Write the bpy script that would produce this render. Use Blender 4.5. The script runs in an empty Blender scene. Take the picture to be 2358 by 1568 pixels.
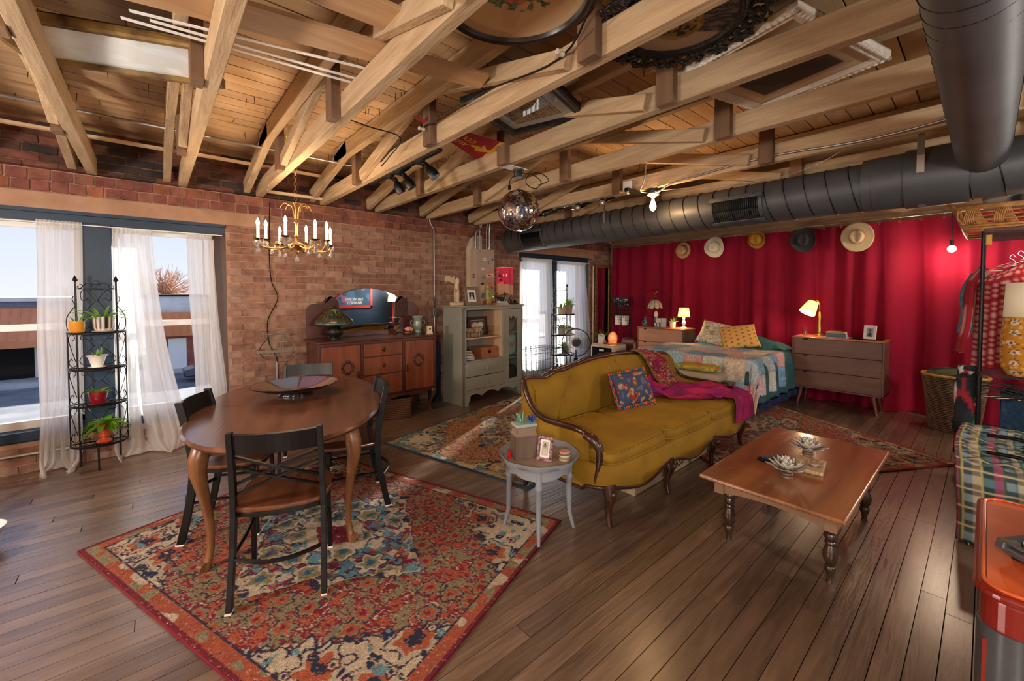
import bpy, math, random
import numpy as np
from mathutils import Vector, Matrix
random.seed(7); np.random.seed(7)
sc = bpy.context.scene
COL = sc.collection
PI = math.pi
# ---------------------------------------------------------------- camera
cam = bpy.data.cameras.new('camera'); camo = bpy.data.objects.new('camera', cam); COL.objects.link(camo)
_T = math.atan(29/953.); _A = math.radians(49.0)
_fw = Vector((math.cos(_A)*math.cos(_T), math.sin(_A)*math.cos(_T), -math.sin(_T)))
_rt = Vector((math.sin(_A), -math.cos(_A), 0)); _up = _rt.cross(_fw)
_m = Matrix((_rt, _up, -_fw)).transposed().to_4x4(); _m.translation = (0, 0, 1.5)
camo.matrix_world = _m
cam.sensor_width = 36; cam.lens = 953/2358*36; cam.shift_y = -79/2358; cam.clip_start = .02; cam.clip_end = 500
sc.camera = camo
sc.view_settings.view_transform = 'Standard'; sc.view_settings.look = 'None'
sc.view_settings.gamma = 1; sc.view_settings.exposure = 1.2; sc.view_settings.use_curve_mapping = False
sc.cycles.max_bounces = 8; sc.cycles.diffuse_bounces = 4; sc.cycles.glossy_bounces = 4
sc.cycles.transparent_max_bounces = 16; sc.cycles.transmission_bounces = 6
sc.cycles.sample_clamp_indirect = 6; sc.cycles.use_denoising = True; sc.cycles.caustics_reflective = False; sc.cycles.caustics_refractive = False
# ---------------------------------------------------------------- world
w = bpy.data.worlds.new('world'); sc.world = w; w.use_nodes = True
nt = w.node_tree; nt.nodes.clear()
wo = nt.nodes.new('ShaderNodeOutputWorld'); bg = nt.nodes.new('ShaderNodeBackground')
tc = nt.nodes.new('ShaderNodeTexCoord'); sx = nt.nodes.new('ShaderNodeSeparateXYZ'); rp = nt.nodes.new('ShaderNodeValToRGB')
nt.links.new(tc.outputs['Generated'], sx.inputs[0]); nt.links.new(sx.outputs['Z'], rp.inputs[0])
rp.color_ramp.elements[0].position = 0.0; rp.color_ramp.elements[0].color = (.80, .84, .92, 1)
rp.color_ramp.elements[1].position = .6; rp.color_ramp.elements[1].color = (.36, .50, .86, 1)
e = rp.color_ramp.elements.new(.22); e.color = (.56, .66, .90, 1)
nt.links.new(rp.outputs[0], bg.inputs[0]); nt.links.new(bg.outputs[0], wo.inputs[0]); bg.inputs[1].default_value = .5
def light(name, kind, loc, power, color=(1, 1, 1), size=.1, rot=None, **kw):
    l = bpy.data.lights.new(name, kind); l.energy = power; l.color = color
    if kind in ('POINT', 'SPOT'): l.shadow_soft_size = size
    if kind == 'SPOT': l.spot_size = kw.get('angle', 1.2); l.spot_blend = .7
    if kind == 'AREA':
        l.shape = 'RECTANGLE'; l.size = size; l.size_y = kw.get('size_y', size)
    if kind == 'SUN': l.angle = size
    o = bpy.data.objects.new(name, l); COL.objects.link(o); o.location = loc
    if rot is not None: o.rotation_euler = Vector(rot).to_track_quat('-Z', 'Y').to_euler()
    return o
light('sun', 'SUN', (0, 20, 10), 15.0, (1, .96, .88), math.radians(1.2), rot=(-.88, -.46, -.36))
# added fill lights out of view, without fixtures, to brighten room and ceiling
WARM = (1, .80, .60)
for k, (x, y, z, p) in enumerate(((-1.3, -1.1, 1.75, 120), (1.9, -2.2, 1.8, 70), (-1.9, 2.6, 1.45, 85), (5.6, -2.0, 1.6, 45), (-.3, -.4, 2.4, 22))):
    light('fill_light', 'POINT', (x, y, z), p, (1, .93, .85), .16)
# ---------------------------------------------------------------- materials
def lin(c):
    if isinstance(c, str):
        c = tuple(int(c[i:i+2], 16)/255 for i in (0, 2, 4))
        c = tuple(v/12.92 if v <= .04045 else ((v+.055)/1.055)**2.4 for v in c)
    return tuple(c[:3])
MATS = {}
def mat(name, base='888888', rough=.5, metal=0., c2=None, stretch=None, nscale=6., ncon=.5, bump=0., bscale=40., emit=None, estr=0., trans=0.,
        alpha=None, attr=False, coat=0., rnd=0., spec=None, sheen=0., ior=None, subs=0., transl=None, gen=False, crough=.15, det=4., bstretch=None, dist=0.):
    """principled material with stretched noise grain, bump, per-object variation"""
    m = bpy.data.materials.new(name); MATS[name] = m; m.use_nodes = True
    n = m.node_tree; N = n.nodes; L = n.links; b = N['Principled BSDF']
    base = lin(base); b.inputs['Base Color'].default_value = (*base, 1)
    b.inputs['Roughness'].default_value = rough; b.inputs['Metallic'].default_value = metal
    t = N.new('ShaderNodeTexCoord'); src = t.outputs['Object']
    if rnd:
        oi = N.new('ShaderNodeObjectInfo'); va = N.new('ShaderNodeVectorMath'); va.operation = 'ADD'
        ms = N.new('ShaderNodeMath'); ms.operation = 'MULTIPLY'; ms.inputs[1].default_value = 37.
        L.new(oi.outputs['Random'], ms.inputs[0]); L.new(src, va.inputs[0]); L.new(ms.outputs[0], va.inputs[1]); src = va.outputs[0]
    out = None
    if c2 is not None:
        mp = N.new('ShaderNodeMapping'); mp.inputs['Scale'].default_value = stretch or (1, 1, 1); L.new(src, mp.inputs[0])
        no = N.new('ShaderNodeTexNoise'); no.inputs['Scale'].default_value = nscale; no.inputs['Detail'].default_value = det; L.new(mp.outputs[0], no.inputs[0])
        no.inputs['Distortion'].default_value = dist
        r = N.new('ShaderNodeValToRGB'); r.color_ramp.elements[0].position = .5-ncon*.35; r.color_ramp.elements[1].position = .5+ncon*.35
        r.color_ramp.elements[0].color = (*base, 1); r.color_ramp.elements[1].color = (*lin(c2), 1); L.new(no.outputs[0], r.inputs[0]); out = r.outputs[0]
    if attr:
        a = N.new('ShaderNodeAttribute'); a.attribute_name = 'col'
        if out is None: out = a.outputs['Color']
        else:
            mx = N.new('ShaderNodeMixRGB'); mx.blend_type = 'MULTIPLY'; mx.inputs[0].default_value = 1; L.new(a.outputs['Color'], mx.inputs[1]); L.new(out, mx.inputs[2]); out = mx.outputs[0]
    if rnd and not isinstance(rnd, bool):
        mr = N.new('ShaderNodeMapRange'); mr.inputs[3].default_value = 1-rnd; mr.inputs[4].default_value = 1+rnd; L.new(oi.outputs['Random'], mr.inputs[0])
        hs = N.new('ShaderNodeHueSaturation'); L.new(mr.outputs[0], hs.inputs['Value'])
        if out is None: hs.inputs['Color'].default_value = (*base, 1)
        else: L.new(out, hs.inputs['Color'])
        out = hs.outputs[0]
    if out is not None: L.new(out, b.inputs['Base Color'])
    if bump:
        mp2 = N.new('ShaderNodeMapping'); mp2.inputs['Scale'].default_value = bstretch or stretch or (1, 1, 1); L.new(src, mp2.inputs[0])
        n2 = N.new('ShaderNodeTexNoise'); n2.inputs['Scale'].default_value = bscale; n2.inputs['Detail'].default_value = 3; L.new(mp2.outputs[0], n2.inputs[0])
        bp = N.new('ShaderNodeBump'); bp.inputs['Strength'].default_value = bump; bp.inputs['Distance'].default_value = .01
        L.new(n2.outputs[0], bp.inputs['Height']); L.new(bp.outputs[0], b.inputs['Normal'])
    if emit is not None:
        b.inputs['Emission Color'].default_value = (*lin(emit), 1); b.inputs['Emission Strength'].default_value = estr
    if trans: b.inputs['Transmission Weight'].default_value = trans
    if ior: b.inputs['IOR'].default_value = ior
    if coat: b.inputs['Coat Weight'].default_value = coat; b.inputs['Coat Roughness'].default_value = crough
    if spec is not None: b.inputs['Specular IOR Level'].default_value = spec
    if sheen:
        b.inputs['Sheen Weight'].default_value = sheen; b.inputs['Sheen Roughness'].default_value = .4
        if out is not None: L.new(out, b.inputs['Sheen Tint'])
        else: b.inputs['Sheen Tint'].default_value = (*base, 1)
    if alpha is not None: b.inputs['Alpha'].default_value = alpha
    if transl is not None:
        o = N['Material Output']; tl = N.new('ShaderNodeBsdfTranslucent'); tl.inputs[0].default_value = (*lin(transl[0]), 1)
        if out is not None and transl[0] is None: L.new(out, tl.inputs[0])
        mx = N.new('ShaderNodeMixShader'); mx.inputs[0].default_value = transl[1]; L.new(b.outputs[0], mx.inputs[1]); L.new(tl.outputs[0], mx.inputs[2]); fin = mx.outputs[0]
        if len(transl) > 2:
            tr = N.new('ShaderNodeBsdfTransparent'); mx2 = N.new('ShaderNodeMixShader'); mx2.inputs[0].default_value = transl[2]
            L.new(fin, mx2.inputs[1]); L.new(tr.outputs[0], mx2.inputs[2]); fin = mx2.outputs[0]
        L.new(fin, o.inputs[0])
    return m
def glassy(name, tint=(1, 1, 1), refl=.08, rough=0.):
    m = bpy.data.materials.new(name); MATS[name] = m; m.use_nodes = True; n = m.node_tree; N = n.nodes; L = n.links
    N.remove(N['Principled BSDF']); g = N.new('ShaderNodeBsdfGlossy'); g.inputs['Roughness'].default_value = rough
    t = N.new('ShaderNodeBsdfTransparent'); t.inputs[0].default_value = (*tint, 1); mx = N.new('ShaderNodeMixShader')
    f = N.new('ShaderNodeLayerWeight'); f.inputs[0].default_value = .5; pw = N.new('ShaderNodeMath'); pw.operation = 'POWER'; pw.inputs[1].default_value = 5
    ad = N.new('ShaderNodeMath'); ad.operation = 'MULTIPLY_ADD'; ad.inputs[1].default_value = .7; ad.inputs[2].default_value = refl/2; ad.use_clamp = True
    L.new(f.outputs['Facing'], pw.inputs[0]); L.new(pw.outputs[0], ad.inputs[0]); L.new(ad.outputs[0], mx.inputs[0]); L.new(t.outputs[0], mx.inputs[1]); L.new(g.outputs[0], mx.inputs[2]); L.new(mx.outputs[0], N['Material Output'].inputs[0])
    return m
# woods: grain runs along local X / Y / Z by stretch
def wood(name, c1, c2, axis='x', rough=.5, bump=.15, rnd=.12, s=7., coat=0., con=.6, crough=.15):
    st = {'x': (.12, 1, 1), 'y': (1, .12, 1), 'z': (1, 1, .12)}[axis]
    st = tuple(v*2.2 for v in st)
    return mat(name, c1, rough, 0, c2, st, s, con, bump, 26., rnd=rnd, coat=coat, det=5., dist=.6, crough=crough)
# ---------------------------------------------------------------- mesh builder
def R3(ax, ang): return Matrix.Rotation(ang, 3, ax)
class MB:
    def __init__(s): s.v = []; s.f = []; s.c = []; s.col = None; s.hc = False
    def add(s, vs, fs, col=None):
        o = len(s.v); s.v.extend(tuple(p) for p in vs); s.f.extend(tuple(i+o for i in f) for f in fs)
        c = col if col is not None else s.col
        if c is not None: s.hc = True
        s.c.extend([lin(c) if c is not None else (1, 1, 1)]*len(vs)); return s
    def box(s, c, d, rot=None, col=None, jit=0, taper=1.):
        vs = []
        for z in (-1, 1):
            for x, y in ((-1, -1), (1, -1), (1, 1), (-1, 1)):
                k = taper if z > 0 else 1.
                p = Vector((x*d[0]/2*k, y*d[1]/2*k, z*d[2]/2))
                if jit: p += Vector((random.uniform(-jit, jit), random.uniform(-jit, jit), random.uniform(-jit, jit)))
                if rot is not None: p = rot @ p
                vs.append(p+Vector(c))
        return s.add(vs, [(3, 2, 1, 0), (4, 5, 6, 7), (0, 1, 5, 4), (1, 2, 6, 5), (2, 3, 7, 6), (3, 0, 4, 7)], col)
    def span(s, a, b, col=None):
        return s.box([(a[i]+b[i])/2 for i in range(3)], [abs(b[i]-a[i]) for i in range(3)], col=col)
    def beam(s, p, q, wd, ht, up=(0, 0, 1), col=None):
        p = Vector(p); q = Vector(q); d = (q-p); L = d.length; x = d.normalized(); y = Vector(up).cross(x).normalized(); z = x.cross(y)
        return s.box((p+q)/2, (L, wd, ht), Matrix((x, y, z)).transposed(), col)
    def tube(s, pts, r, n=8, closed=False, col=None, caps=True, sy=1.):
        pts = [Vector(p) for p in pts]; K = len(pts); vs = []; prev = None
        for i, p in enumerate(pts):
            a = pts[(i-1) % K] if (closed or i > 0) else p; b = pts[(i+1) % K] if (closed or i < K-1) else p
            t = (b-a)
            if t.length < 1e-9: t = Vector((0, 0, 1))
            t.normalize()
            if prev is None:
                h = Vector((0, 0, 1)) if abs(t.z) < .9 else Vector((1, 0, 0)); u = h.cross(t).normalized()
            else:
                u = prev-t*prev.dot(t)
                if u.length < 1e-6: u = Vector((1, 0, 0)).cross(t)
                u.normalize()
            prev = u; w_ = t.cross(u); rr = r[i] if isinstance(r, (list, tuple)) else r
            for k in range(n):
                a2 = 2*PI*(k+.5)/n; vs.append(p+u*math.cos(a2)*rr+w_*math.sin(a2)*rr*sy)
        fs = []
        for i in range(K if closed else K-1):
            for k in range(n):
                a = i*n+k; b = i*n+(k+1) % n; c = ((i+1) % K)*n+(k+1) % n; d = ((i+1) % K)*n+k; fs.append((a, b, c, d))
        if caps and not closed: fs.append(tuple(range(n))[::-1]); fs.append(tuple((K-1)*n+k for k in range(n)))
        return s.add(vs, fs, col)
    def cyl(s, p, q, r0, r1=None, n=12, col=None): return s.tube([p, q], [r0, r0 if r1 is None else r1], n, col=col)
    def lathe(s, prof, c=(0, 0, 0), n=20, col=None, cols=None, rot=None, wav=None, sx=1., sy=1., cap=True):
        vs = []; K = len(prof)
        for i, (r, z) in enumerate(prof):
            for k in range(n):
                a = 2*PI*k/n; rr = r*(wav(a, i/(K-1.)) if wav else 1); p = Vector((rr*math.cos(a)*sx, rr*math.sin(a)*sy, z))
                if rot is not None: p = rot @ p
                vs.append(p+Vector(c))
        fs = [(i*n+k, i*n+(k+1) % n, (i+1)*n+(k+1) % n, (i+1)*n+k) for i in range(K-1) for k in range(n)]
        if cap and prof[0][0] > .002: fs.append(tuple(range(n))[::-1])
        o = len(s.v); s.add(vs, fs, col)
        if cols:
            s.hc = True
            for i in range(K):
                for k in range(n): s.c[o+i*n+k] = lin(cols(2*PI*k/n, i/(K-1.)))
        return s
    def prism(s, poly, z0, z1, fr=None, col=None, off=(0, 0, 0)):
        """poly in (a,b), extruded along third axis; fr maps (a,b,c)->xyz"""
        fr = fr or (lambda a, b, c: (a, b, c)); n = len(poly); o = Vector(off)
        vs = [Vector(fr(a, b, z0))+o for a, b in poly]+[Vector(fr(a, b, z1))+o for a, b in poly]
        fs = [tuple(range(n))[::-1], tuple(range(n, 2*n))]+[(i, (i+1) % n, n+(i+1) % n, n+i) for i in range(n)]
        return s.add(vs, fs, col)
    def grid(s, fn, nu, nv, col=None, cols=None, cu=False, cv=False):
        U = nu if cu else nu+1; V = nv if cv else nv+1
        vs = [fn(i/nu, j/nv) for i in range(U) for j in range(V)]
        fs = [(i*V+j, ((i+1) % U)*V+j, ((i+1) % U)*V+(j+1) % V, i*V+(j+1) % V) for i in range(nu) for j in range(nv)]
        o = len(s.v); s.add(vs, fs, col)
        if cols:
            s.hc = True; k = o
            for i in range(U):
                for j in range(V): s.c[k] = lin(cols(i/nu, j/nv)); k += 1
        return s
    def ball(s, c, r, nu=12, nv=8, col=None, rot=None):
        if not isinstance(r, (tuple, list)): r = (r, r, r)
        vs = [Vector((0, 0, -r[2]))]+[Vector((r[0]*math.sin(PI*j/nv)*math.cos(2*PI*i/nu), r[1]*math.sin(PI*j/nv)*math.sin(2*PI*i/nu), -r[2]*math.cos(PI*j/nv))) for j in range(1, nv) for i in range(nu)]+[Vector((0, 0, r[2]))]
        if rot is not None: vs = [rot @ p for p in vs]
        vs = [p+Vector(c) for p in vs]; last = len(vs)-1
        fs = [(0, 1+(i+1) % nu, 1+i) for i in range(nu)]+[(1+(j-1)*nu+i, 1+(j-1)*nu+(i+1) % nu, 1+j*nu+(i+1) % nu, 1+j*nu+i) for j in range(1, nv-1) for i in range(nu)]
        fs += [(last, 1+(nv-2)*nu+i, 1+(nv-2)*nu+(i+1) % nu) for i in range(nu)]
        return s.add(vs, fs, col)
    def mesh(s, name, m, smooth=False):
        me = bpy.data.meshes.new(name); me.from_pydata(s.v, [], s.f)
        if s.hc:
            a = me.color_attributes.new('col', 'FLOAT_COLOR', 'POINT'); arr = np.ones((len(s.v), 4), dtype=np.float32); arr[:, :3] = np.array(s.c, dtype=np.float32); a.data.foreach_set('color', arr.ravel())
        if isinstance(m, str): m = MATS[m]
        me.materials.append(m)
        if smooth is not False:
            me.shade_smooth()
            if smooth is not True: me.set_sharp_from_angle(angle=math.radians(smooth))
        me.update(); return me
    def build(s, name, m, parent=None, smooth=False, bevel=0., thick=0., bseg=2, loc=None):
        o = bpy.data.objects.new(name, s.mesh(name, m, smooth)); COL.objects.link(o)
        if parent is not None: o.parent = parent
        if loc is not None: o.location = loc
        if thick: md = o.modifiers.new('thick', 'SOLIDIFY'); md.thickness = thick; md.offset = 0
        if bevel: md = o.modifiers.new('bevel', 'BEVEL'); md.width = bevel; md.segments = bseg; md.limit_method = 'ANGLE'; md.angle_limit = .7; md.use_clamp_overlap = True
        return o
def tag(o, label=None, cat=None, group=None, kind=None):
    if label: o['label'] = label
    if cat: o['category'] = cat
    if group: o['group'] = group
    if kind: o['kind'] = kind
    return o
def thing(name, label, cat, loc=(0, 0, 0), rz=0, group=None, kind=None):
    o = bpy.data.objects.new(name, None); COL.objects.link(o); o.location = loc; o.rotation_euler = (0, 0, rz); o.empty_display_size = .1
    return tag(o, label, cat, group, kind)
def S(name, kind='structure'): # an empty of the setting
    o = bpy.data.objects.new(name, None); COL.objects.link(o); o['kind'] = kind; return o
def one(mb, name, m, label, cat, loc=None, group=None, **k):
    o = mb.build(name, m, loc=loc, **k); return tag(o, label, cat, group)
def kids(o): return [c for c in COL.objects if c.parent == o]
def dup(o, parent=None):
    c = o.copy(); COL.objects.link(c)
    if parent is not None: c.parent = parent
    for ch in o.children: dup(ch, c)
    return c
def dup_thing(o, loc, rz, label, group=None):
    c = dup(o); c.location = loc; c.rotation_euler = (0, 0, rz); c['label'] = label
    if group: c['group'] = group
    return c
def text_mb(txt, size, fr, depth=.002, col=None, align='CENTER', space=1., font_scale=1.):
    cu = bpy.data.curves.new('t', 'FONT'); cu.body = txt; cu.size = size; cu.align_x = align; cu.align_y = 'CENTER'; cu.extrude = depth/2; cu.space_line = space
    o = bpy.data.objects.new('t', cu); COL.objects.link(o); dg = bpy.context.evaluated_depsgraph_get(); dg.update()
    me = bpy.data.meshes.new_from_object(o.evaluated_get(dg)); b = MB()
    b.add([fr(*v.co) for v in me.vertices], [tuple(p.vertices) for p in me.polygons], col)
    bpy.data.objects.remove(o); bpy.data.meshes.remove(me); return b
def n2(x, y, seed=0):  # value noise, vectorised
    x = np.asarray(x, float); y = np.asarray(y, float); xi = np.floor(x).astype(int); yi = np.floor(y).astype(int); fx = x-xi; fy = y-yi
    def h(a, b): 
        t = np.sin(a*127.1+b*311.7+seed*74.7)*43758.5453; return t-np.floor(t)
    fx = fx*fx*(3-2*fx); fy = fy*fy*(3-2*fy)
    return (h(xi, yi)*(1-fx)+h(xi+1, yi)*fx)*(1-fy)+(h(xi, yi+1)*(1-fx)+h(xi+1, yi+1)*fx)*fy
def hsh(a, b, s=0):
    t = np.sin(np.asarray(a)*12.9898+np.asarray(b)*78.233+s*3.17)*43758.5453; return t-np.floor(t)
# ================================================================ MATERIALS
wood('floor_wood', '46352a', '846a56', 'x', .36, .6, .30, 10, con=1.1, coat=1., crough=.26)
wood('deck_wood', 'a07a50', 'd4b084', 'x', .7, .2, .22, 5, con=1.1)
wood('truss_wood', '93744f', 'd2b894', 'y', .75, .5, .18, 9, con=1.2)
wood('truss_wood_upright', '5c4230', '8c6a4c', 'z', .75, .25, .2, 5, con=.9)
wood('pale_strip', 'c9a67c', 'dcc09a', 'x', .7, .1, .1, 5)
mat('mortar', 'a07c64', .95, 0, 'b4927a', nscale=9, bump=.8, bscale=60)
mat('dark_mortar', '6b4c3a', .95, 0, '8a664c', nscale=9, bump=.8, bscale=60)
mat('brick', 'f2f2f2', .92, 0, 'a8a0a0', nscale=14, ncon=.8, bump=.9, bscale=45, attr=True)
mat('blue_paint', '0c2438', .5, 0, '123048', nscale=3, bump=.12, bscale=30)
mat('bare_jamb', '2e3236', .5, 0, '6b4a38', (2, 2, .15), 6, 1, .2)
mat('white_paint', 'e8e6e2', .4)
mat('dark_gap', '0c0a09', .95)
mat('plaster', '9a755c', .9, 0, 'b08c72', nscale=4, bump=.5, bscale=20)
mat('black_iron', '181513', .42, .7)
mat('black_metal', '0e0e10', .38, .3, bump=.03, bscale=60)
mat('steel', 'b5b2ac', .3, .9, bump=.02)
mat('galvanised', '9a9a98', .38, .85, 'b8b8b4', nscale=20)
mat('brass', 'b08a4c', .32, .9)
mat('sheer', 'f8f7f5', .9, transl=('fcfbfa', .6, .22))
glassy('pane_glass', (1, 1, 1), .012)
glassy('clear_glass', (.92, .96, .95), .1)
mat('mirror', 'e8ecec', .02, 1.0)
mat('plastic_white', 'e9e6df', .35)
mat('attr_matte', 'ffffff', .75, attr=True)
mat('attr_gloss', 'ffffff', .25, attr=True, coat=.3)
mat('attr_cloth', 'ffffff', .95, attr=True, bump=.5, bscale=300)
mat('leaf', '5f8f3a', .45, 0, '9fc25a', nscale=12, transl=('9fc850', .35), attr=True)
mat('soil', '2b1d14', .95, bump=.8, bscale=90)
def em(name, c, s): return mat(name, c, .5, emit=c, estr=s)
em('bulb_glow', 'ffe2b8', 14.); em('warm_bulb', 'ffb870', 10.)
# ================================================================ FLOOR
floor = S('floor')
mb = MB(); mb.span((-2.6, -3.0, -.10), (7.6, 5.6, -.012)); mb.build('subfloor', 'dark_gap', floor)
def board_layout(y0, y1, wd, xa, xb, lmin, lmax, seed):
    r = random.Random(seed); out = []; y = y0
    while y < y1:
        x = xa-r.uniform(0, lmax)
        while x < xb:
            l = r.uniform(lmin, lmax); a, b = max(x, xa), min(x+l, xb); x += l
            if b-a > .05: out.append((a, b, y, y+wd))
        y += wd
    return out
bl = board_layout(-1.62, 5.25, .0905, -1.6, 7.35, 1.6, 3.8, 3)
bl += board_layout(-3.0, -1.7, .0905, -2.5, 7.35, 2.6, 3.8, 4)
def camd(x, y, z=0): return math.hypot(x, y)
bl.sort(key=lambda t: min(camd((t[0]+t[1])/2, (t[2]+t[3])/2), camd(max(t[0], min(t[1], 1.2)), t[2])))
rest = MB()
for k, (a, b, c, d) in enumerate(bl):
    mb = MB() if k < 298 else rest
    mb.box(((a+b)/2, (c+d)/2, -.01), (b-a-.004, d-c-.0035, .02), jit=.0006)
    if k < 298:
        o = mb.build('floor_board', 'floor_wood', floor)
tag(rest.build('floor_board', 'floor_wood', floor), kind='stuff')
# ================================================================ BRICK WALL
wl = S('wall_left')
W = 5.25; TH = .35
def holes(x, z):  # window openings and lintels
    return (x < .60 and .27 < z < 2.36) or (4.70 < x < 6.62 and .13 < z < 2.36)
mb = MB()
def slab(x0, x1, z0, z1, y0=W, y1=W+TH, m=mb): m.span((x0, y0, z0), (x1, y1, z1))
slab(.593, 4.72, 0, 2.55); slab(6.6, 7.6, 0, 2.55); slab(-2.6, .593, 0, .255); slab(4.72, 6.6, 0, .115)
slab(-2.6, .593, 2.2, 2.55); slab(4.72, 6.6, 2.2, 2.55); slab(-2.6, -1.36, .255, 2.2)
mb.build('mortar_bed', 'mortar', wl)
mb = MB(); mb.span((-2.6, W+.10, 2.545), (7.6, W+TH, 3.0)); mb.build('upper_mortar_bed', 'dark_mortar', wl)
# plaster/timber lintels
mb = MB(); mb.span((-2.6, W-.022, 2.215), (.895, W+.01, 2.358)); mb.build('lintel', 'plaster', wl, bevel=.008)
mb = MB(); mb.span((4.55, W-.02, 2.20), (6.75, W+.01, 2.31)); mb.build('lintel', 'plaster', wl, bevel=.008)
bricks = []
rb = random.Random(5)
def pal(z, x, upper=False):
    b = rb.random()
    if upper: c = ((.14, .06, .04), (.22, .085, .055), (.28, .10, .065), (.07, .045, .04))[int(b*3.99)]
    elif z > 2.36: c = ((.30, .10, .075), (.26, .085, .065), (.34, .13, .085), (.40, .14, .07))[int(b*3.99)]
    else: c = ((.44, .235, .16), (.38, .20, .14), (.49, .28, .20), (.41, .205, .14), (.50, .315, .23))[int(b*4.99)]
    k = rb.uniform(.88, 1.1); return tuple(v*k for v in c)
zs = []; z = .004; row = 0
while z < 2.36: zs.append((z, .0625, .2, row)); z += .0738; row += 1
zs = zs[:-1] if zs[-1][0]+.0625 > 2.362 else zs
zs += [(2.366, .082, .098, 50), (2.456, .085, .118, 51)]
for z0, h, l, r in zs:
    x = -2.55+(l/2 if r % 2 else 0)+(.05 if r > 49 else 0)
    while x < 7.3:
        cx, cz = x+l/2, z0+h/2; x0, x1 = x, x+l
        if cz > 2.2 and cz < 2.362 and (x0 < .9 or 4.5 < x1 < 6.95 and x0 > 4.45): x += l+.012; continue
        segs = [(x0, x1)]
        for (ha, hb, hz0, hz1) in ((-1.36, .597, .262, 2.21), (4.715, 6.605, .12, 2.2)):
            if hz0-h < z0 < hz1:
                ns = []
                for a, b in segs:
                    if a < ha: ns.append((a, min(b, ha-.004)))
                    if b > hb: ns.append((max(a, hb+.004), b))
                segs = ns
        for a, b in segs:
            if b-a > .025: bricks.append((a, b, z0, h, W, False))
        x += l+.012
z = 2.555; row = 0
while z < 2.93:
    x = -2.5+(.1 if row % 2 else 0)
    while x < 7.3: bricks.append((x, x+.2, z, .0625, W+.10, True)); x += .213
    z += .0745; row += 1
bricks.sort(key=lambda t: (t[0] < -1.0)*100+camd((t[0]+t[1])/2, 5.25))
rest = MB()
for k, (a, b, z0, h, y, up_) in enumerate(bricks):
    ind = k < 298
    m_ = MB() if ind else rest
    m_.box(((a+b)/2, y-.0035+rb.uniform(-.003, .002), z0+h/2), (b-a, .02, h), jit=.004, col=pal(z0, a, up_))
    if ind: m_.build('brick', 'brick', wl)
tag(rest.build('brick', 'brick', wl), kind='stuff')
# other walls (mostly unseen)
mb = MB(); mb.span((7.32, -3.0, 0), (7.5, 5.25, 3.0)); o = mb.build('wall_far', 'truss_wood'); o['kind'] = 'structure'
mb = MB(); mb.span((-2.7, -3.15, 0), (7.5, -3.0, 3.0)); o = mb.build('wall_right', 'blue_paint'); o['kind'] = 'structure'
mb = MB(); mb.span((-2.7, -3.0, 0), (-2.6, 5.6, 3.0)); o = mb.build('wall_rear', 'plaster'); o['kind'] = 'structure'
# ================================================================ CEILING DECK
ceil = S('ceiling')
mb = MB(); mb.span((-2.7, -3.1, 2.985), (7.5, 5.6, 3.08)); mb.build('roof_underlay', 'dark_gap', ceil)
for k, (a, b, c, d) in enumerate(board_layout(-3.0, 5.35, .135, -2.6, 7.35, 2.6, 5., 9)):
    MB().box(((a+b)/2, (c+d)/2, 2.972+.003*hsh(k, 2)), (b-a-.004, d-c-.008, .02)).build('deck_board', 'deck_wood', ceil)
nail = MB()
rn = random.Random(2)
for k in range(230):
    x, y = rn.uniform(-1, 4.5), rn.uniform(1.2, 5.1); nail.cyl((x, y, 2.965), (x+rn.uniform(-.012, .012), y+rn.uniform(-.008, .008), 2.905), .0024, .0018, 4)
tag(nail.build('nail', 'black_iron', ceil), kind='stuff')
# ================================================================ ROOF TRUSSES
TX = [-1.05, -.38, .25, .905, 1.56, 2.235, 2.985, 3.81, 4.60, 5.35, 6.10, 6.83]
tl = ['just outside the left edge of the view, above the near window', 'leftmost in view, ending over the left window', 'ending above the gap between the left windows, second from left', 'carrying the hook and chain of the chandelier', 'with the three black spotlights on its underside', 'just in front of the disco ball', 'between the disco ball and the bare filament bulb', 'carrying the filament bulb and the outlet box', 'first one above the far side of the black duct', 'second beyond the black duct', 'third beyond the black duct, near the hats', 'nearest the red curtain, running just in front of it']
posts_y = [3.99, 2.61, 1.195, -.21, -1.6]
for i, X in enumerate(TX):
    t = thing('roof_truss', 'rough timber roof truss '+tl[i], 'truss', (X, 0, 2.555), group='timber roof trusses')
    jx = .0
    b = MB(); b.span((-.033, -2.98, 0), (.033, 5.245, .142)); b.build('bottom_chord', 'truss_wood', t, bevel=.004, bseg=1)
    b = MB(); b.span((-.148, -2.98, .255), (-.090, 4.36, .395)); b.build('rafter', 'truss_wood', t, bevel=.004, bseg=1)
    b = MB(); b.beam((-.119, 5.235, .085), (-.119, 4.02, .335), .058, .13); b.build('end_web', 'truss_wood', t, bevel=.004, bseg=1)
    for k, py in enumerate(posts_y):
        b = MB(); b.span((-.0895, py-.05, -.012), (-.0335, py+.05, .40)); b.build('post', 'truss_wood_upright', t, bevel=.003, bseg=1)
    if i > 0:
        for ya, yb in ((3.86, 2.72), (1.32, 2.52), (-1.5, -.3)):
            b = MB(); b.beam((-.061, ya, .045), (-.061, yb, .355), .05, .09); b.build('web', 'truss_wood', t, bevel=.004, bseg=1)
def slat(nm, m, a, b, wd, h, label, cat, group=None):
    mb = MB(); mb.beam(a, b, wd, h); return one(mb, nm, m, label, cat, group=group, bevel=.001, bseg=1)
slat('ledger_strip', 'pale_strip', (-1.2, 4.85, 2.785), (.31, 4.85, 2.785), .05, .022, 'pale wooden strip under the rafters nearest the left window', 'wood strip')
slat('ledger_strip', 'pale_strip', (.33, 4.83, 2.785), (1.55, 4.83, 2.785), .05, .022, 'pale wooden strip under the rafters above the chandelier', 'wood strip')
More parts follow.
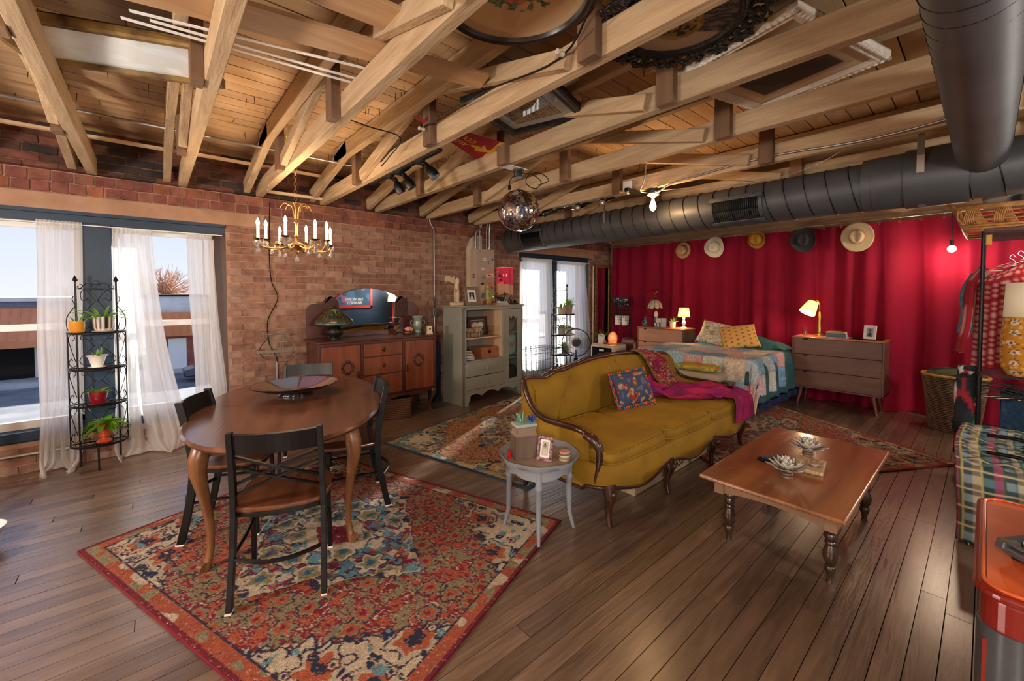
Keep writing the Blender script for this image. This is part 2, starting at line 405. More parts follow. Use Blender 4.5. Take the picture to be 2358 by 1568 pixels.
slat('ledger_strip', 'pale_strip', (.95, 5.12, 2.60), (1.52, 5.12, 2.60), .035, .03, 'short pale wooden strip low between two trusses behind the chandelier chain', 'wood strip')
mb = MB(); mb.tube([(-1.3, 4.24, 2.79), (7.2, 4.24, 2.79)], .0105, 10); one(mb, 'ceiling_pipe', 'galvanised', 'thin steel pipe running under the rafters parallel to the brick wall', 'pipe', smooth=True)
wood('plank_wood', 'a87f56', 'c9a47a', 'x', .6, .15, .05, 4)
def plank(a, b, y0, y1, z, label):
    mb = MB(); mb.prism([(a[0], a[1]), (b[0], b[1]), (b[2], b[3]), (a[2], a[3])], z, z+.022); return one(mb, 'loose_plank', 'plank_wood', label, 'plank', bevel=.002, bseg=1)
plank((-.3, 2.16, -.29, 2.40), (1.435, 1.842, 1.475, 1.985), 0, 0, 2.699, 'wide loose plank lying across the truss chords left of the rose picture')
plank((-.3, 1.70, -.3, 1.92), (.85, 1.66, .87, 1.83), 0, 0, 2.699, 'second loose plank lying on the chords at the top edge of the view')
for (x0, y0, x1, y1, lb) in ((-.079, 2.509, .98, 2.40, 'nearest the left window'), (-.049, 2.424, .98, 2.19, 'farthest from the left window'), (.017, 2.45, .98, 2.34, 'in the middle of the three')):
    slat('metal_slat', 'white_paint', (x0, y0, 2.703), (x1, y1, 2.703), .022, .004, 'white perforated metal slat lying on the chords, '+lb, 'metal slat')
# ================================================================ WINDOWS
def window(name, x0, x1, z0, z1, panes, m0, m1, midz):
    wn = S(name)
    f = MB()
    f.span((x0, W+.01, z1), (x1, W+.13, z1-.10)); f.span((x0, W-.01, z0-.005), (x1, W+.16, z0+.075))
    f.span((m0, W+.005, z0+.07), (m1, W+.12, z1-.09))
    f.span((x0, W-.018, z1-.03), (x1, W+.02, z1+.006))
    f.build('frame', 'blue_paint', wn, bevel=.004)
    j = MB(); j.prism([(x1+.003, W+.0), (x1+.003, W+.2), (x1-.11, W+.2), (x1-.11, W+.12)], z0+.07, z1-.1); j.build('jamb', 'bare_jamb' if name == 'window_1' else 'blue_paint', wn)
    j = MB(); j.prism([(x0-.003, W+.0), (x0+.11, W+.12), (x0+.11, W+.2), (x0-.003, W+.2)], z0+.07, z1-.1); j.build('jamb', 'blue_paint', wn)
    for a, b in panes:
        zb, zt = z0+.075, z1-.10
        s = MB(); y0, y1 = W+.10, W+.14
        s.span((a, y0, zb), (b, y1, zb+.07)); s.span((a, y0, zt-.055), (b, y1, zt)); s.span((a, y0+.01, midz-.028), (b, y1, midz+.028))
        s.span((a, y0, zb), (a+.045, y1, zt)); s.span((b-.045, y0, zb), (b, y1, zt))
        sh = s.build('sash', 'white_paint', wn, bevel=.004)
        for za, zc in ((zb+.07, midz-.028), (midz+.028, zt-.055)):
            p = MB(); p.span((a+.045, W+.122, za), (b-.045, W+.126, zc)); p.build('pane', 'pane_glass', sh)
        r = MB(); r.span((a+.01, W+.095, zt-.02), (b-.01, W+.11, zt-.008)); r.build('roller_track', 'steel', sh)
    return wn
window('window_1', -1.35, .593, .27, 2.215, ((-1.24, -.474), (-.271, .50)), -.474, -.271, 1.21)
window('window_2', 4.72, 6.6, .13, 2.21, ((4.83, 5.545), (5.68, 6.49)), 5.545, 5.68, 1.15)
# ================================================================ OUTSIDE
G = -4.0
mat('asphalt', '54565c', .9, 0, '76787c', nscale=.6, bump=.3, bscale=8); mat('concrete', 'a9a7a2', .9, 0, 'c2c0bb', nscale=1)
mat('orange_metal', 'c9774a', .55, 0, 'd68a5c', nscale=.5); mat('grey_shingle', '6a6c78', .9, 0, '85879a', (1, 1, 6), 2, .8)
mat('far_brick', '8a4a3a', .9, 0, 'a5604a', nscale=2); mat('pale_siding', 'c3c7c9', .8, 0, 'dadcdc', nscale=1)
mb = MB(); mb.span((-60, 6, G-.2), (80, 120, G)); o = mb.build('ground', 'asphalt'); o['kind'] = 'structure'
mb = MB(); mb.span((-60, 36.5, G), (80, 40, G+.14)); mb.span((-60, 5.7, G), (80, 9, G+.14)); o = mb.build('sidewalk', 'concrete'); o['kind'] = 'structure'
b = thing('shop_building', 'grey roofed building with orange metal awning across the street, in the left pane', 'building', (-9, 40, G))
mb = MB(); mb.span((-14, 0, 0), (7, 12, 3.4)); mb.build('wall', 'far_brick', b)
mb = MB(); mb.span((-14.2, -.2, 5.0), (7.2, 12, 5.25)); mb.build('parapet', 'pale_siding', b)
mb = MB(); mb.span((-14, .1, 3.4), (7, 12, 5.0)); mb.build('roof', 'grey_shingle', b)
mb = MB(); mb.grid(lambda u, v: (.2+u*6.8-(0 if u > 0 else 0)+(1-v)*0, -1.6*(1-v)-.05, 2.55+2.0*v if True else 0), 34, 1); mb.build('awning', 'orange_metal', b, thick=.12)
for k in range(17):
    MB().beam((.3+k*.41, -1.68, 2.6), (.3+k*.41, -.12, 4.56), .05, .06).build('seam', 'orange_metal', b)
MB().span((.1, -1.75, 2.2), (7.1, -1.5, 2.62)).build('fascia', 'orange_metal', b)
MB().span((1.6, -.1, 0), (3.4, .05, 2.3)).build('door_frame', 'white_paint', b)
MB().span((1.75, -.13, .1), (3.25, -.11, 2.1)).build('door_glass', 'dark_gap', b)
MB().span((4.1, -.1, .6), (6.6, .05, 2.2)).build('shop_window', 'dark_gap', b)
b = thing('brick_shop', 'brick shop with arched window and orange fascia across the street, seen in the right pane', 'building', (1.2, 38, G))
mb = MB(); mb.span((-1.6, 0, 0), (16, 12, 3.2)); mb.build('wall', 'far_brick', b)
mb = MB(); mb.span((-1.6, -.5, 2.5), (16, 0, 4.2)); mb.build('fascia', 'orange_metal', b)
for k in range(40): MB().span((-1.5+k*.44, -.54, 2.6), (-1.45+k*.44, -.5, 4.15)).build('seam', 'orange_metal', b)
mb = MB(); mb.span((-1.6, .1, 4.2), (16, 12, 5.3)); mb.build('roof', 'pale_siding', b)
MB().span((-1.7, 0, 5.3), (16, 12, 5.42)).build('parapet', 'dark_gap', b)
MB().span((-.4, -.06, 0), (.6, .02, 2.3)).build('door', 'white_paint', b)
ar = MB(); ar.prism([(2.0, .7), (4.4, .7)]+[(3.2+1.2*math.cos(a), 1.6+.75*math.sin(a)) for a in np.linspace(0, PI, 12)], -.06, .02, lambda a, b_, c: (a, c, b_)); ar.build('arched_window', 'white_paint', b)
MB().span((2.2, -.1, .8), (4.2, -.06, 1.5)).build('window_glass', 'dark_gap', b)
def tree(x, y, h, rr, label):
    t = thing('tree', label, 'tree', (x, y, G)); r_ = random.Random(int(x*7))
    mb = MB(); mb.tube([(0, 0, 0), (.1, 0, h*.35), (0, .1, h*.6)], [.25, .18, .1], 7); mb.build('trunk', 'plaster', t)
    br = MB()
    for k in range(170):
        a = r_.uniform(0, 2*PI); el = r_.uniform(-.1, 1.4); L = rr*r_.uniform(.5, 1)
        s0 = Vector((0, 0, h*.55)); e_ = s0+Vector((math.cos(a)*math.cos(el)*L, math.sin(a)*math.cos(el)*L, math.sin(el)*L*1.0)); mi = (s0+e_)/2+Vector((0, 0, .2)); br.tube([s0, mi, e_], [.05, .035, .01], 4)
        for q in range(3):
            e2 = e_+Vector((r_.uniform(-.5, .5), r_.uniform(-.5, .5), r_.uniform(-.2, .5))); br.tube([mi.lerp(e_, r_.random()), e2], [.02, .008], 3)
    br.build('branches', 'plaster', t)
tree(-15.5, 60, 9.5, 3.6, 'bare winter tree beyond the roof in the left pane'); tree(1.0, 56, 9.3, 3.4, 'bare winter tree beyond the roof in the right pane')
mat('pole_wood', '5a4c44', .9)
u = thing('utility_pole', 'tall wooden utility pole with a grey transformer in the left pane', 'pole', (-9.5, 40-5, G))
MB().cyl((0, 0, 0), (0, 0, 12.2), .16, .12, 10).build('pole', 'pole_wood', u); MB().span((-.9, -.08, 10.9), (.9, .08, 11.05)).build('crossarm', 'pole_wood', u)
u2 = thing('utility_pole', 'thin utility pole above the brick shop in the right pane', 'pole', (4.6, 60, G)); MB().cyl((0, 0, 0), (0, 0, 11.6), .13, .1, 8).build('pole', 'pole_wood', u2)
mb = MB(); mb.cyl((0, 0, -.55), (0, 0, .55), .4, .4, 12); mb.cyl((0, 0, .55), (0, 0, .7), .15, .1, 8); mb.cyl((-1.1, 0, .1), (0, 0, .1), .05); mb.build('transformer', 'grey_shingle', u, loc=(1.25, 0, 9.1))
mb = MB(); mb.tube([(-20+9.5, -2, 6.9-G), (-5+9.5, -2, 6.2-G), (6+9.5, -2, 6.05-G), (20+9.5, -2, 6.6-G)], .03, 4); mb.build('wire', 'dark_gap', u)
car = thing('parked_car', 'dark blue parked car in the street below the right pane', 'car', (3.6, 33, G))
mat('car_paint', '1c2a44', .25, .3, coat=.6)
pts = [(-2.2, .35), (-2.25, .75), (-1.5, .95), (-.9, 1.4), (.7, 1.45), (1.5, 1.0), (2.2, .88), (2.3, .4)]
MB().prism(pts, -.85, .85, lambda a, b_, c: (a, c, b_)).build('body', 'car_paint', car, bevel=.08)
MB().prism([(-1.35, .97), (-.85, 1.33), (.62, 1.38), (1.3, 1.0)], -.87, .87, lambda a, b_, c: (a, c, b_)).build('window_glass', 'dark_gap', car)
for x in (-1.4, 1.4):
    for y in (-.8, .8): MB().cyl((x, y-.1, .33), (x, y+.1, .33), .33, .33, 16).build('wheel', 'dark_gap', car)
# ================================================================ RUGS (pile drawn with a fine colour attribute)
mat('rug_pile', 'ffffff', 1.0, 0, 'b8b0a8', nscale=130, ncon=.9, bump=.9, bscale=260, attr=True)
mat('rug_edge', '7a1626', 1., bump=.8, bscale=200); mat('rug_edge_blue', '2c5a7a', 1., bump=.8, bscale=200); mat('rug_edge_rust', '8a3020', 1., bump=.8, bscale=200)
def rugcol(u, v, L_, Wd, pals, seed):
    """u,v metres from the centre; returns Nx3"""
    cream, red, orange, olive, blue, teal, navy = [np.array(lin(c)) for c in pals]
    N1 = lambda s, q, k=0: n2(u*s+50, v*s+50, seed+q)
    wu = (N1(9, 1)-.5)*.03+(N1(34, 2)-.5)*.022; wv = (N1(9, 3)-.5)*.03+(N1(34, 4)-.5)*.022
    a = np.abs(u)+wu; b = np.abs(v)+wv; hl, hw = L_/2, Wd/2
    c = np.empty(u.shape+(3,)); c[:] = red
    def put(mask, colr, p=1., s=45, q=0):
        m = mask & (n2(u*s, v*s*2.6, seed+20+q) < p); c[m] = colr
    # ground speckle of mixed reds / olive
    t = N1(11, 5)*.4+N1(27, 6)*.6
    put(t > .56, orange, .68, 55, 1); put(t < .42, olive, .72, 55, 2); put((t > .47) & (t < .52), cream, .5, 80, 3)
    # cell florets
    def florets(mask, s, q, outer, inner, core, r0=.42, dens=.8):
        gx = u*s+.5; gy = v*s; ix, iy = np.floor(gx), np.floor(gy); dx = gx-ix-.5+(hsh(ix, iy, q)-.5)*.35; dy = gy-iy-.5+(hsh(ix, iy, q+1)-.5)*.35
        ang = np.arctan2(dy, dx); rr = np.sqrt(dx*dx+dy*dy)*(1+.16*np.cos(ang*6+hsh(ix, iy, q+2)*6))+(N1(30, q)-.5)*.16
        on = hsh(ix, iy, q+3) < dens
        put(mask & on & (rr < r0), outer, .93, 70, q); put(mask & on & (rr < r0*.66), inner, .93, 70, q+1); put(mask & on & (rr < r0*.3), core, .95, 70, q+2)
        put(mask & on & (np.abs(rr-r0) < .035), navy, .7, 70, q+4)
    d = a/(hl*.80)+b/(hw*.95)                      # medallion metric
    st = np.floor((a*1.0)/.085)*.085; zig = np.abs(((a*1.0+b*.7)/.10) % 1-.5)*.14
    dd = d*1.12+zig
    florets(np.ones(u.shape, bool), 7.5, 31, olive, orange, red, .38, .7)
    med = dd < .84
    inn = a/(hl*.62)+b/(hw*.62) < 1; put(inn & (N1(15, 8) > .34), blue*.6+teal*.4, .66, 50, 4); put(med & (N1(18, 9) > .60), cream, .8, 60, 5); put(med & (N1(21, 10) < .34), red, .85, 60, 6); put(inn & (N1(26, 12) > .68), teal, .9, 60, 11); put(med & (N1(31, 13) < .25), navy, .6, 60, 21)
    florets(med, 5.2, 41, cream, olive, blue, .40, .75)
    for lv, w_ in ((.84, .013),):
        put(np.abs(dd-lv) < w_, cream, .95, 80, 7); put(np.abs(dd-lv-.024) < w_*.8, navy, .93, 80, 8)
    core = (a/.26+b/.2) < 1; put(core, cream, .9, 40, 9); put((a/.16+b/.12) < 1, red, .9, 50, 10)
    # cream corner spandrels
    zz = np.abs(((a*1.2-b)/.13) % 1-.5)*.11
    sp = (a/hl+b/hw*.9+zz) > 1.16
    put(sp, cream, .96, 60, 12); put(np.abs(a/hl+b/hw*.9+zz-1.16) < .014, navy, .95, 80, 13)
    florets(sp, 4.2, 51, cream*.9, orange, navy, .46, .95); florets(sp, 9.1, 61, red, cream, navy, .22, .45); put(sp & (N1(21, 14) > .74), navy, .8, 60, 14); put(sp & (N1(19, 15) < .22), teal, .8, 60, 15)
    # border
    e = np.minimum(hl-np.abs(u), hw-np.abs(v))
    bc = (teal*.6+blue*.4) if seed == 23 else orange*.85+red*.15
    put(e < .085, bc, .9, 60, 16); put((e < .085) & (N1(14, 16) > .60), olive, .9, 60, 17); put((e < .085) & (N1(12, 18) > .74), cream, .9, 60, 19); put(np.abs(e-.088) < .006, navy, .8, 90, 18); put(e < .022, red*.8 if seed != 23 else blue*.8, .9)
    wear = n2(u*95, v*240, seed+9); m = wear > .86; c[m] = c[m]*.5+cream*.5
    return np.clip(c*(.82+.3*N1(80, 33))[..., None], 0, 1)
def rug(name, label, corner, ang, L_, Wd, pals, edge, nu, nv, seed, fade=None):
    t = thing(name, label, 'rug', (corner[0], corner[1], 0), math.radians(ang))
    x = np.linspace(0, L_, nu+1); y = np.linspace(0, -Wd, nv+1); X, Y = np.meshgrid(x, y, indexing='ij')
    colr = rugcol(X-L_/2, Y+Wd/2, L_, Wd, pals, seed) if L_ >= Wd else rugcol(Y+Wd/2, X-L_/2, Wd, L_, pals, seed)
    rs = np.random.RandomState(seed); Z = .009+rs.rand(*X.shape)*.0022+.002*n2(X*9, Y*9, seed); Z[0] = Z[-1] = 0.001; Z[:, 0] = Z[:, -1] = 0.001
    me = bpy.data.meshes.new('pile'); co = np.stack([X, Y, Z], -1).reshape(-1, 3).astype(np.float32)
    i, j = np.meshgrid(np.arange(nu), np.arange(nv), indexing='ij'); V = nv+1
    q = np.stack([i*V+j, i*V+j+1, (i+1)*V+j+1, (i+1)*V+j], -1).reshape(-1, 4)
    me.vertices.add(len(co)); me.vertices.foreach_set('co', co.ravel()); me.loops.add(q.size); me.loops.foreach_set('vertex_index', q.ravel().astype(np.int32))
    me.polygons.add(len(q)); me.polygons.foreach_set('loop_start', (np.arange(len(q))*4).astype(np.int32)); me.update(calc_edges=True); me.shade_smooth()
    a = me.color_attributes.new('col', 'FLOAT_COLOR', 'POINT'); arr = np.ones((len(co), 4), np.float32); arr[:, :3] = colr.reshape(-1, 3); a.data.foreach_set('color', arr.ravel())
    me.materials.append(MATS['rug_pile']); o = bpy.data.objects.new('pile', me); COL.objects.link(o); o.parent = t
    b = MB(); b.tube([(0, 0, .0065), (L_, 0, .0065), (L_, -Wd, .0065), (0, -Wd, .0065)], .0062, 6, closed=True); b.build('binding', edge, t, smooth=True)
    return t
P1 = ('d6c3a8', '8a1832', 'bc5f3c', '968a66', '2f6488', '6c9cac', '2a2a48')
P2 = ('dfcdae', 'a84a4c', 'd49a64', 'c2a468', '34506e', '7fa5a8', '27304a')
P3 = ('cdb494', '8c2a30', 'c05a38', 'a08a6a', '54586a', '86868c', '3a3038')
rug('dining_rug', 'red and orange distressed medallion rug under the oval dining table', (-.353, 3.422), 19.7, 1.668, 2.308, P1, 'rug_edge', 330, 460, 11)
rug('blue_rug', 'blue and cream patterned rug between the sofa back and the grey cabinet', (1.721, 3.923), 14.5, 2.45, 1.70, P2, 'rug_edge_blue', 330, 230, 23)
def rug3():
    R = Vector((5.29, .13)); e = math.radians(149.6); L = R+Vector((math.cos(e), math.sin(e)))*2.12; f = math.radians(59.6)
    rug('bedside_rug', 'faded rust and cream rug between coffee table, bed and clothes rack', (L.x, L.y), 59.6, 2.7, 2.12, P3, 'rug_edge_rust', 300, 230, 37)
rug3()
# ================================================================ DINING TABLE
wood('table_top', '3e2218', '80543e', 'y', .24, .08, 0, 7, coat=.4, con=1.0); wood('table_leg', '5e3a20', '8c5c36', 'z', .35, .1, 0, 5); mat('dark_edge', '3a2018', .3, coat=.3)
TD = (.745, 3.2)
t = thing('dining_table', 'oval dining table with worn brown top and cabriole legs', 'table', (TD[0], TD[1], 0), math.radians(-19.7))
def sup(a, A, B, n=2.25):
    c, s_ = math.cos(a), math.sin(a); return (A*abs(c)**(2/n)*(1 if c >= 0 else -1), B*abs(s_)**(2/n)*(1 if s_ >= 0 else -1))
EL = [sup(2*PI*k/72, .575, .945) for k in range(72)]
def ring(mb, el, prof):
    o = len(mb.v); n = len(el)
    for off, z in prof:
        for (x, y) in el:
            L = math.hypot(x, y); k = 1-off/L; mb.add([(x*k, y*k, z)], [])
    for i in range(len(prof)-1):
        for k in range(n): mb.f.append((o+i*n+k, o+i*n+(k+1) % n, o+(i+1)*n+(k+1) % n, o+(i+1)*n+k))
    mb.f.append(tuple(o+k for k in range(n))[::-1]); mb.f.append(tuple(o+(len(prof)-1)*n+k for k in range(n)))
b = MB(); ring(b, EL, [(.03, .7215), (.004, .7215), (.0, .730), (.006, .737), (.012, .744)]); top = b.build('tabletop', 'table_top', t, smooth=30)
b = MB(); ring(b, EL, [(.035, .708), (.016, .710), (.010, .717), (.018, .7213)]); b.build('moulding', 'dark_edge', t, smooth=40)
for s in (1,):
    b = MB(); b.span((-.57, -.012, .7436), (.57, -.0105, .7442)); b.build('leaf_seam', 'dark_gap', top)
LEG = [(sx*.36, sy*.61) for sx in (-1, 1) for sy in (-1, 1)]
def apron(p, q, mb, drop=.07, zt=.71):
    N = 24; p = Vector(p); q = Vector(q)
    for i in range(N):
        a, c = i/N, (i+1)/N
        def sc_(u): return zt-.06-drop*(.35*abs(math.cos(u*PI*1.0))**1.5+.35*max(0, math.cos((u-.5)*PI*5))*(abs(u-.5) < .1)+.0)
        A = p.lerp(q, a); B = p.lerp(q, c); n_ = (q-p).cross(Vector((0, 0, 1))).normalized()*.01
        bow = (q-p).cross(Vector((0, 0, 1))).normalized()
        A = A+bow*.05*math.sin(a*PI); B = B+bow*.05*math.sin(c*PI)
        mb.add([A-n_+Vector((0, 0, sc_(a))), B-n_+Vector((0, 0, sc_(c))), B-n_+Vector((0, 0, zt)), A-n_+Vector((0, 0, zt)), A+n_+Vector((0, 0, sc_(a))), B+n_+Vector((0, 0, sc_(c))), B+n_+Vector((0, 0, zt)), A+n_+Vector((0, 0, zt))],
               [(3, 2, 1, 0), (4, 5, 6, 7), (0, 1, 5, 4), (2, 3, 7, 6)])
b = MB(); Z0 = (0, 0, 0)
apron((-.36, -.61, 0), (.36, -.61, 0), b); apron((.36, -.61, 0), (.36, .61, 0), b); apron((.36, .61, 0), (-.36, .61, 0), b); apron((-.36, .61, 0), (-.36, -.61, 0), b)
b.build('apron', 'table_leg', t)
def cabriole(mb, x, y, d, h, s=1., scroll=True, n=10):
    d = Vector((d[0], d[1], 0)).normalized(); prof = [(0, 0, .040), (.06, .022, .046), (.13, .042, .047), (.22, .045, .040), (.36, .024, .030), (.52, -.002, .024), (.70, -.020, .020), (.84, -.018, .019), (.93, .0, .021), (.975, .018, .024), (1, .02, .018)]
    pts = [Vector((x, y, h*(1-a)))+d*o*s for a, o, r in prof]; mb.tube(pts, [r*s for a, o, r in prof], n)
    if scroll:
        c = Vector((x, y, .032*s))+d*.034*s; sd = Vector((-d.y, d.x, 0)); mb.cyl(c-sd*.016*s, c+sd*.016*s, .024*s, .024*s, 14); mb.cyl(c-sd*.02*s, c+sd*.02*s, .010*s, .010*s, 10)
for x, y in LEG:
    b = MB(); cabriole(b, x, y, (x*1.2, y), .71); b.build('leg', 'table_leg', t, smooth=50)
# shallow petal bowl
t = thing('petal_bowl', 'shallow petal-shaped glazed bowl with purple centre on the dining table', 'bowl', (.80, 3.40, .744), math.radians(-8))
pw = lambda a, q: 1+.055*abs(math.cos(3.5*a))**.6
def pcol(a, q):
    if q < .25: return '2a1a24'
    k = abs(math.cos(3.5*a)); s_ = int((a/(2*PI))*7+.5) % 7
    base = ['8a6a5a', '6a5a78', '5e6f88', '6d5a44', '58406a', '7a8a94', '8a5a44'][s_]
    return base if k > .25 and q < .93 else '3c2a24'
b = MB(); b.lathe([(.001, .03), (.05, .028), (.10, .032), (.16, .045), (.22, .066), (.262, .082), (.27, .084)], n=84, cols=pcol, wav=pw, sx=1.05, sy=.92); b.build('dish', 'attr_gloss', t, smooth=True)
b = MB(); b.lathe([(.105, 0), (.11, .004), (.09, .018), (.12, .026), (.20, .050), (.268, .079), (.272, .083)], n=84, col='17151a', wav=pw, sx=1.05, sy=.92); b.build('underside', 'attr_gloss', t, smooth=True)
mb = MB(); mb.box((.805, 3.33, .79), (.11, .04, .022), R3('Z', .3)); one(mb, 'small_wood_box', 'table_leg', 'small wooden box lying in the petal bowl', 'box', bevel=.003)
# ================================================================ DINING CHAIRS
wood('chair_seat', '4a2818', '74462c', 'y', .28, .06, 0, 6, coat=.3); mat('chair_black', '050506', .42, 0., bump=.04, bscale=30)
def chair_leg_pts(sx):
    P = [(0, -.015), (.12, .012), (.28, .042), (.42, .055), (.52, .05), (.65, .03), (.76, .008), (.845, -.012)]
    return [Vector((sx*(.203-.012*z/.84), y, z)) for z, y in P]
def make_chair(label):
    t = thing('dining_chair', label, 'chair', group='black metal dining chairs')
    for s in (-1, 1):
        b = MB(); pts = chair_leg_pts(s)
        for p, q in zip(pts, pts[1:]): pass
        # square section swept leg
        o = []
        for p in pts: o.append([p+Vector((a*.0125, c*.020, 0)) for a, c in ((-1, -1), (1, -1), (1, 1), (-1, 1))])
        vs = [v for r_ in o for v in r_]; fs = [(i*4+k, i*4+(k+1) % 4, (i+1)*4+(k+1) % 4, (i+1)*4+k) for i in range(len(o)-1) for k in range(4)]+[(3, 2, 1, 0), tuple((len(o)-1)*4+k for k in range(4))]
        b.add(vs, fs); b.build('rear_leg', 'chair_black', t, bevel=.002, bseg=1)
        b = MB(); b.beam((s*.195, .385, .0), (s*.188, .365, .43), .024, .024, up=(0, 1, 0)); b.build('front_leg', 'chair_black', t, bevel=.002, bseg=1)
        b = MB(); b.box((s*.203, -.015, .004), (.028, .044, .008)); b.box((s*.195, .385, .004), (.028, .028, .008)); b.build('foot_glide', 'plastic_white', t)
    def bow(u, v, z0, z1): return (-.19+.38*u, -.012-.034*math.sin(u*PI)+(z0+(z1-z0)*v-.845)*-.25, z0+(z1-z0)*v)
    b = MB(); b.grid(lambda u, v: bow(u, v, .735, .835), 12, 3); b.build('top_rail', 'chair_black', t, thick=.016)
    for k, (za, zb) in enumerate(((.715, .575), (.665, .525))):
        for s in (-1, 1):
            b = MB(); pts = []
            for i in range(11):
                u = i/10.; z = za+(zb-za)*(u*u*(.4)+u*.6) ; x = s*(-.188+.376*u); y = .025-.045*math.sin(u*PI)+(.055-.045*(z-.5)/.3)*.5; pts.append((x, y, z))
            b.tube(pts, .0095, 4, sy=.8); b.build('cross_bar', 'chair_black', t)
    st = [(-.20, .055), (-.12, .025), (0, .012), (.12, .025), (.20, .055), (.222, .2), (.215, .33), (.18, .405), (.09, .425), (-.09, .425), (-.18, .405), (-.215, .33), (-.222, .2)]
    b = MB(); b.prism(st, .436, .462); b.build('seat', 'chair_seat', t, bevel=.009, bseg=3)
    b = MB(); b.prism([(x*.95, y*.97+.004) for x, y in st], .412, .4355); b.build('seat_frame', 'chair_black', t, bevel=.003, bseg=1)
    b = MB(); b.tube([(-.195+.39*k/12., .030-.075*math.sin(PI*k/12.), .225) for k in range(13)], .0115, 6); b.build('stretcher', 'chair_black', t, smooth=50)
    for s in (-1, 1):
        b = MB(); b.tube([(s*.196, .035, .24), (s*.185, .2, .245), (s*.193, .375, .24)], .0095, 6); b.build('stretcher', 'chair_black', t, smooth=50)
    return t
ch = make_chair('black metal chair with crossed back nearest the camera, tucked at the table end')
def place(o, ra, rb):   # rear feet positions: left (local -x) and right (local +x)
    ra, rb = Vector(ra), Vector(rb); c = (ra+rb)/2; d = rb-ra; o.location = (c.x, c.y, .012); o.rotation_euler = (0, 0, math.atan2(d.y, d.x))
place(ch, (.244, 2.304), (.627, 2.146))
c2 = dup_thing(ch, (0, 0, 0), 0, 'black dining chair on the window side of the table, back towards the white curtain'); place(c2, (.285, 3.46), (.112, 3.095)); c2.location.z = .012
c3 = dup_thing(ch, (0, 0, 0), 0, 'black dining chair on the sofa side of the table, seen edge on'); place(c3, (1.212, 2.745), (1.312, 3.13))
c4 = dup_thing(ch, (0, 0, 0), 0, 'black dining chair at the far table end, only its top rail showing'); place(c4, (1.265, 4.02), (.885, 4.16))
# ================================================================ soft shapes
def sq(mb, c, h, e1=.3, e2=.3, nu=28, nv=12, rot=None, col=None, fn=None, cols=None):
    """superellipsoid cushion"""
    P = lambda x, e: math.copysign(abs(x)**e, x); o = len(mb.v); vs = []
    for j in range(nv+1):
        f = -PI/2+PI*j/nv
        for i in range(nu):
            a = 2*PI*i/nu; p = Vector((h[0]*P(math.cos(f), e1)*P(math.cos(a), e2), h[1]*P(math.cos(f), e1)*P(math.sin(a), e2), h[2]*P(math.sin(f), e1)))
            if fn: p = fn(p)
            vs.append((rot @ p if rot is not None else p)+Vector(c))
    mb.add(vs, [(j*nu+i, j*nu+(i+1) % nu, (j+1)*nu+(i+1) % nu, (j+1)*nu+i) for j in range(nv) for i in range(nu)], col)
    if cols:
        mb.hc = True
        for j in range(nv+1):
            for i in range(nu): mb.c[o+j*nu+i] = lin(cols(i/nu, j/nv))
    return mb
def throwpillow(mb, c, w_, h_, t_, rot, cols=None, n=22, col=None):
    """square knife-edge pillow in its local xz plane"""
    for s in (-1, 1):
        def f(u, v):
            x, z = 2*u-1, 2*v-1; th = t_*max(0, (1-abs(x)**2.6)*(1-abs(z)**2.6))**.55
            pin = 1-.07*(1-abs(x)**2)*abs(z)**3; pin2 = 1-.07*(1-abs(z)**2)*abs(x)**3
            return rot @ Vector((x*w_/2*pin2, s*th/2, z*h_/2*pin))+Vector(c)
        mb.grid(f if s < 0 else (lambda u, v, f=f: f(1-u, v)), n, n, col=col, cols=(cols if s < 0 else (lambda u, v: cols(1-u, v))) if cols else None)
    return mb
# ================================================================ SOFA
mat('mustard_velvet', '7c5a06', .8, 0, '9a720c', nscale=5, ncon=.8, bump=.25, bscale=220, sheen=.5)
wood('sofa_wood', '2a1610', '462619', 'x', .3, .15, 0, 8, coat=.4)
SF = (3.27, 1.95)
t = thing('camelback_sofa', 'mustard velvet camelback sofa with carved dark wood trim', 'sofa', (SF[0], SF[1], 0))
TP = [(2.135, 1.69, .555), (2.115, 1.79, .582), (2.105, 1.94, .582), (2.10, 2.10, .59), (2.10, 2.22, .66), (2.11, 2.31, .79), (2.17, 2.36, .830), (2.33, 2.37, .812), (2.42, 2.375, .815), (2.50, 2.375, .838), (2.65, 2.38, .85), (2.9, 2.385, .883), (3.17, 2.39, .897), (3.45, 2.39, .898), (3.7, 2.385, .880), (3.95, 2.38, .855), (4.15, 2.38, .838), (4.33, 2.375, .812), (4.42, 2.35, .74), (4.45, 2.29, .62), (4.455, 2.17, .56), (4.455, 1.95, .553), (4.44, 1.75, .545)]
def smooth(P, k=3):
    P = [Vector(p) for p in P]; out = []
    for i in range(len(P)-1):
        a, b, c, d = P[max(i-1, 0)], P[i], P[i+1], P[min(i+2, len(P)-1)]
        for j in range(k):
            s_ = j/k; out.append(.5*((2*b)+(c-a)*s_+(2*a-5*b+4*c-d)*s_*s_+(3*b-a-3*c+d)*s_**3))
    return out+[P[-1]]
TP = [Vector((p[0]-SF[0], p[1]-SF[1], p[2])) for p in smooth(TP, 3)]
def nrm(i):
    a = TP[max(i-1, 0)]; b = TP[min(i+1, len(TP)-1)]; d = (b-a); d.z = 0; d.normalize(); return Vector((d.y, -d.x, 0))
def sweep_fn(K):
    def f(u, v):
        i = round(u*(len(TP)-1)); p = TP[i]; n_ = nrm(i)
        off, zz = K(v, p.z, i); q = p+n_*off; q.z = zz; return q
    return f
def back_sec(v, zt, i):
    k = [(0, .25), (0, .5*(.25+zt)), (.0, zt-.01), (.03, zt+.008), (.075, zt-.012), (.11, zt-.07), (.125, .25*zt+.75*.52), (.10, .42)]
    return k[round(v*7)]
b = MB(); b.grid(sweep_fn(back_sec), len(TP)-1, 7)
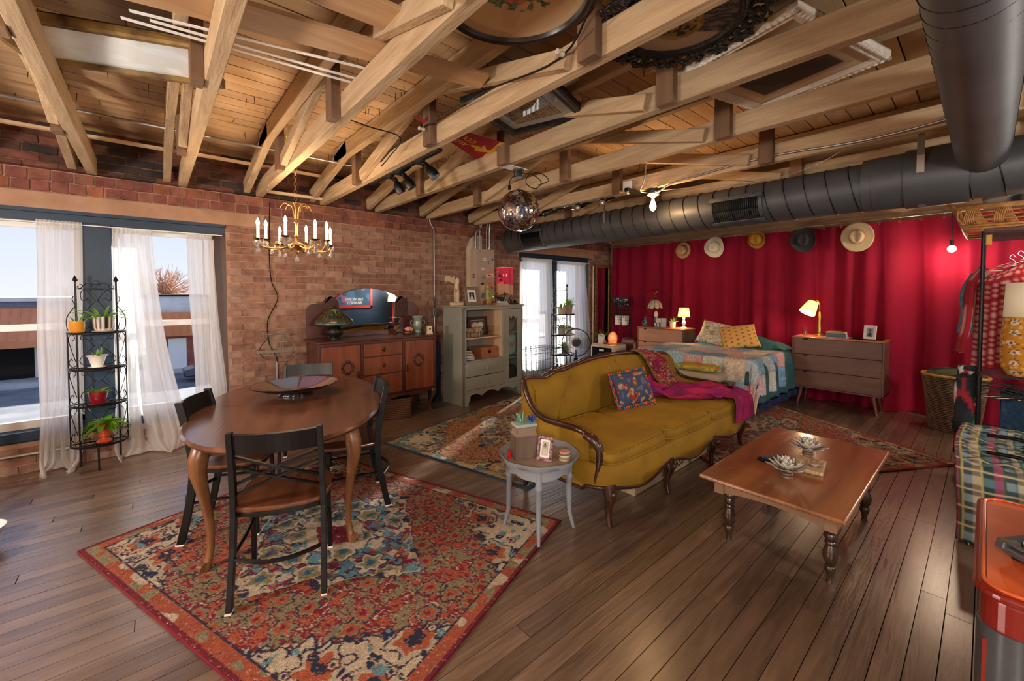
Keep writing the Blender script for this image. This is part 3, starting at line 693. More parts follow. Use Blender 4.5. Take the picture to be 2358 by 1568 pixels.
b.build('upholstered_back', 'mustard_velvet', t, smooth=60)
for a_, b_ in ((0.395, .40), (.595, .60)):
    i = round(a_*(len(TP)-1)); n_ = nrm(i); p = TP[i]
    b = MB(); b.tube([Vector((p.x+(.10 if a_ < .5 else -.10)*(1-q)**2*1.6, p.y, 0))+n_*(.095+.03*math.sin(q*PI*.8))+Vector((0, 0, p.z-.02-(p.z-.50)*q)) for q in np.linspace(0, 1, 10)], .007, 6); b.build('piping', 'mustard_velvet', t, smooth=True)
b = MB(); b.tube([p+nrm(i)*.018+Vector((0, 0, .012)) for i, p in enumerate(TP)], [.017+.011*(1 if 22 < i < 48 and (i // 3) % 1 == 0 else .4)+(.006*math.cos(i*1.9) if 26 < i < 44 else 0) for i in range(len(TP))], 10); b.build('carved_rail', 'sofa_wood', t, smooth=50)
for s, P0 in ((-1, TP[0]), (1, TP[-1])):
    b = MB(); pts = smooth([P0+Vector((0, .03, .012)), P0+Vector((-s*.004, -.03, .0)), P0+Vector((-s*.02, -.07, -.06)), P0+Vector((-s*.015, -.075, -.14)), P0+Vector((0, -.06, -.24)), P0+Vector((s*.0, -.055, -.31))], 3)
    b.tube(pts, [.030, .033, .036, .036, .035, .034, .033, .031, .029, .027, .025, .022, .02, .016, .012, .008][:len(pts)], 10, sy=.8); b.build('arm_scroll', 'sofa_wood', t, smooth=50)
def base_out(n=60):
    P = [(-1.165, .40), (-1.17, 0), (-1.165, -.20), (-1.15, -.30), (-1.09, -.375), (-.97, -.415), (-.65, -.43), (-.38, -.42), (0, -.435), (.36, -.42), (.7, -.43), (.95, -.42), (1.07, -.39), (1.15, -.31), (1.17, -.20), (1.175, 0), (1.17, .40)]
    return smooth([(x, y, 0) for x, y in P], 4)
BO = base_out(); zlow = lambda x, y: .232+.030*math.cos((x+.38)/.735*2*PI)*(1 if y < -.25 else 0)
b = MB(); b.prism([(p.x, p.y) for p in BO], .25, .405); 
b.grid(lambda u, v: (BO[round(u*64)].x*(1.004), BO[round(u*64)].y-.006+.012*math.sin(v*PI)*-1, zlow(BO[round(u*64)].x, BO[round(u*64)].y)+(.40-zlow(BO[round(u*64)].x, BO[round(u*64)].y))*v), 64, 6)
b.build('seat_base', 'mustard_velvet', t, smooth=50)
b = MB(); b.tube([Vector((p.x*1.006, p.y-.006, zlow(p.x, p.y)-.004)) for p in BO], .012, 8); b.build('lower_rail', 'sofa_wood', t, smooth=True)
for k, (xa, xb) in enumerate(((-1.12, -.412), (-.40, .338), (.35, 1.13))):
    b = MB(); cx = (xa+xb)/2; hw = (xb-xa)/2
    def puff(p, k=k): return Vector((p.x, p.y, p.z+(.018*(1-(p.x/hw)**2)*(1-(p.y/.34)**2) if p.z > 0 else 0)))
    sq(b, (cx, -.085, .445), (hw, .345, .046), .28, .18, 48, 12, fn=puff); b.build('seat_cushion', 'mustard_velvet', t, smooth=True)
    for zz in (.482, .414):
        b = MB(); pl = [(cx+sup(2*PI*q/60, hw, .345, 9)[0], -.085+sup(2*PI*q/60, hw, .345, 9)[1], zz) for q in range(60)]; b.tube(pl, .006, 6, closed=True); b.build('piping', 'mustard_velvet', t, smooth=True)
for x, y, d in ((-1.075, -.375, (-.4, -1)), (-.383, -.40, (0, -1)), (.366, -.40, (0, -1)), (1.07, -.37, (.5, -1)), (-1.1, .37, (-.2, 1)), (1.1, .37, (.2, 1))):
    b = MB(); d_ = Vector((d[0], d[1], 0)).normalized()
    pr = [(0, 0, .05), (.12, .016, .045), (.3, .02, .034), (.55, .002, .022), (.8, .004, .017), (.94, .014, .019), (1, .016, .016)]
    b.tube([Vector((x, y, .262*(1-a)+.002*a))+d_*o for a, o, r in pr], [r for a, o, r in pr], 8)
    b.ball((x+d_.x*.055, y+d_.y*.055, .225), (.018, .018, .022), 8, 6)
    b.build('leg', 'sofa_wood', t, smooth=60)
# throw over the right of the sofa: upper floral shawl, lower magenta cloth
def n1(x, s=0): return float(n2(x, .37*s, s))
mat('shawl', 'ffffff', .95, attr=True, bump=.5, bscale=200)
def shawl_c(u, v):
    h = hsh(math.floor(u*26), math.floor(v*60), 3); h2 = hsh(math.floor(u*52), math.floor(v*110), 5)
    if u < .10 or u > .97: return ('6a6030', '8a7a4a', '5a3a2a')[int(h2*2.99)]
    if h2 > .80: return 'b0a078'
    if h2 < .13: return '2a3a30'
    return ('8e1430', 'a31a38', '7a1026')[int(h*2.99)]
def shawl(u, v):
    # v 0 behind the sofa back, over the rail, down the front, out to the seat
    x = 3.66+.44*u+.30*max(0, v-.35)**1.1*(1.1-.3*u)
    P = [(0, 2.46, .50), (.22, 2.45, .74), (.33, 2.435, .885), (.40, 2.39, .925), (.47, 2.32, .905), (.55, 2.25, .83), (.75, 2.20, .66), (.9, 2.12, .55), (1, 2.02, .515)]
    for a, c in zip(P, P[1:]):
        if v <= c[0]+1e-9:
            k = (v-a[0])/(c[0]-a[0]); y = a[1]+(c[1]-a[1])*k; z = a[2]+(c[2]-a[2])*k; break
    z -= .06*u*u*(1 if v > .2 else .5)*math.exp(-((v-.45)/.4)**2)
    r = .016*math.sin(u*22+v*3)+.01*math.sin(u*47-v*5); return (x, y-.012-abs(r)*.9, z+r*.4)
b = MB(); b.grid(shawl, 60, 90, cols=shawl_c); one(b, 'floral_shawl', 'shawl', 'red floral shawl draped over the sofa back', 'shawl', smooth=True, thick=.006)
def mcol(u, v):
    k = n1(u*9+v*4, 2); return ('a10a62', '8c0a58', 'b5124e', '7d1470')[int(min(.999, k)*4)]
mat('magenta_cloth', 'ffffff', .85, 0, 'c8b0c0', nscale=7, attr=True, bump=.4, bscale=180, sheen=.3)
def mag2(u, v):
    f = .040*math.sin(u*15+v*4+1.3*math.sin(v*6))+.022*math.sin(u*33-v*11)+.05*float(n2(u*4, v*5, 4))+.012*math.sin(v*26+u*8)
    if v < .75:
        q = v/.75; c = Vector((3.66+.55*q, 2.20-.60*q)); w_ = .26+.02*q; n_ = Vector((.74, .67)) if q < .5 else Vector((.74+.2*(q-.5), .67-1.3*(q-.5)))
        p = c+n_*(u-.42)*2*w_; back = max(0, p.y-2.12); y = min(p.y, 2.20); return (min(p.x, 4.31), max(y, 1.512), .500+.02*(1-q)+abs(f)*.95+back*.9)
    q = (v-.75)/.25; c = Vector((4.21, 1.60)); p = c+Vector((.95, .03))*(u-.42)*.54; ff = abs(.03*math.sin(u*15+6))+.012
    return (min(p.x, 4.35+.03*q)-.03*q, 1.505-.012*min(1, q*4)-ff*q**.3, .545-.02*q-.20*q)
b = MB(); b.grid(mag2, 50, 80, cols=mcol); one(b, 'magenta_throw', 'magenta_cloth', 'crumpled magenta cloth spilling over the right end of the sofa seat', 'throw', smooth=True, thick=.006)
# pompom pillow
pr_ = R3('Z', math.radians(-14)) @ R3('X', math.radians(-24)) @ R3('Y', math.radians(-4))
t = thing('pompom_pillow', 'patterned blue pillow edged with orange and teal pompoms on the sofa', 'pillow', (3.22, 2.08, .655))
def pcols(u, v):
    x, y = u*9, v*7; i, j = math.floor(x), math.floor(y); k = float(n2(u*8, v*7, 8)); k2 = float(n2(u*17, v*15, 9))
    if max(abs(u-.5), abs(v-.5)) > .46: return '5a1526'
    if k > .64: return ('b8a880', 'a09884', 'b0482a', '8a2020', 'b08040')[int(min(.999, k2)*5)]
    if k < .14: return '6a6480'
    return '3c4a66'
b = MB(); throwpillow(b, (0, 0, 0), .43, .31, .14, pr_, pcols, 40); b.build('cover', 'attr_cloth', t, smooth=True)
rp_ = random.Random(4); pm = {'pompom': []}
for k in range(64):
    a = k/64.; s_ = int(a*4); q = (a*4) % 1
    x, z = ((-.5+q, .5), (.5, .5-q), (.5-q, -.5), (-.5, -.5+q))[s_]; p = pr_ @ Vector((x*.415, -.012, z*.30)); r = rp_.uniform(.0085, .0135)
    b = MB(); b.ball(p, r, 7, 5, col=('e8602a', 'e8602a', '1f7a86', '2a6aa0')[k % 4]); b.build('pompom', 'attr_cloth', t, smooth=True)
b = MB()
for k in range(90):
    q = k/90.; side = k % 2
    x, z = ((-.5, q-.5) if side else (q-.5, -.5)); p = pr_ @ Vector((x*.415, -.01, z*.30)); d = pr_ @ Vector(((-.03 if side else rp_.uniform(-.01, .01)), -.01, (-.03))); b.tube([p, p+d*.6+Vector((0, -.004, -.006)), p+d*1.2+Vector((rp_.uniform(-.01, .01), -.012, -.008))], .003, 4, col=('6a1a2a', 'b09878', '7a2030')[k % 3])
tag(b.build('tassel_fringe', 'attr_cloth', t), kind='stuff')
# box under the sofa
t = thing('wooden_crate', 'pale wooden crate lettered in black lying under the sofa', 'crate', (3.28, 1.82, 0), math.radians(1))
wood('crate_wood', '9a8468', 'bfa988', 'x', .8, .2, .08, 5)
for z0, z1 in ((.004, .068), (.072, .135)):
    b = MB(); b.span((-.60, -.13, z0), (.60, -.115, z1)); b.build('board', 'crate_wood', t, bevel=.002, bseg=1)
    b = MB(); b.span((-.60, .115, z0), (.60, .13, z1)); b.build('board', 'crate_wood', t, bevel=.002, bseg=1)
b = MB(); b.span((-.62, -.13, .002), (-.60, .13, .135)); b.span((.60, -.13, .002), (.62, .13, .135)); b.span((-.60, -.12, .002), (.60, .12, .012)); b.build('end_board', 'crate_wood', t)
b = text_mb('GLASS.', .095, lambda x, y, z: (x+.02, -.1315-z, y+.07), .001); b.build('lettering', 'dark_gap', t)
# ================================================================ SIDE TABLE
mat('grey_paint', '7e8288', .45, 0, '8c9096', nscale=5, bump=.08, bscale=30); mat('tray_wood', '8a7462', .4, 0, '9a8474', (.3, 1.5, 1), 6)
t = thing('tray_side_table', 'grey painted round tray table with four tapering legs beside the sofa', 'table', (1.845, 1.86, .01), math.radians(0))
ZT = .47
sc_ = lambda a, q: 1+.035*math.cos(4*a+PI)*(q > .5)
b = MB(); b.lathe([(.001, ZT-.018), (.215, ZT-.018), (.232, ZT-.012), (.246, ZT+.012), (.250, ZT+.014), (.250, ZT+.008), (.240, ZT-.020), (.21, ZT-.03), (.001, ZT-.03)], n=64, wav=lambda a, q: 1+.02*math.cos(8*a)*(.2 < q < .8)); b.build('tray', 'grey_paint', t, smooth=50)
b = MB(); b.lathe([(.001, ZT-.0165), (.207, ZT-.0165)], n=48); b.build('tray_inset', 'tray_wood', t)
b = MB(); b.grid(lambda u, v: (.195*math.cos(2*PI*u), .195*math.sin(2*PI*u), ZT-.03-(1-v)*(.045+.022*abs(math.cos(4*PI*u+PI/2))**.7)), 96, 2, cu=True); b.build('apron', 'grey_paint', t, thick=.012)
for k in range(4):
    a = PI/4+k*PI/2+PI/4*0; dx, dy = math.cos(a), math.sin(a)
    b = MB(); pr = [(ZT-.03, .190, .021), (.35, .190, .020), (.335, .190, .024), (.325, .190, .0245), (.315, .190, .019), (.2, .192, .0175), (.1, .195, .014), (.0, .222, .0105)]
    b.tube([(dx*r0, dy*r0, z) for z, r0, r in pr], [r for z, r0, r in pr], 12); b.build('leg', 'grey_paint', t, smooth=50)
# things on it
wood('box_wood', '5a453c', '75604f', 'z', .6, .1, 0, 6)
ZI = ZT-.0165+.0102
t = thing('book_box', 'tall carved brown wooden box on the tray table', 'box', (1.77, 1.92, ZI), math.radians(-20))
MB().span((-.075, -.05, 0), (.075, .05, .145)).build('body', 'box_wood', t, bevel=.002)
b = MB(); b.prism([(-.072, .145), (.072, .145), (.062, .16), (.058, .18), (.066, .198), (-.066, .198), (-.058, .18), (-.062, .16)], -.05, .05, lambda a, b_, c: (a, c, b_)); b.build('collar', 'tray_wood', t)
MB().span((-.06, -.052, .015), (.06, -.0495, .13)).build('panel', 'box_wood', t, bevel=.001)
t = thing('glass_block', 'frosted green glass slab on top of the carved box', 'slab', (1.77, 1.92, ZI+.1985), math.radians(-20)); MB().span((-.07, -.05, 0), (.07, .05, .018)).build('slab', mat('green_slab', 'b5c2b8', .15, 0, '98a89c', nscale=5), t, bevel=.003)
def aloe(name, label, loc, n, L, cols, base=None, seed=1, wid=.011, m='attr_gloss', el=(.5, 1.3)):
    t = thing(name, label, 'plant', loc); r = random.Random(seed)
    if base: base(t)
    for k in range(n):
        a = r.uniform(0, 2*PI); e_ = r.uniform(*el); l = L*r.uniform(.6, 1); d = Vector((math.cos(a)*math.cos(e_), math.sin(a)*math.cos(e_), math.sin(e_)))
        b = MB(); p0 = Vector((math.cos(a)*.008, math.sin(a)*.008, 0)); b.tube([p0, p0+d*l*.5+Vector((0, 0, -.0)), p0+d*l+Vector((0, 0, l*.18))], [wid, wid*.75, .001], 6, col=cols[k % len(cols)], sy=.5); b.build('leaf', m, t, smooth=True)
    return t
aloe('succulent', 'pale green spiky succulent on the carved box', (1.755, 1.93, ZI+.2165), 14, .075, ['5f8a74', '7fa68c', '4d7a66'], seed=3)
aloe('blue_flowers', 'cluster of deep blue glass flowers beside the succulent', (1.815, 1.90, ZI+.2165), 22, .05, ['12309a', '1a48b8', '0d2270', '3a9ac0'], seed=8, wid=.006)
def frame(name, label, loc, rz, w_, h_, fw_, fcol, mcol_, pic, tilt=.18, cat='picture frame', prop=True, dep=.014, m2=.012, z0=0.):
    t = thing(name, label, cat, loc, rz); R = R3('X', -tilt); T_ = lambda p: R @ Vector(p)
    b = MB()
    for (a0, c0, a1, c1) in ((-w_/2, 0, w_/2, fw_), (-w_/2, h_-fw_, w_/2, h_), (-w_/2, fw_, -w_/2+fw_, h_-fw_), (w_/2-fw_, fw_, w_/2, h_-fw_)):
        b.box(T_(((a0+a1)/2, 0, (c0+c1)/2)), (a1-a0, dep, c1-c0), R)
    b.build('frame', fcol, t, bevel=.0015, bseg=1)
    b = MB(); b.box(T_((0, .002, h_/2)), (w_-2*fw_+.002, dep*.4, h_-2*fw_+.002), R); b.build('mount', mcol_, t)
    iw, ih = w_-2*fw_-2*m2, h_-2*fw_-2*m2
    b = MB(); b.grid(lambda u, v: T_(((u-.5)*iw, -dep*.2-.0008, h_/2+(v-.5)*ih)), 16, 20, cols=pic); b.build('picture', 'attr_matte', t)
    if prop: b = MB(); b.beam(T_((0, .008, h_*.55)), (0, h_*.34+.01, .002), w_*.3, .004); b.build('prop_stand', fcol, t)
    return t
def portrait(bg, skin, cloth):
    def f(u, v):
        if ((u-.5)/.17)**2+((v-.66)/.14)**2 < 1: return skin
        if v < .5 and abs(u-.5) < .16+.5*(.5-v): return cloth
        if ((u-.5)/.23)**2+((v-.70)/.17)**2 < 1: return '241a16'
        return bg
    return f
mat('floral_dark', '3a1c22', .7, 0, 'b88a90', nscale=60, ncon=.4)
frame('photo_frame', 'dark floral photo frame leaning on the tray table', (1.815, 1.785, ZI), math.radians(-70), .10, .145, .018, 'floral_dark', 'white_paint', portrait('b8b09a', '8a8070', 'c8c0a8'), .22)
b = MB(); rr = random.Random(6)
t = thing('bead_tangle', 'heap of dark blue and red bead strings behind the photo frame', 'beads', (1.885, 1.85, ZI))
for k in range(60):
    MB().ball((rr.gauss(0, .016), rr.gauss(0, .016), .006+abs(rr.gauss(0, .045))), rr.uniform(.005, .009), 7, 5, col=('1d3540', '2a4a5a', '5a2530', '1a1a22', '3a7a8a')[k % 5]).build('bead', 'attr_gloss', t, smooth=True)
t = thing('coaster_stack', 'round stack of coral topped coasters on the tray table', 'coasters', (1.925, 1.715, ZI))
for k in range(5):
    MB().lathe([(.001, 0), (.034, 0), (.036, .003), (.036, .008), (.034, .0105), (.001, .0105)], (0, 0, k*.011), 24, col=('b8a888', '8a7a60', 'c8b898', '6a5a48', 'c9867a')[k]).build('coaster', 'attr_matte', t, smooth=40)
MB().cyl((0, 0, .0), (0, 0, .05), .0125, .0125, 12).build('red_tube', mat('red_plastic', 'b01c1c', .4), thing('red_tube', 'small red tube standing at the edge of the tray table', 'tube', (1.675, 1.955, ZI)))
# ================================================================ COFFEE TABLE
wood('coffee_top', '6e4226', '97623c', 'x', .25, .05, 0, 4, coat=.5); wood('coffee_apron', '7a5a42', '96765a', 'y', .45, .08, 0, 5); mat('turned_dark', '2c1c12', .34, 0, '442e1e', nscale=12, coat=.4)
t = thing('coffee_table', 'low brown wooden coffee table with dark turned legs', 'table', (3.08, .755, 0))
b = MB(); b.prism([(-.66, -.345), (.66, -.345), (.66, .345), (-.66, .345)], .412, .436); b.build('tabletop', 'coffee_top', t, bevel=.008, bseg=3)
b = MB(); b.span((-.64, -.335, .405), (.64, .335, .412)); b.build('edge_moulding', 'turned_dark', t, bevel=.002)
for nm, A, B_, N_ in (('end', -.475, .475, 0),):
    for sx in (-1, 1):
        b = MB(); b.prism([(-.29, .405), (.29, .405), (.29, .315)]+[(.29-.58*k/10, .315+.03*math.sin(PI*k/10)) for k in range(1, 10)]+[(-.29, .315)], -.01, .01, lambda a, b_, c, sx=sx: (sx*.545+c, a, b_)); b.build('apron', 'coffee_apron', t)
    for sy in (-1, 1):
        b = MB(); b.span((-.545, sy*.28-.01, .315), (.545, sy*.28+.01, .405)); b.build('apron', 'coffee_apron', t)
TL = [(.0, .018), (.018, .014), (.04, .017), (.07, .026), (.085, .027), (.092, .020), (.098, .022), (.12, .033), (.15, .037), (.175, .031), (.20, .022), (.205, .028), (.215, .028), (.222, .023), (.235, .029), (.25, .029), (.26, .024), (.27, .030), (.285, .030), (.29, .026)]
for sx in (-1, 1):
    for sy in (-1, 1):
        lx, ly = sx*.45+(.0), sy*.25
        b = MB(); b.lathe([(r, z) for z, r in TL], (lx, ly, 0), 18); b.span((lx-.030, ly-.030, .29), (lx+.030, ly+.030, .405)); b.build('leg', 'turned_dark', t, smooth=50)
        b = MB(); b.box((sx*.55, ly*1.07, .36), (.03, .05, .088)); b.build('corner_block', 'coffee_apron', t)
ZC = .4365
def lotus(name, loc, label):
    t = thing(name, label, 'candle holder', loc); mat('shell', 'f0ebe2', .3, 0, 'd8d0c6', nscale=20, transl=('f0e8dc', .3), coat=.4) if 'shell' not in MATS else None
    MB().lathe([(.030, 0), (.032, .002), (.032, .011), (.028, .013), (.001, .013)], n=20).build('base', 'steel', t, smooth=50)
    k = 0
    for ring_, (n, rad, el, L) in enumerate(((9, .012, .30, .108), (9, .012, .70, .094), (6, .010, 1.08, .082))):
        for j in range(n):
            a = 2*PI*(j+.5*ring_)/n; R = R3('Z', a) @ R3('Y', -el)
            def pt(u, v, L=L, R=R):
                w_ = .027*math.sin(PI*min(1, u**.8))**.8*(1-.2*u); return R @ Vector((.010+L*u, (v-.5)*2*w_, .006*(2*v-1)**2+.008*u*u))+Vector((0, 0, .016))
            b = MB(); b.grid(pt, 8, 4); o = b.build('petal', 'shell', t, smooth=True, thick=.0012)
            e_ = MB(); e_.tube([pt(q, 0) for q in np.linspace(.02, 1, 8)]+[pt(q, 1) for q in np.linspace(.98, .02, 8)], .0012, 4); e_.build('petal_rim', 'black_iron', o)
    return t
lotus('lotus_candle_holder', (2.80, .755, ZC), 'shell lotus candle holder nearer the camera on the coffee table')
lotus('lotus_candle_holder', (3.28, .765, ZC), 'shell lotus candle holder farther from the camera on the coffee table')
t = thing('remote_control', 'dark remote control on the coffee table', 'remote', (2.98, .875, ZC), math.radians(-32))
MB().box((0, 0, .010), (.20, .055, .02)).build('body', 'black_metal', t, bevel=.006)
for i in range(7):
    for j in range(3): MB().box((-.07+i*.023, (j-1)*.016, .0215), (.012, .009, .003), col=('3a4a80' if i < 1 else '55555a')).build('button', 'attr_matte', t)
t = thing('wooden_board', 'spalted pale wooden board between the two lotus holders', 'board', (3.02, .70, ZC), math.radians(8))
MB().box((0, 0, .011), (.24, .16, .022)).build('board', mat('spalted', 'c8ad84', .5, 0, '8a6a48', (1, 5, 1), 14), t, bevel=.006)
t = thing('scallop_shell', 'ridged pale pink shell lying on the wooden board', 'shell', (2.97, .655, ZC+.0225), math.radians(20))
b = MB(); b.grid(lambda u, v: (.045*v*math.cos(-1.1+2.2*u), .045*v*math.sin(-1.1+2.2*u), .012*math.sin(v*PI*.9)+.0025*math.cos(u*70)*v+.002), 60, 6, col='b09a90'); b.build('shell', 'attr_matte', t, smooth=True, thick=.002)
# stool under the coffee table
wood('stool_wood', '3a2a26', '4e3a34', 'x', .5, .1, 0, 6)
t = thing('low_step_stool', 'dark wooden step stool pushed under the coffee table', 'stool', (3.22, .78, 0))
MB().span((-.14, -.22, .17), (.14, .22, .195)).build('top', 'stool_wood', t, bevel=.004)
for s in (-1, 1):
    b = MB(); b.prism([(-.1, 0), (-.04, 0), (-.03, .06), (.03, .06), (.04, 0), (.1, 0), (.11, .17), (-.11, .17)], -.009, .009, lambda a, b_, c, s=s: (a, s*.18+c, b_)); b.build('leg_panel', 'stool_wood', t)
# ================================================================ BED
wood('walnut', '5a3a30', '73503f', 'y', .45, .08, 0, 5); wood('chest_front', 'a8785c', 'c09276', 'y', .45, .08, 0, 4); wood('walnut_top', '9a5636', 'b06a44', 'y', .35, .05, 0, 5, coat=.3)
mat('mattress', 'd8d4cc', .9, bump=.2, bscale=60); mat('green_coverlet', '2f6a58', .95, 0, '3a5a78', (1, 1, 1), 14, .9, .6, 120, attr=True)
BX0, BX1, BY0, BY1, BZ = 5.28, 7.06, 1.80, 3.24, .70
t = thing('bed', 'bed under a patchwork quilt in front of the red curtain', 'bed', ((BX0+BX1)/2, (BY0+BY1)/2, 0))
hx, hy = (BX1-BX0)/2, (BY1-BY0)/2
MB().span((-hx+.03, -hy+.03, .30), (hx, hy-.03, .46)).build('box_spring', 'black_metal', t, bevel=.02)
MB().span((-hx+.02, -hy+.02, .46), (hx, hy-.02, BZ-.01)).build('mattress', 'mattress', t, bevel=.05, bseg=4)
for x in (-hx+.12, hx-.12):
    for y in (-hy+.12, hy-.12): MB().lathe([(.035, 0), (.04, .02), (.03, .06), (.03, .30)], (x, y, 0), 10).build('leg', 'black_metal', t, smooth=50)
def drape(x0, x1, y0, y1, zt, ov, seed, rip=.02, cor=.05):
    """cloth over a box: ov = overhang at (x0 side, x1 side, y0 side, y1 side); returns fn(u,v)"""
    Lx, Ly = (x1-x0)+ov[0]+ov[1], (y1-y0)+ov[2]+ov[3]
    def f(u, v):
        X = x0-ov[0]+u*Lx; Y = y0-ov[2]+v*Ly; dx = max(x0-X, 0)+max(X-x1, 0); dy = max(y0-Y, 0)+max(Y-y1, 0); sxn = -1 if X < x0 else 1; syn = -1 if Y < y0 else 1
        cx, cy = min(max(X, x0), x1), min(max(Y, y0), y1); d = math.hypot(dx, dy) if dx and dy else dx+dy
        fold = rip*(math.sin((Y if dx else X)*17+seed)+.6*math.sin((Y if dx else X)*39+seed*2))*min(1, d/.15)
        fl = .02+.06*d+fold; k = 1-math.exp(-d/.04) if d else 0
        nx, ny = ((sxn*dx/d if d else 0), (syn*dy/d if d else 0)); r_ = cor*k
        px, py = cx+nx*(r_*.6+fl*k), cy+ny*(r_*.6+fl*k); drop = max(0, d-cor*.4)
        if dx and dy: drop *= .96
        z = zt-drop+.006*math.sin(X*23+seed)*math.sin(Y*19)+.01*float(n2(X*4, Y*4, seed))
        return (px, py, max(z, .014+.01*abs(math.sin(X*30))))
    return f
ccx, ccy = (BX0+BX1)/2, (BY0+BY1)/2
def gcol(u, v):
    k = float(n2(u*30, v*30, 3)); return 'd8e0c8' if k < .3 else ('b8d8e8' if k < .5 else 'ffffff' if k < .8 else 'd8c870')
b = MB(); b.grid(drape(BX0+.02, BX1-.02, BY0, BY1, BZ+.005, (.3, 0, .52, .45), 2), 50, 60, cols=gcol); one(b, 'green_coverlet', 'green_coverlet', 'green and blue striped coverlet hanging down the near side of the bed', 'coverlet', smooth=True, thick=.008)
mat('grass_fringe', '1d2c58', .9)
b = MB(); r_ = random.Random(3)
for k in range(170):
    x = BX0+.05+k/170*1.65; f0 = BY0-.09-.012*math.sin(x*17+2); b.tube([(x, f0, .195), (x+r_.uniform(-.01, .01), f0-.004, .15), (x+r_.uniform(-.015, .015), f0+.005, .105)], .003, 4)
tag(one(b, 'coverlet_fringe', 'grass_fringe', 'dark blue tassel fringe along the lower hem of the green coverlet', 'fringe'), kind='stuff')
# blanket mound at the head
b = MB(); b.grid(lambda u, v: (6.60+.42*u, 1.84+1.42*v, BZ+.015+.17*math.sin(PI*min(1, u*1.1))**.7*math.sin(PI*v)**.55+.01*math.sin(v*30)), 16, 50, cols=gcol); one(b, 'bolster_cover', 'green_coverlet', 'rounded green covered bolster behind the two bed pillows', 'bolster', smooth=True)
mat('quilt', 'ffffff', .95, 0, 'dcd6cc', nscale=60, ncon=.5, bump=.5, bscale=130, attr=True)
QP = ['d4a8a8', '8ab2c8', 'e2d8ca', 'd2b0b0', '7ca8cc', 'd8c6b0', 'd8dcd6', 'bcc8d4', 'd8c0c6', '9cc0c8']
def qcol(u, v):
    i, j = math.floor(u*6.2), math.floor(v*9.5); base = Vector(lin(QP[int(hsh(i, j, 4)*9.99)])); fu, fv = (u*6.2) % 1, (v*9.5) % 1
    p_ = float(n2(u*95, v*150, 7)); q = math.sin(fu*50)*math.sin(fv*42)
    if i % 2 == j % 2: k = 1.22 if q > .1 else .88
    else: k = 1.25 if p_ > .72 else (.72 if p_ < .2 else 1.0)
    if abs(fu-.5) > .485 or abs(fv-.5) > .485: k *= .75
    return tuple(min(1, c*k) for c in base)
fq = drape(BX0-.012, BX1, BY0-.012, BY1+.012, BZ+.022, (.52, -.80, .44, .45), 5, .022, .06)
def quilt(u, v):
    p = Vector(fq(u, v)); return (p.x, p.y, p.z+.003*math.sin(u*150)*(1 if p.z > .6 else .5))
b = MB(); b.grid(quilt, 120, 180, cols=qcol); one(b, 'patchwork_quilt', 'quilt', 'pink, blue and cream patchwork quilt over the foot of the bed', 'quilt', smooth=True, thick=.01)
rA = R3('Z', math.radians(-72)) @ R3('X', math.radians(-38)) @ R3('Y', math.radians(14)); rB = R3('Z', math.radians(-66)) @ R3('X', math.radians(-42)) @ R3('Y', math.radians(-10))
def pc1(u, v):
    a = math.sin(u*40+3*math.sin(v*16))+math.sin(v*38+3*math.sin(u*14)); return 'a89868' if abs(a) < .45 else ('c9bfa8' if a > 1.3 else 'e6dcc8')
def pc2(u, v):
    fx, fy = (u*6) % 1-.5, (v*6+.5*(int(u*6) % 2)) % 1-.5; r = math.hypot(fx, fy*1.1); return '5a5a3a' if r < .13 else ('b5562a' if r < .2 else 'e0aa5c')
b = MB(); throwpillow(b, (6.46, 2.72, .895), .44, .40, .16, rA, pc1, 40); one(b, 'cream_pillow', 'attr_cloth', 'cream scroll patterned pillow with a pink tassel on the bed', 'pillow', smooth=True)
b = MB(); b.ball((6.35, 2.95, .765), .028, 10, 8, col='b81a6a'); one(b, 'pink_pompom', 'attr_cloth', 'pink tassel ball at the corner of the cream pillow', 'tassel', smooth=True)
b = MB(); throwpillow(b, (6.34, 2.33, .885), .48, .40, .16, rB, pc2, 44); one(b, 'orange_pillow', 'attr_cloth', 'orange block printed pillow leaning on the cream pillow', 'pillow', smooth=True)
# trunk at the bed foot
t = thing('bench_trunk', 'dark wooden bench at the foot of the bed', 'bench', (4.93, 2.30, 0))
MB().span((-.17, -.40, .445), (.17, .40, .475)).build('top', 'walnut', t, bevel=.006)
MB().span((-.15, -.38, .12), (.15, .38, .445)).build('body', 'walnut', t, bevel=.003)
for x in (-.13, .13):
    for y in (-.35, .35): MB().cyl((x, y, 0), (x, y, .12), .018, .022, 8).build('leg', 'walnut', t)
b = MB(); sq(b, (4.90, 2.23, .532), (.155, .28, .056), .55, .35, 36, 12, col='b5a890'); one(b, 'beige_cushion', 'attr_cloth', 'thick beige folded cushion on the bench at the bed foot', 'cushion', smooth=True)
b = MB(); sq(b, (4.90, 2.25, .628), (.13, .22, .040), .6, .35, 60, 14, fn=lambda p: p*(1+.03*math.sin(p.y*110)), cols=lambda u, v: ('c9b030', 'd8c040', 'b89a28', 'c86a3a', '7a9a48')[int(hsh(int(u*40), int(v*14), 2)*4.99)]); one(b, 'yellow_cushion', 'attr_cloth', 'small yellow floral cushion on top of the beige cushion', 'cushion', smooth=True)
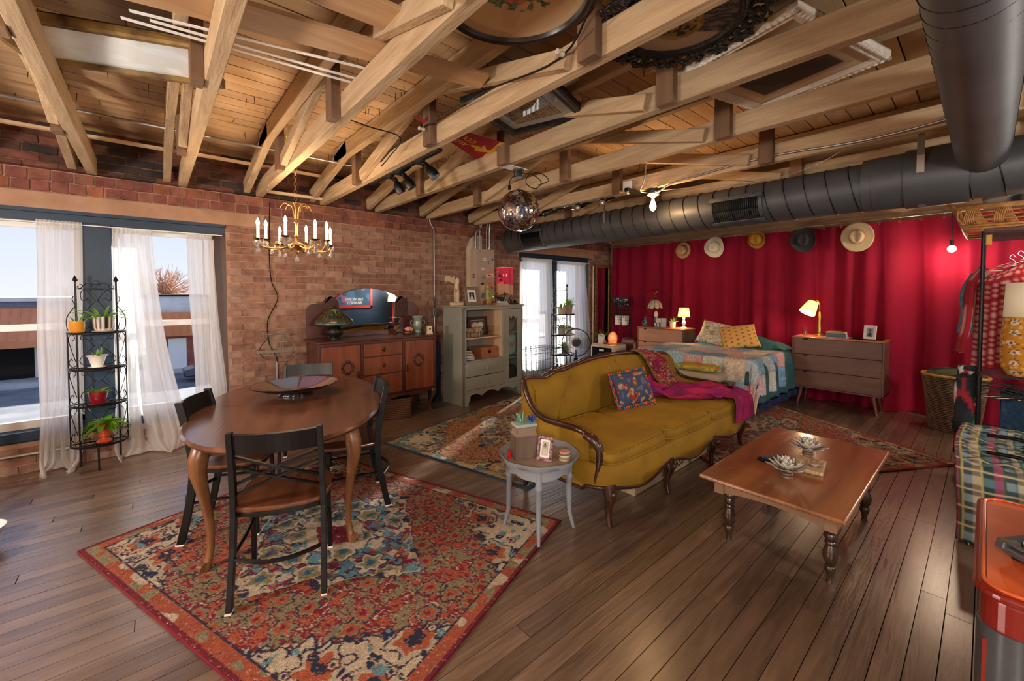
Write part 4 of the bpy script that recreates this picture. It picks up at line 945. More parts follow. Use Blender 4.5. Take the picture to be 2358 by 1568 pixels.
# ================================================================ DRESSERS
def dresser(name, label, x0, y0, y1, z0, z1, front, nd=3, deep=.42):
    W_ = y1-y0; t = thing(name, label, 'dresser', (x0, (y0+y1)/2, 0)); h = W_/2; tk = .018
    b = MB(); b.span((0, -h, z1-tk), (deep, h, z1)); b.build('top', 'walnut_top', t, bevel=.002)
    b = MB(); b.span((0, -h, z0), (deep, -h+tk, z1-tk)); b.span((0, h-tk, z0), (deep, h, z1-tk)); b.span((0, -h, z0), (deep, h, z0+tk)); b.span((deep-.01, -h, z0), (deep, h, z1-tk)); b.build('body', 'walnut', t, bevel=.0015, bseg=1)
    dh = (z1-z0-2*tk)/nd
    for k in range(nd):
        za = z0+tk+k*dh; d = MB(); d.span((.008, -h+tk+.002, za+.002), (.026, h-tk-.002, za+dh-.004)); dr = d.build('drawer', front, t, bevel=.0015, bseg=1)
        n_ = MB(); n_.box((.0075, h-.15, za+dh-.012), (.003, .05, .016)); n_.build('finger_notch', 'dark_gap', dr)
    for sx, xx in ((-1, .06), (1, deep-.06)):
        for sy in (-1, 1): MB().cyl((xx+sx*.03, sy*(h-.06), 0), (xx, sy*(h-.10), z0), .013, .024, 10).build('leg', 'walnut', t, smooth=50)
    return t
dresser('walnut_dresser', 'three drawer walnut dresser with splayed legs right of the bed', 6.62, .80, 1.75, .235, .92, 'walnut')
dresser('pale_front_dresser', 'three drawer dresser with pinkish wood fronts left of the bed', 6.30, 3.14, 3.96, .235, .935, 'chest_front')
def book(name, loc, rz, d, col, label, pages='d8d0bc', cat='book', group=None):
    t = thing(name, label, cat, loc, rz, group); MB().box((0, 0, d[2]/2), (d[0]-.004, d[1]-.004, d[2]-.006), col=pages).build('pages', 'attr_matte', t)
    b = MB(); b.box((0, 0, .0015), (d[0], d[1], .003)); b.box((0, 0, d[2]-.0015), (d[0], d[1], .003)); b.box((-d[0]/2+.0015, 0, d[2]/2), (.003, d[1], d[2])); b.col = None
    b.c = [lin(col)]*len(b.v); b.hc = True; b.build('cover', 'attr_matte', t); return t
# right dresser top
Z9 = .9203
t = thing('drinking_glass', 'ribbed drinking glass near the lamp on the walnut dresser', 'glass', (6.84, 1.66, Z9))
MB().lathe([(.001, .003), (.028, .003), (.030, .006), (.036, .115), (.034, .115), (.028, .01)], n=24).build('glass', 'clear_glass', t, smooth=50)
MB().lathe([(.001, .008), (.028, .008), (.031, .055), (.001, .055)], n=20).build('water', 'clear_glass', t, smooth=50)
t = thing('desk_lamp', 'tilted desk lamp with a glowing cream shade on the walnut dresser', 'lamp', (6.95, 1.52, Z9))
MB().lathe([(.001, 0), (.06, 0), (.06, .012), (.03, .02), (.018, .05), (.022, .12), (.016, .19), (.02, .26), (.012, .33)], n=16).build('base', 'brass', t, smooth=50)
MB().tube([(0, 0, .33), (0, .0, .42), (-.01, .015, .47), (-.03, .04, .49)], .007, 8).build('neck', 'brass', t, smooth=True)
mat('shade_glow', 'f5e2b8', .8, emit='ffd890', estr=.7, transl=('ffe6b0', .5)); mat('shade_inside', 'fff4dc', .8, emit='fff0c8', estr=7.)
Rl = R3('Z', math.radians(-150)) @ R3('X', math.radians(0)) @ R3('Y', math.radians(-38)); sc0 = Vector((-.06, .09, .40))
MB().lathe([(.098, -.10), (.062, .07)], sc0, 28, cap=False, rot=R3('Y', math.radians(28)) @ R3('X', math.radians(18))).build('lamp_shade', 'shade_glow', t, smooth=True, thick=.002)
MB().ball(sc0+Vector((-.015, .01, -.04)), .03, 10, 8).build('bulb', 'bulb_glow', t, smooth=True)
light('desk_lamp_light', 'POINT', (6.95-.08, 1.52+.10, Z9+.33), 5, (1, .74, .46), .04)
zb = Z9
for k, (d, c, lb, rz) in enumerate((((.16, .23, .012), 'c8ccd0', 'spiral notebook under the books on the walnut dresser', 0), ((.14, .21, .04), '4a6a7a', 'blue grey thick book on the notebook', .05), ((.13, .20, .025), 'a08a5a', 'tan book under the red spectacles', -.04))):
    book('book', (6.80, 1.30, zb+.0005), rz, d, c, lb); zb += d[2]+.0006
t = thing('spectacles', 'red rimmed spectacles lying on the tan book', 'glasses', (6.78, 1.30, zb+.004))
for s in (-1, 1): MB().tube([(.02*math.cos(a), s*.028+.022*math.sin(a), .012+.01*math.sin(a)) for a in np.linspace(0, 2*PI, 16)[:-1]], .002, 5, closed=True).build('rim', 'red_plastic', t, smooth=True); MB().tube([(.02, s*.05, .012), (.1, s*.045, .006)], .002, 5).build('temple', 'red_plastic', t)
t = thing('black_tray', 'thin black tray near the right end of the walnut dresser', 'tray', (6.82, .985, Z9)); MB().lathe([(.001, 0), (.14, 0), (.15, .012), (.145, .012), (.135, .004), (.001, .004)], n=32, sx=.7, sy=1.1).build('tray', 'black_metal', t, smooth=50)
frame('photo_frame', 'white photo frame standing on the black tray', (6.81, .97, Z9+.0045), math.radians(-104), .13, .175, .012, 'plastic_white', 'white_paint', portrait('9aa4a8', '6a7078', '3a4048'), .14, m2=.02)
# left dresser top
Z8 = .9353
t = thing('table_lamp', 'small lit table lamp with white turned base beside the bed', 'lamp', (6.52, 3.24, Z8))
MB().lathe([(.001, 0), (.048, 0), (.05, .008), (.04, .02), (.022, .03), (.018, .05), (.03, .075), (.03, .10), (.018, .12), (.016, .155), (.022, .165), (.010, .18), (.008, .21)], n=22).build('base', 'plastic_white', t, smooth=50)
MB().lathe([(.093, .185), (.072, .335)], n=30, cap=False).build('lamp_shade', 'shade_glow', t, smooth=True, thick=.002)
for r, z in ((.0945, .19), (.0735, .33)): MB().tube([(r*math.cos(a), r*math.sin(a), z) for a in np.linspace(0, 2*PI, 30)[:-1]], .0035, 5, closed=True).build('trim_band', 'brass', t)
MB().ball((0, 0, .25), .028, 10, 8).build('bulb', 'bulb_glow', t, smooth=True)
light('table_lamp_light', 'POINT', (6.52, 3.24, Z8+.25), 15, (1, .72, .42), .05)
pot_m = 'attr_gloss'
def pot(t, prof, col, soilz, m='attr_gloss', r_s=None, cols=None, n=28, nm='pot'):
    MB().lathe(prof, n=n, col=None if cols else col, cols=cols).build(nm, m, t, smooth=45)
    MB().lathe([(.001, soilz), (r_s, soilz)], n=16).build('soil', 'soil', t)
def leafpot(name, label, loc, prof, col, soilz, rs, n, L, wid, seed, cols, el=(.2, 1.4), droop=.3, pcols=None, m='attr_gloss', lm='leaf'):
    t = thing(name, label, 'plant', loc); pot(t, prof, col, soilz, m, rs, pcols); r = random.Random(seed)
    for k in range(n):
        a = r.uniform(0, 2*PI); e_ = r.uniform(*el); l = L*r.uniform(.55, 1); s0 = Vector((rs*.5*math.cos(a), rs*.5*math.sin(a), soilz)); d = Vector((math.cos(a)*math.cos(e_), math.sin(a)*math.cos(e_), math.sin(e_))); sd = Vector((-math.sin(a), math.cos(a), 0))
        def f(u, v): return s0+d*l*u+Vector((0, 0, -droop*l*u*u))+sd*(v-.5)*2*wid*math.sin(PI*min(.98, u**.8+.03))+Vector((0, 0, wid*.5*abs(2*v-1)))
        b = MB(); b.grid(f, 7, 2, col=cols[k % len(cols)]); b.build('leaf', lm, t, smooth=True)
    return t
G1 = ['dfffd0', 'b8e8a0', 'f0ffd8']; G2 = ['9ac890', '6a9a68', 'b0d8a0']
leafpot('potted_plant', 'leafy plant in a cream ridged pot left of the small lit lamp', (6.50, 3.42, Z8), [(.001, 0), (.04, 0), (.046, .02), (.048, .095), (.043, .095), (.04, .08)], 'e0cfae', .08, .04, 12, .13, .020, 5, G2, droop=.15)
t = thing('hoop_stand', 'large thin metal hoop stand holding a flower lamp', 'stand', (6.50, 3.74, Z8))
MB().tube([(0, .235*math.cos(a), .40+.235*math.sin(a)) for a in np.linspace(0, 2*PI, 50)[:-1]], .004, 6, closed=True).build('hoop', 'black_iron', t, smooth=True)
MB().lathe([(.001, 0), (.06, 0), (.06, .01), (.01, .02), (.006, .17)], n=16).build('base', 'black_iron', t, smooth=50)
MB().tube([(0, 0, .635), (.01, -.03, .60), (0, .02, .55), (0, 0, .47)], .003, 6).build('hook_wire', 'brass', t, smooth=True)
mat('opal_petal', 'e8dcc0', .35, 0, 'cfc09a', nscale=14, transl=('f0e4c8', .35)); 
t2 = thing('flower_shade_lamp', 'white petal shaped glass shade hanging in the metal hoop', 'lamp', (6.50, 3.74, Z8+.30))
for k in range(8):
    a0 = 2*PI*k/8
    def f(u, v, a0=a0): a = a0+(v-.5)*2*PI/8*.98*(1-max(0, u-.6)**2*4); r = .018+.10*math.sin(u*PI*.52)**.9+.006*math.cos((v-.5)*PI); return (r*math.cos(a), r*math.sin(a), .165-.16*u**1.3)
    p = MB(); p.grid(f, 8, 6); p_ = p.build('petal', 'opal_petal', t2, smooth=True, thick=.002)
    l_ = MB(); l_.tube([f(u, 0) for u in np.linspace(0, 1, 8)], .003, 4); l_.build('lead_line', 'black_iron', p_)
MB().cyl((0, 0, .15), (0, 0, .185), .018, .012, 10).build('cap', 'black_iron', t2)
book('carved_box_book', (6.50, 3.66, Z8), 1.57, (.12, .04, .15), '5a3a24', 'upright dark carved box behind the floral plaque', cat='box'); 
t = thing('egg_vase', 'white egg shaped vase under the flower lamp', 'vase', (6.56, 3.755, Z8+.0)); MB().lathe([(.001, 0), (.03, 0), (.032, .14), (.02, .15), (.034, .18), (.03, .23), (.012, .265), (.001, .27)], n=18, col='e8e4dc').build('vase', 'attr_gloss', t, smooth=True)
frame('small_plaque', 'black and white plaque leaning on the carved box', (6.42, 3.66, Z8), -1.5, .10, .075, .006, 'black_metal', 'white_paint', lambda u, v: 'e8e8e8' if n2(u*9, v*9, 4) > .5 else '202020', .1, m2=.003)
frame('tablet', 'pale grey tablet leaning beside the carved box', (6.45, 3.555, Z8), -1.5, .09, .155, .004, 'steel', 'plastic_white', lambda u, v: 'b8bcc0', .12, m2=.002)
t = thing('mermaid_figurine', 'teal seated figurine on a bowl at the left end of the dresser', 'figurine', (6.42, 3.88, Z8))
MB().lathe([(.001, 0), (.035, 0), (.055, .02), (.06, .035), (.05, .035), (.001, .02)], n=20, col='1f7a80').build('bowl', 'attr_gloss', t, smooth=True)
MB().tube([(0, 0, .02), (.0, -.01, .06), (.005, -.005, .10), (.0, 0, .13)], [.026, .022, .019, .010], 10, col='2a8a90').build('torso', 'attr_gloss', t, smooth=True)
MB().ball((0, 0, .15), (.017, .017, .021), 10, 8, col='3a9a8a').build('head', 'attr_gloss', t, smooth=True)
MB().tube([(0, .01, .11), (-.02, .035, .08), (-.03, .02, .045)], .007, 6, col='2a8a90').build('arm', 'attr_gloss', t, smooth=True); MB().ball((-.035, 0, .045), .016, 8, 6, col='b0502a').build('ball', 'attr_gloss', t, smooth=True)
# ================================================================ RED CURTAIN
mat('red_velvet', '94062c', .8, 0, '7c0426', (1, 1, .3), 2.5, .7, .3, 160, sheen=.25, bstretch=(1, 1, 1), spec=.25)
mat('red_hem', '700c20', .9)
def curtain(y, z, s=0):
    h = 1-z/2.44; f = math.sin(y*23+1.6*math.sin(y*5))*.036+math.sin(y*9.3+2+.6*math.sin(z*1.3+y))*.040+(abs((y*2.7+.25*math.sin(z*1.1)*(1-z/3)) % 1-.5)**.6-.4)*.05
    x = 7.19+f*(.45+.75*h)
    if z < .25: x -= (.25-z)*.45*(1+.8*math.sin(y*9))*.6
    return x
for k, (ya, yb) in enumerate(((5.10, 3.62), (3.64, 2.14), (2.16, .86), (.88, -.55))):
    b = MB()
    def f(u, v, ya=ya, yb=yb): y = ya+(yb-ya)*u; z = .006+2.43*v-.010*(1-abs(math.sin(y*9.7)))*(v > .95); return (curtain(y, z)+.004*math.sin(k*3), y, z)
    b.grid(f, 130, 26); c = b.build('red_curtain', 'red_velvet', None, smooth=True)
    tag(c, 'red velvet curtain panel '+('leftmost, beside the brick wall', 'behind the two bed pillows and table lamp', 'behind the walnut dresser', 'rightmost, behind the wicker hamper and bare bulb')[k], 'curtain', 'red velvet curtain panels')
b = MB(); b.tube([(7.17, 5.2, 2.462), (7.17, 2, 2.468), (7.17, -.8, 2.462)], .006, 8); t = thing('curtain_rod', 'thin steel curtain rod along the top of the red curtain', 'rod', (0, 0, 0)); b.build('rod', 'steel', t, smooth=True)
for k in range(30):
    y = 5.05-k*.195; b = MB(); b.tube([(7.17+.014*math.cos(a), y, 2.452+.018*math.sin(a)) for a in np.linspace(0, 2*PI, 10)[:-1]], .0022, 4, closed=True); b.tube([(7.165, y+.012*math.cos(a), 2.415+.012*math.sin(a)) for a in np.linspace(0, 2*PI, 10)[:-1]], .003, 4, closed=True); b.build('ring', 'brass', t)
# ================================================================ HATS
def hat(label, y, z, col, brim, curl, crown, band, tilt=0, roll=0, pinch=.35, ell=1.12):
    R = Matrix.Rotation(-PI/2, 3, 'Y') @ R3('Z', roll); t = thing('hat', label, 'hat', (7.06, y, z), 0, 'hats pinned along the top of the red curtain')
    T_ = lambda x, y_, z_: R3('Z', tilt) @ (R @ Vector((x, y_, z_)))
    def br(u, v):
        a = 2*PI*u; r = .078+(brim-.078)*v; x, y_ = r*math.cos(a)*ell, r*math.sin(a); return T_(x, y_, curl*abs(math.sin(a))**2.2*v*v*1.2-.01*abs(math.cos(a))*v)
    b = MB(); b.grid(br, 40, 6, cu=True, col=col); b.build('brim', 'attr_cloth', t, smooth=True, thick=.004)
    def cr(u, v):
        a = 2*PI*u; rr = .079*(1-.16*v) if v < .8 else .079*(.87-(v-.8)/.2*.87); zz = crown*min(1, v/.8); x, y_ = rr*math.cos(a)*ell, rr*math.sin(a)
        zz -= pinch*crown*math.exp(-(y_/.018)**2)*max(0, v-.55)*1.6; 
        if math.cos(a) > .2: zz -= pinch*.2*crown*v
        return T_(x, y_, zz)
    b = MB(); b.grid(cr, 40, 14, cu=True, col=col); b.build('crown', 'attr_cloth', t, smooth=True)
    b = MB(); b.tube([T_(.0805*math.cos(a)*ell, .0805*math.sin(a), .012) for a in np.linspace(0, 2*PI, 40)[:-1]], .008, 6, closed=True, col=band); b.build('hat_band', 'attr_cloth', t, smooth=True)
    return t
hat('small tan straw hat, leftmost of the five on the curtain', 3.54, 2.26, 'a8865a', .135, .0, .10, '4a3424', pinch=.1, ell=1.05)
hat('white felt cowboy hat, second from left on the curtain', 2.99, 2.27, 'd8d0b8', .155, .05, .11, 'b8ae94', roll=.2)
hat('mustard yellow hat, third from left on the curtain', 2.36, 2.33, 'b5862a', .120, .03, .11, '6a4a1a', roll=.15)
hat('charcoal grey cowboy hat, fourth from left on the curtain', 1.74, 2.265, '3c3c3c', .155, .085, .12, '4a4438')
hat('wide cream hat with a feathered band, rightmost of the five', 1.155, 2.25, 'd0bd98', .175, .01, .11, 'c09468', roll=.1)
# hanging bulb at the right
t = thing('hanging_bulb', 'bare lit bulb hanging on a black cord before the red curtain', 'lamp', (6.90, .285, 2.01)); MB().ball((0, 0, 0), .038, 14, 10).build('bulb', 'bulb_glow', t, smooth=True); MB().cyl((0, 0, .035), (0, 0, .10), .018, .016, 12).build('socket', 'black_metal', t); MB().tube([(0, 0, .10), (.003, .004, .35), (0, 0, .545)], .004, 6).build('cord', 'black_metal', t)
light('hanging_bulb_light', 'POINT', (6.85, .285, 1.96), 11, (1, .76, .52), .04)
# hamper
mat('wicker', '5a4436', .7, 0, '86684c', nscale=30, ncon=.7, bump=.4, bscale=60); mat('wicker_gold', 'a06a34', .55, 0, 'c8965a', nscale=25)
t = thing('wicker_hamper', 'tall brown wicker laundry hamper in front of the red curtain', 'hamper', (6.62, .22, 0))
NH = 64
for k in range(30):
    z = .012+k*.0195; r = .165+.06*(z/.6); ph = PI*(k % 2)
    b = MB(); b.tube([((r+.006*math.cos(NH/2*a*1+ph))*math.cos(a), (r+.006*math.cos(NH/2*a+ph))*math.sin(a)*1.1, z) for a in np.linspace(0, 2*PI, NH+1)[:-1]], .0088, 4, closed=True); b.build('weave_row', 'wicker', t)
b = MB(); b.tube([(.232*math.cos(a), .232*math.sin(a)*1.1, .605) for a in np.linspace(0, 2*PI, 40)[:-1]], .016, 8, closed=True); b.build('rim', 'wicker_gold', t, smooth=True)
MB().lathe([(.001, .01), (.155, .01), (.218, .59)], cap=False, n=32, sy=1.1).build('lining', 'dark_gap', t)
b = MB(); sq(b, (6.62, .22, .60), (.19, .205, .075), .9, .9, 40, 14, fn=lambda p: p*(1+.16*float(n2(p.x*18+5, p.y*18+5, 3))), cols=lambda u, v: '141416' if n2(u*7, v*5, 2) > .3 else '4a5234'); one(b, 'laundry', 'attr_cloth', 'heap of black and olive clothes in the wicker hamper', 'clothes', smooth=True)
# crate, salt lamp, plant, wire basket near the wall mirror
t = thing('cube_table', 'white framed cube table with a cage front printed with a dog', 'table', (6.12, 4.42, 0), math.radians(-90))
b = MB()
for a0, a1 in (((-.23, -.2, .56), (.23, .2, .58)), ((-.23, -.2, 0), (-.21, .2, .56)), ((.21, -.2, 0), (.23, .2, .56)), ((-.23, -.2, .0), (.23, .2, .02)), ((-.21, .18, .02), (.21, .2, .56))): b.span(a0, a1)
b.build('body', 'plastic_white', t, bevel=.002)
MB().span((-.21, -.185, .02), (.21, -.18, .56)).build('inner_panel', 'dark_gap', t)
for k in range(13): MB().cyl((-.2+k*.0333, -.198, .02), (-.2+k*.0333, -.198, .555), .0025, .0025, 5).build('bar', 'black_iron', t)
for k in range(6): MB().cyl((-.21, -.201, .10+k*.085), (.21, -.201, .10+k*.085), .0025, .0025, 5).build('cross_bar', 'black_iron', t)
MB().span((-.05, -.206, .49), (.05, -.203, .53)).build('label_plate', 'plastic_white', t)
b = MB(); b.ball((0, -.19, .27), (.06, .008, .07), 12, 8, col='222226'); b.ball((0, -.197, .28), (.02, .006, .06), 10, 8, col='e8e4e0'); b.ball((-.11, -.19, .26), (.05, .006, .09), 10, 8, col='c03a60'); b.ball((.10, -.19, .26), (.05, .006, .09), 10, 8, col='c03a60'); b.build('printed_dog', 'attr_matte', t, smooth=True)
b = MB(); b.box((6.12, 4.42, .593), (.40, .44, .024)); one(b, 'wooden_tray', 'pale_strip', 'flat wooden tray on top of the white cube table', 'tray', bevel=.003)
t = thing('salt_lamp', 'glowing orange pink salt rock lamp on the wooden tray', 'lamp', (6.08, 4.30, .606)); mat('salt', 'e08a58', .6, 0, 'f0b890', nscale=9, emit='ff7a50', estr=.12, bump=.6, bscale=14)
MB().lathe([(.06, 0), (.085, .015), (.085, .02)], n=20).build('base', 'pale_strip', t)
b = MB(); b.lathe([(.04, .02), (.078, .035), (.088, .10), (.078, .16), (.045, .205), (.012, .23)], n=7, wav=lambda a, q: 1+.1*math.sin(a*3+q*4)); b.build('salt_rock', 'salt', t)
light('salt_light', 'POINT', (5.93, 4.2, .78), .5, (1, .5, .25), .05)
t = leafpot('spider_plant', 'spiky green plant in a glass cylinder on the wooden tray', (6.08, 4.54, .606), [(.001, 0), (.06, 0), (.062, .004), (.062, .17), (.059, .17), (.058, .02)], 'cfd4d0', .12, .055, 26, .30, .009, 9, G2, (.5, 1.4), .45)
t = thing('small_jar', 'small dark jar between the plant and the salt lamp', 'jar', (6.03, 4.42, .606)); MB().lathe([(.001, 0), (.02, 0), (.022, .05), (.015, .06), (.015, .072), (.001, .072)], n=14, col='5a2430').build('jar', 'attr_gloss', t, smooth=50)
b = MB(); sq(b, (6.62, 4.28, .40), (.13, .18, .30), .6, .5, 30, 14, fn=lambda p: p*(1+.08*float(n2(p.x*12, p.z*12, 3))), cols=lambda u, v: ('7a1a28', '3a1c20', 'a8988a', '8a2a3a', '4a2a20')[int(hsh(int(u*12), int(v*9), 5)*4.99)]); one(b, 'folded_textiles', 'attr_cloth', 'stack of dark red patterned textiles behind the cube table', 'textiles', smooth=True)
t = thing('wire_basket_rack', 'tall black wire rack with two baskets before the red curtain', 'rack', (6.55, 4.42, 0))
for s in (-1, 1): MB().tube([(.02, s*.16, 0), (.0, s*.17, .8), (.0, s*.19, 1.46)], .009, 6).build('post', 'black_iron', t)
for z0, z1, wb, wt in ((1.12, 1.42, .15, .19), (.92, 1.12, .14, .165)):
    b = MB()
    for k in range(9):
        q = -1+k/4.; b.cyl((-.06, q*wb, z0), (-.11, q*wt, z1), .003, .003, 4); b.cyl((.06, q*wb, z0), (.04, q*wt, z1), .003, .003, 4)
    for k in range(5):
        v = k/4.; w_ = wb+(wt-wb)*v; z = z0+(z1-z0)*v; b.tube([(-.06-.05*v, -w_, z), (-.06-.05*v, w_, z), (.06-.02*v, w_, z), (.06-.02*v, -w_, z)], .0035 if k < 4 else .006, 4, closed=True)
    b.build('basket', 'black_iron', t)
for k, s in enumerate((-1, 1)):
    t = thing('white_jar', 'white lidded jar in the lower wire basket, '+('right' if s < 0 else 'left')+' one', 'jar', (6.52, 4.42+s*.075, .925)); MB().lathe([(.001, 0), (.055, 0), (.062, .02), (.066, .15), (.068, .155), (.068, .17), (.001, .172)], n=18).build('jar', 'plastic_white', t, smooth=50)
b = MB(); rr = random.Random(12)
for k in range(26):
    p = [Vector((6.50+rr.uniform(-.05, .05), 4.42+rr.uniform(-.16, .16), 1.26+rr.uniform(0, .17))) for q in range(4)]; b.tube(smooth(p, 4), .006, 5, col=('1a1a1e', '1a1a1e', '2a7a70', 'd8d8dc', '3a3a40')[k % 5])
tag(one(b, 'cable_tangle', 'attr_matte', 'tangle of black, teal and white cables in the upper wire basket', 'cables', smooth=True), kind='stuff')
# wall mirror in the corner
t = thing('corner_mirror', 'tall gilt framed mirror leaning on the brick wall beside the curtain', 'mirror', (7.0, 5.19, .2)); 
b = MB(); b.span((-.26, -.02, 0), (-.22, .02, 1.88)); b.span((.17, -.02, 0), (.23, .02, 1.88)); b.span((-.22, -.02, 1.82), (.17, .02, 1.88)); b.span((-.22, -.02, 0), (.17, .02, .06)); b.build('frame', mat('old_gilt', '6a4a2a', .5, .4, 'a07a48', nscale=20), t, bevel=.004); MB().span((-.22, -.005, .06), (.17, .002, 1.82)).build('glass', 'mirror', t)
t = thing('leaning_pole', 'long pale wooden pole leaning beside the corner mirror', 'pole', (0, 0, 0)); MB().cyl((6.62, 5.16, .15), (6.68, 5.20, 2.05), .016, .016, 8).build('pole', 'pale_strip', t)
# ================================================================ SHEER CURTAINS
def sheer(label, xt, xb, zt, zb, y0, seed, fold=40, amp=.016, pool=0., bow=0., group='sheer white window curtains', dx=None):
    r = random.Random(seed); t = thing('sheer_curtain', label, 'curtain', (0, 0, 0), group=group)
    def f(u, v):
        s_ = 1-v; k = s_**1.15; a = xt[0]+(xb[0]-xt[0])*k; b_ = xt[1]+(xb[1]-xt[1])*(s_**(bow or 1.15)); x = a+(b_-a)*u
        gather = 1 if v > .93 else .5+.9*s_; ff = amp*gather*(math.sin(u*fold+seed+2*math.sin(s_*2.2+seed))+.5*math.sin(u*fold*2.3+seed*3))
        z = zb+(zt-zb)*v; y = y0-.025-ff*(.5 if v > .93 else 1)-.05*s_*s_*(1+.5*math.sin(u*7+seed))
        if pool and z < .10: k2 = (.10-z)/.10; y -= pool*k2*(.6+.4*math.sin(u*9+seed)); z = .012+.03*abs(math.sin(u*14+seed))*(1-k2)+max(0, z*.5); x += .05*math.sin(u*11+seed)*k2
        return (x+.012*math.sin(s_*9+u*5+seed)*s_, y, max(z, .012))
    b = MB(); b.grid(f, 70, 60); b.build('panel', 'sheer', t, smooth=True)
    b = MB(); b.grid(lambda u, v: (xt[0]+(xt[1]-xt[0])*u, y0-.028-.010*math.sin(u*fold*2.1)-.012*math.sin(v*PI), zt-.012+.05*v), 80, 5); b.build('gathered_heading', 'sheer', t, smooth=True)
    return t
sheer('sheer white curtain bunched at the left side of the blue centre post', (-.72, -.45), (-.74, -.50), 2.085, -.02, W, 1, 34, .018, .16)
sheer('sheer white curtain right of the blue centre post, sweeping out at its foot', (-.265, .01), (-.28, .27), 2.06, -.02, W, 2, 26, .020, .14, 1.5)
sheer('sheer white curtain at the right edge of the near window, behind the dining chair', (.265, .475), (.33, .60), 2.055, -.02, W, 3, 24, .014, .10)
sheer('sheer white curtain over the left half of the far window', (4.76, 5.50), (4.76, 5.60), 2.08, .0, W, 4, 50, .014, .06)
sheer('sheer white curtain over the right half of the far window', (5.63, 6.45), (5.66, 6.66), 2.06, .0, W, 5, 54, .014, .06)
for x0, x1, lb in ((-1.3, .56, 'near'), (4.75, 6.58, 'far')):
    b = MB(); b.cyl((x0, W-.028, 2.10), (x1, W-.028, 2.10), .005, .005, 8); one(b, 'curtain_rod', 'plastic_white', 'slim white rod of the %s window sheers' % lb, 'rod')
# ================================================================ PLANT STAND
def scroll(c, r, a0, turns, n=16, pl='xz', y=0., k=.55):
    out = []
    for i in range(n+1):
        q = i/n; a = a0+turns*2*PI*q; rr = r*(1-k*q); out.append((c[0]+rr*math.cos(a), y, c[1]+rr*math.sin(a)))
    return out
def plant_stand(label, loc, wd, dp, zs, top):
    t = thing('plant_stand', label, 'shelf', loc); h = wd/2; ip = h*.70
    for s in (-1, 1):
        b = MB(); b.tube([(s*ip, 0, 0), (s*ip, 0, top)], .0075, 6); b.lathe([(.006, 0), (.016, .012), (.017, .02), (.001, .06)], (s*ip, 0, top), 8); b.build('back_post', 'black_iron', t)
        b = MB(); b.tube([(s*h, -.02, zs[-1]), (s*h, -.02, zs[0])], .005, 6); b.build('side_post', 'black_iron', t)
    b = MB(); b.tube([(0, -dp, 0), (0, -dp, zs[-1])], .007, 6); b.build('front_leg', 'black_iron', t)
    def arc(k, z, n=20): return [(h*k*math.cos(a), -.02*k-(dp-.02)*k*math.sin(a)**.9 if math.sin(a) > 0 else -.02*k, z) for a in np.linspace(0.0, PI, n)]
    for z in zs:
        b = MB(); b.tube(arc(1, z), .0075, 6, sy=1.3); b.tube([(-h, -.01, z), (h, -.01, z)], .006, 6)
        for k in (.25, .4, .55, .7, .85): b.tube(arc(k, z), .003, 5)
        b.tube([(0, 0, z), (0, -dp, z)], .004, 5); b.build('shelf', 'black_iron', t)
    for za, zb_ in zip(zs[1:]+[zs[-1]], zs):
        if za == zb_: continue
        H_ = zb_-za
        for s in (-1, 1):
            b = MB(); cx = s*(ip+h)/2; r = (h-ip)*.42
            b.tube(smooth([(s*ip, -.01, za+H_*.25), (s*(ip+.0), -.012, za+H_*.12), (cx, -.012, za+.012), (s*h*.97, -.015, za+H_*.15), (s*h*.9, -.015, za+H_*.28), (cx, -.015, za+H_*.22)], 4), .003, 5)
            b.tube(smooth([(s*(ip+.01), -.01, za+H_*.2), (s*(h-.015), -.015, za+H_*.62), (s*(h-.005), -.015, za+H_*.85), (cx, -.015, za+H_*.97), (s*(ip+.012), -.01, za+H_*.85), (cx, -.01, za+H_*.76)], 4), .003, 5); b.build('side_scroll', 'black_iron', t, smooth=True)
            b = MB(); b.tube(smooth([(s*.02, -.005, za+H_*.60), (s*.10, -.005, za+H_*.98), (s*ip*.78, -.005, za+H_*.93), (s*ip*.8, -.005, za+H_*.8), (s*ip*.45, -.005, za+H_*.80)], 5), .003, 5)
            b.tube(smooth([(s*.015, -.005, za+H_*.62), (s*ip*.85, -.005, za+H_*.27), (s*ip*.75, -.005, za+.03), (s*ip*.3, -.005, za+.02)], 5), .003, 5); b.build('back_scroll', 'black_iron', t, smooth=True)
    zt = zs[0]
    b = MB(); b.tube([(-ip, 0, top-.06), (ip, 0, top-.06)], .004, 6)
    for s in (-1, 1):
        b.tube(scroll((s*(ip-.025), top-.04), .022, PI/2+(0 if s < 0 else 0), s*.9, 12), .003, 5)
        b.tube(smooth([(s*(ip-.03), 0, top-.058), (s*.06, 0, top-.012), (s*.02, 0, top-.02), (s*.035, 0, top-.048)], 5), .003, 5)
        b.tube(smooth([(s*.005, 0, top-.16), (s*.06, 0, top-.075), (s*ip*.75, 0, top-.09), (s*ip*.7, 0, top-.16), (s*.05, 0, top-.14)], 5), .003, 5)
        b.tube(smooth([(s*.005, 0, top-.16), (s*ip*.8, 0, zt+.12), (s*ip*.7, 0, zt+.03), (s*.04, 0, zt+.05)], 5), .003, 5)
        b.tube(smooth([(s*(ip+.004), 0, top-.20), (s*(ip+.02), 0, top-.15), (s*(ip+.012), 0, top-.12)], 4), .003, 5)
        b.tube(smooth([(s*ip, 0, top-.20), (s*h, -.01, zt+.13), (s*(h-.005), -.01, zt+.02), (s*(ip+.01), 0, zt+.02), (s*(ip+.02), 0, zt+.09)], 5), .0035, 5)
    b.tube([(.018*math.cos(a), 0, top-.005+.018*math.sin(a)) for a in np.linspace(0, 2*PI, 14)[:-1]], .003, 5, closed=True); b.build('crest_scroll', 'black_iron', t, smooth=True)
    return t
SX, SY = -.368, 5.115
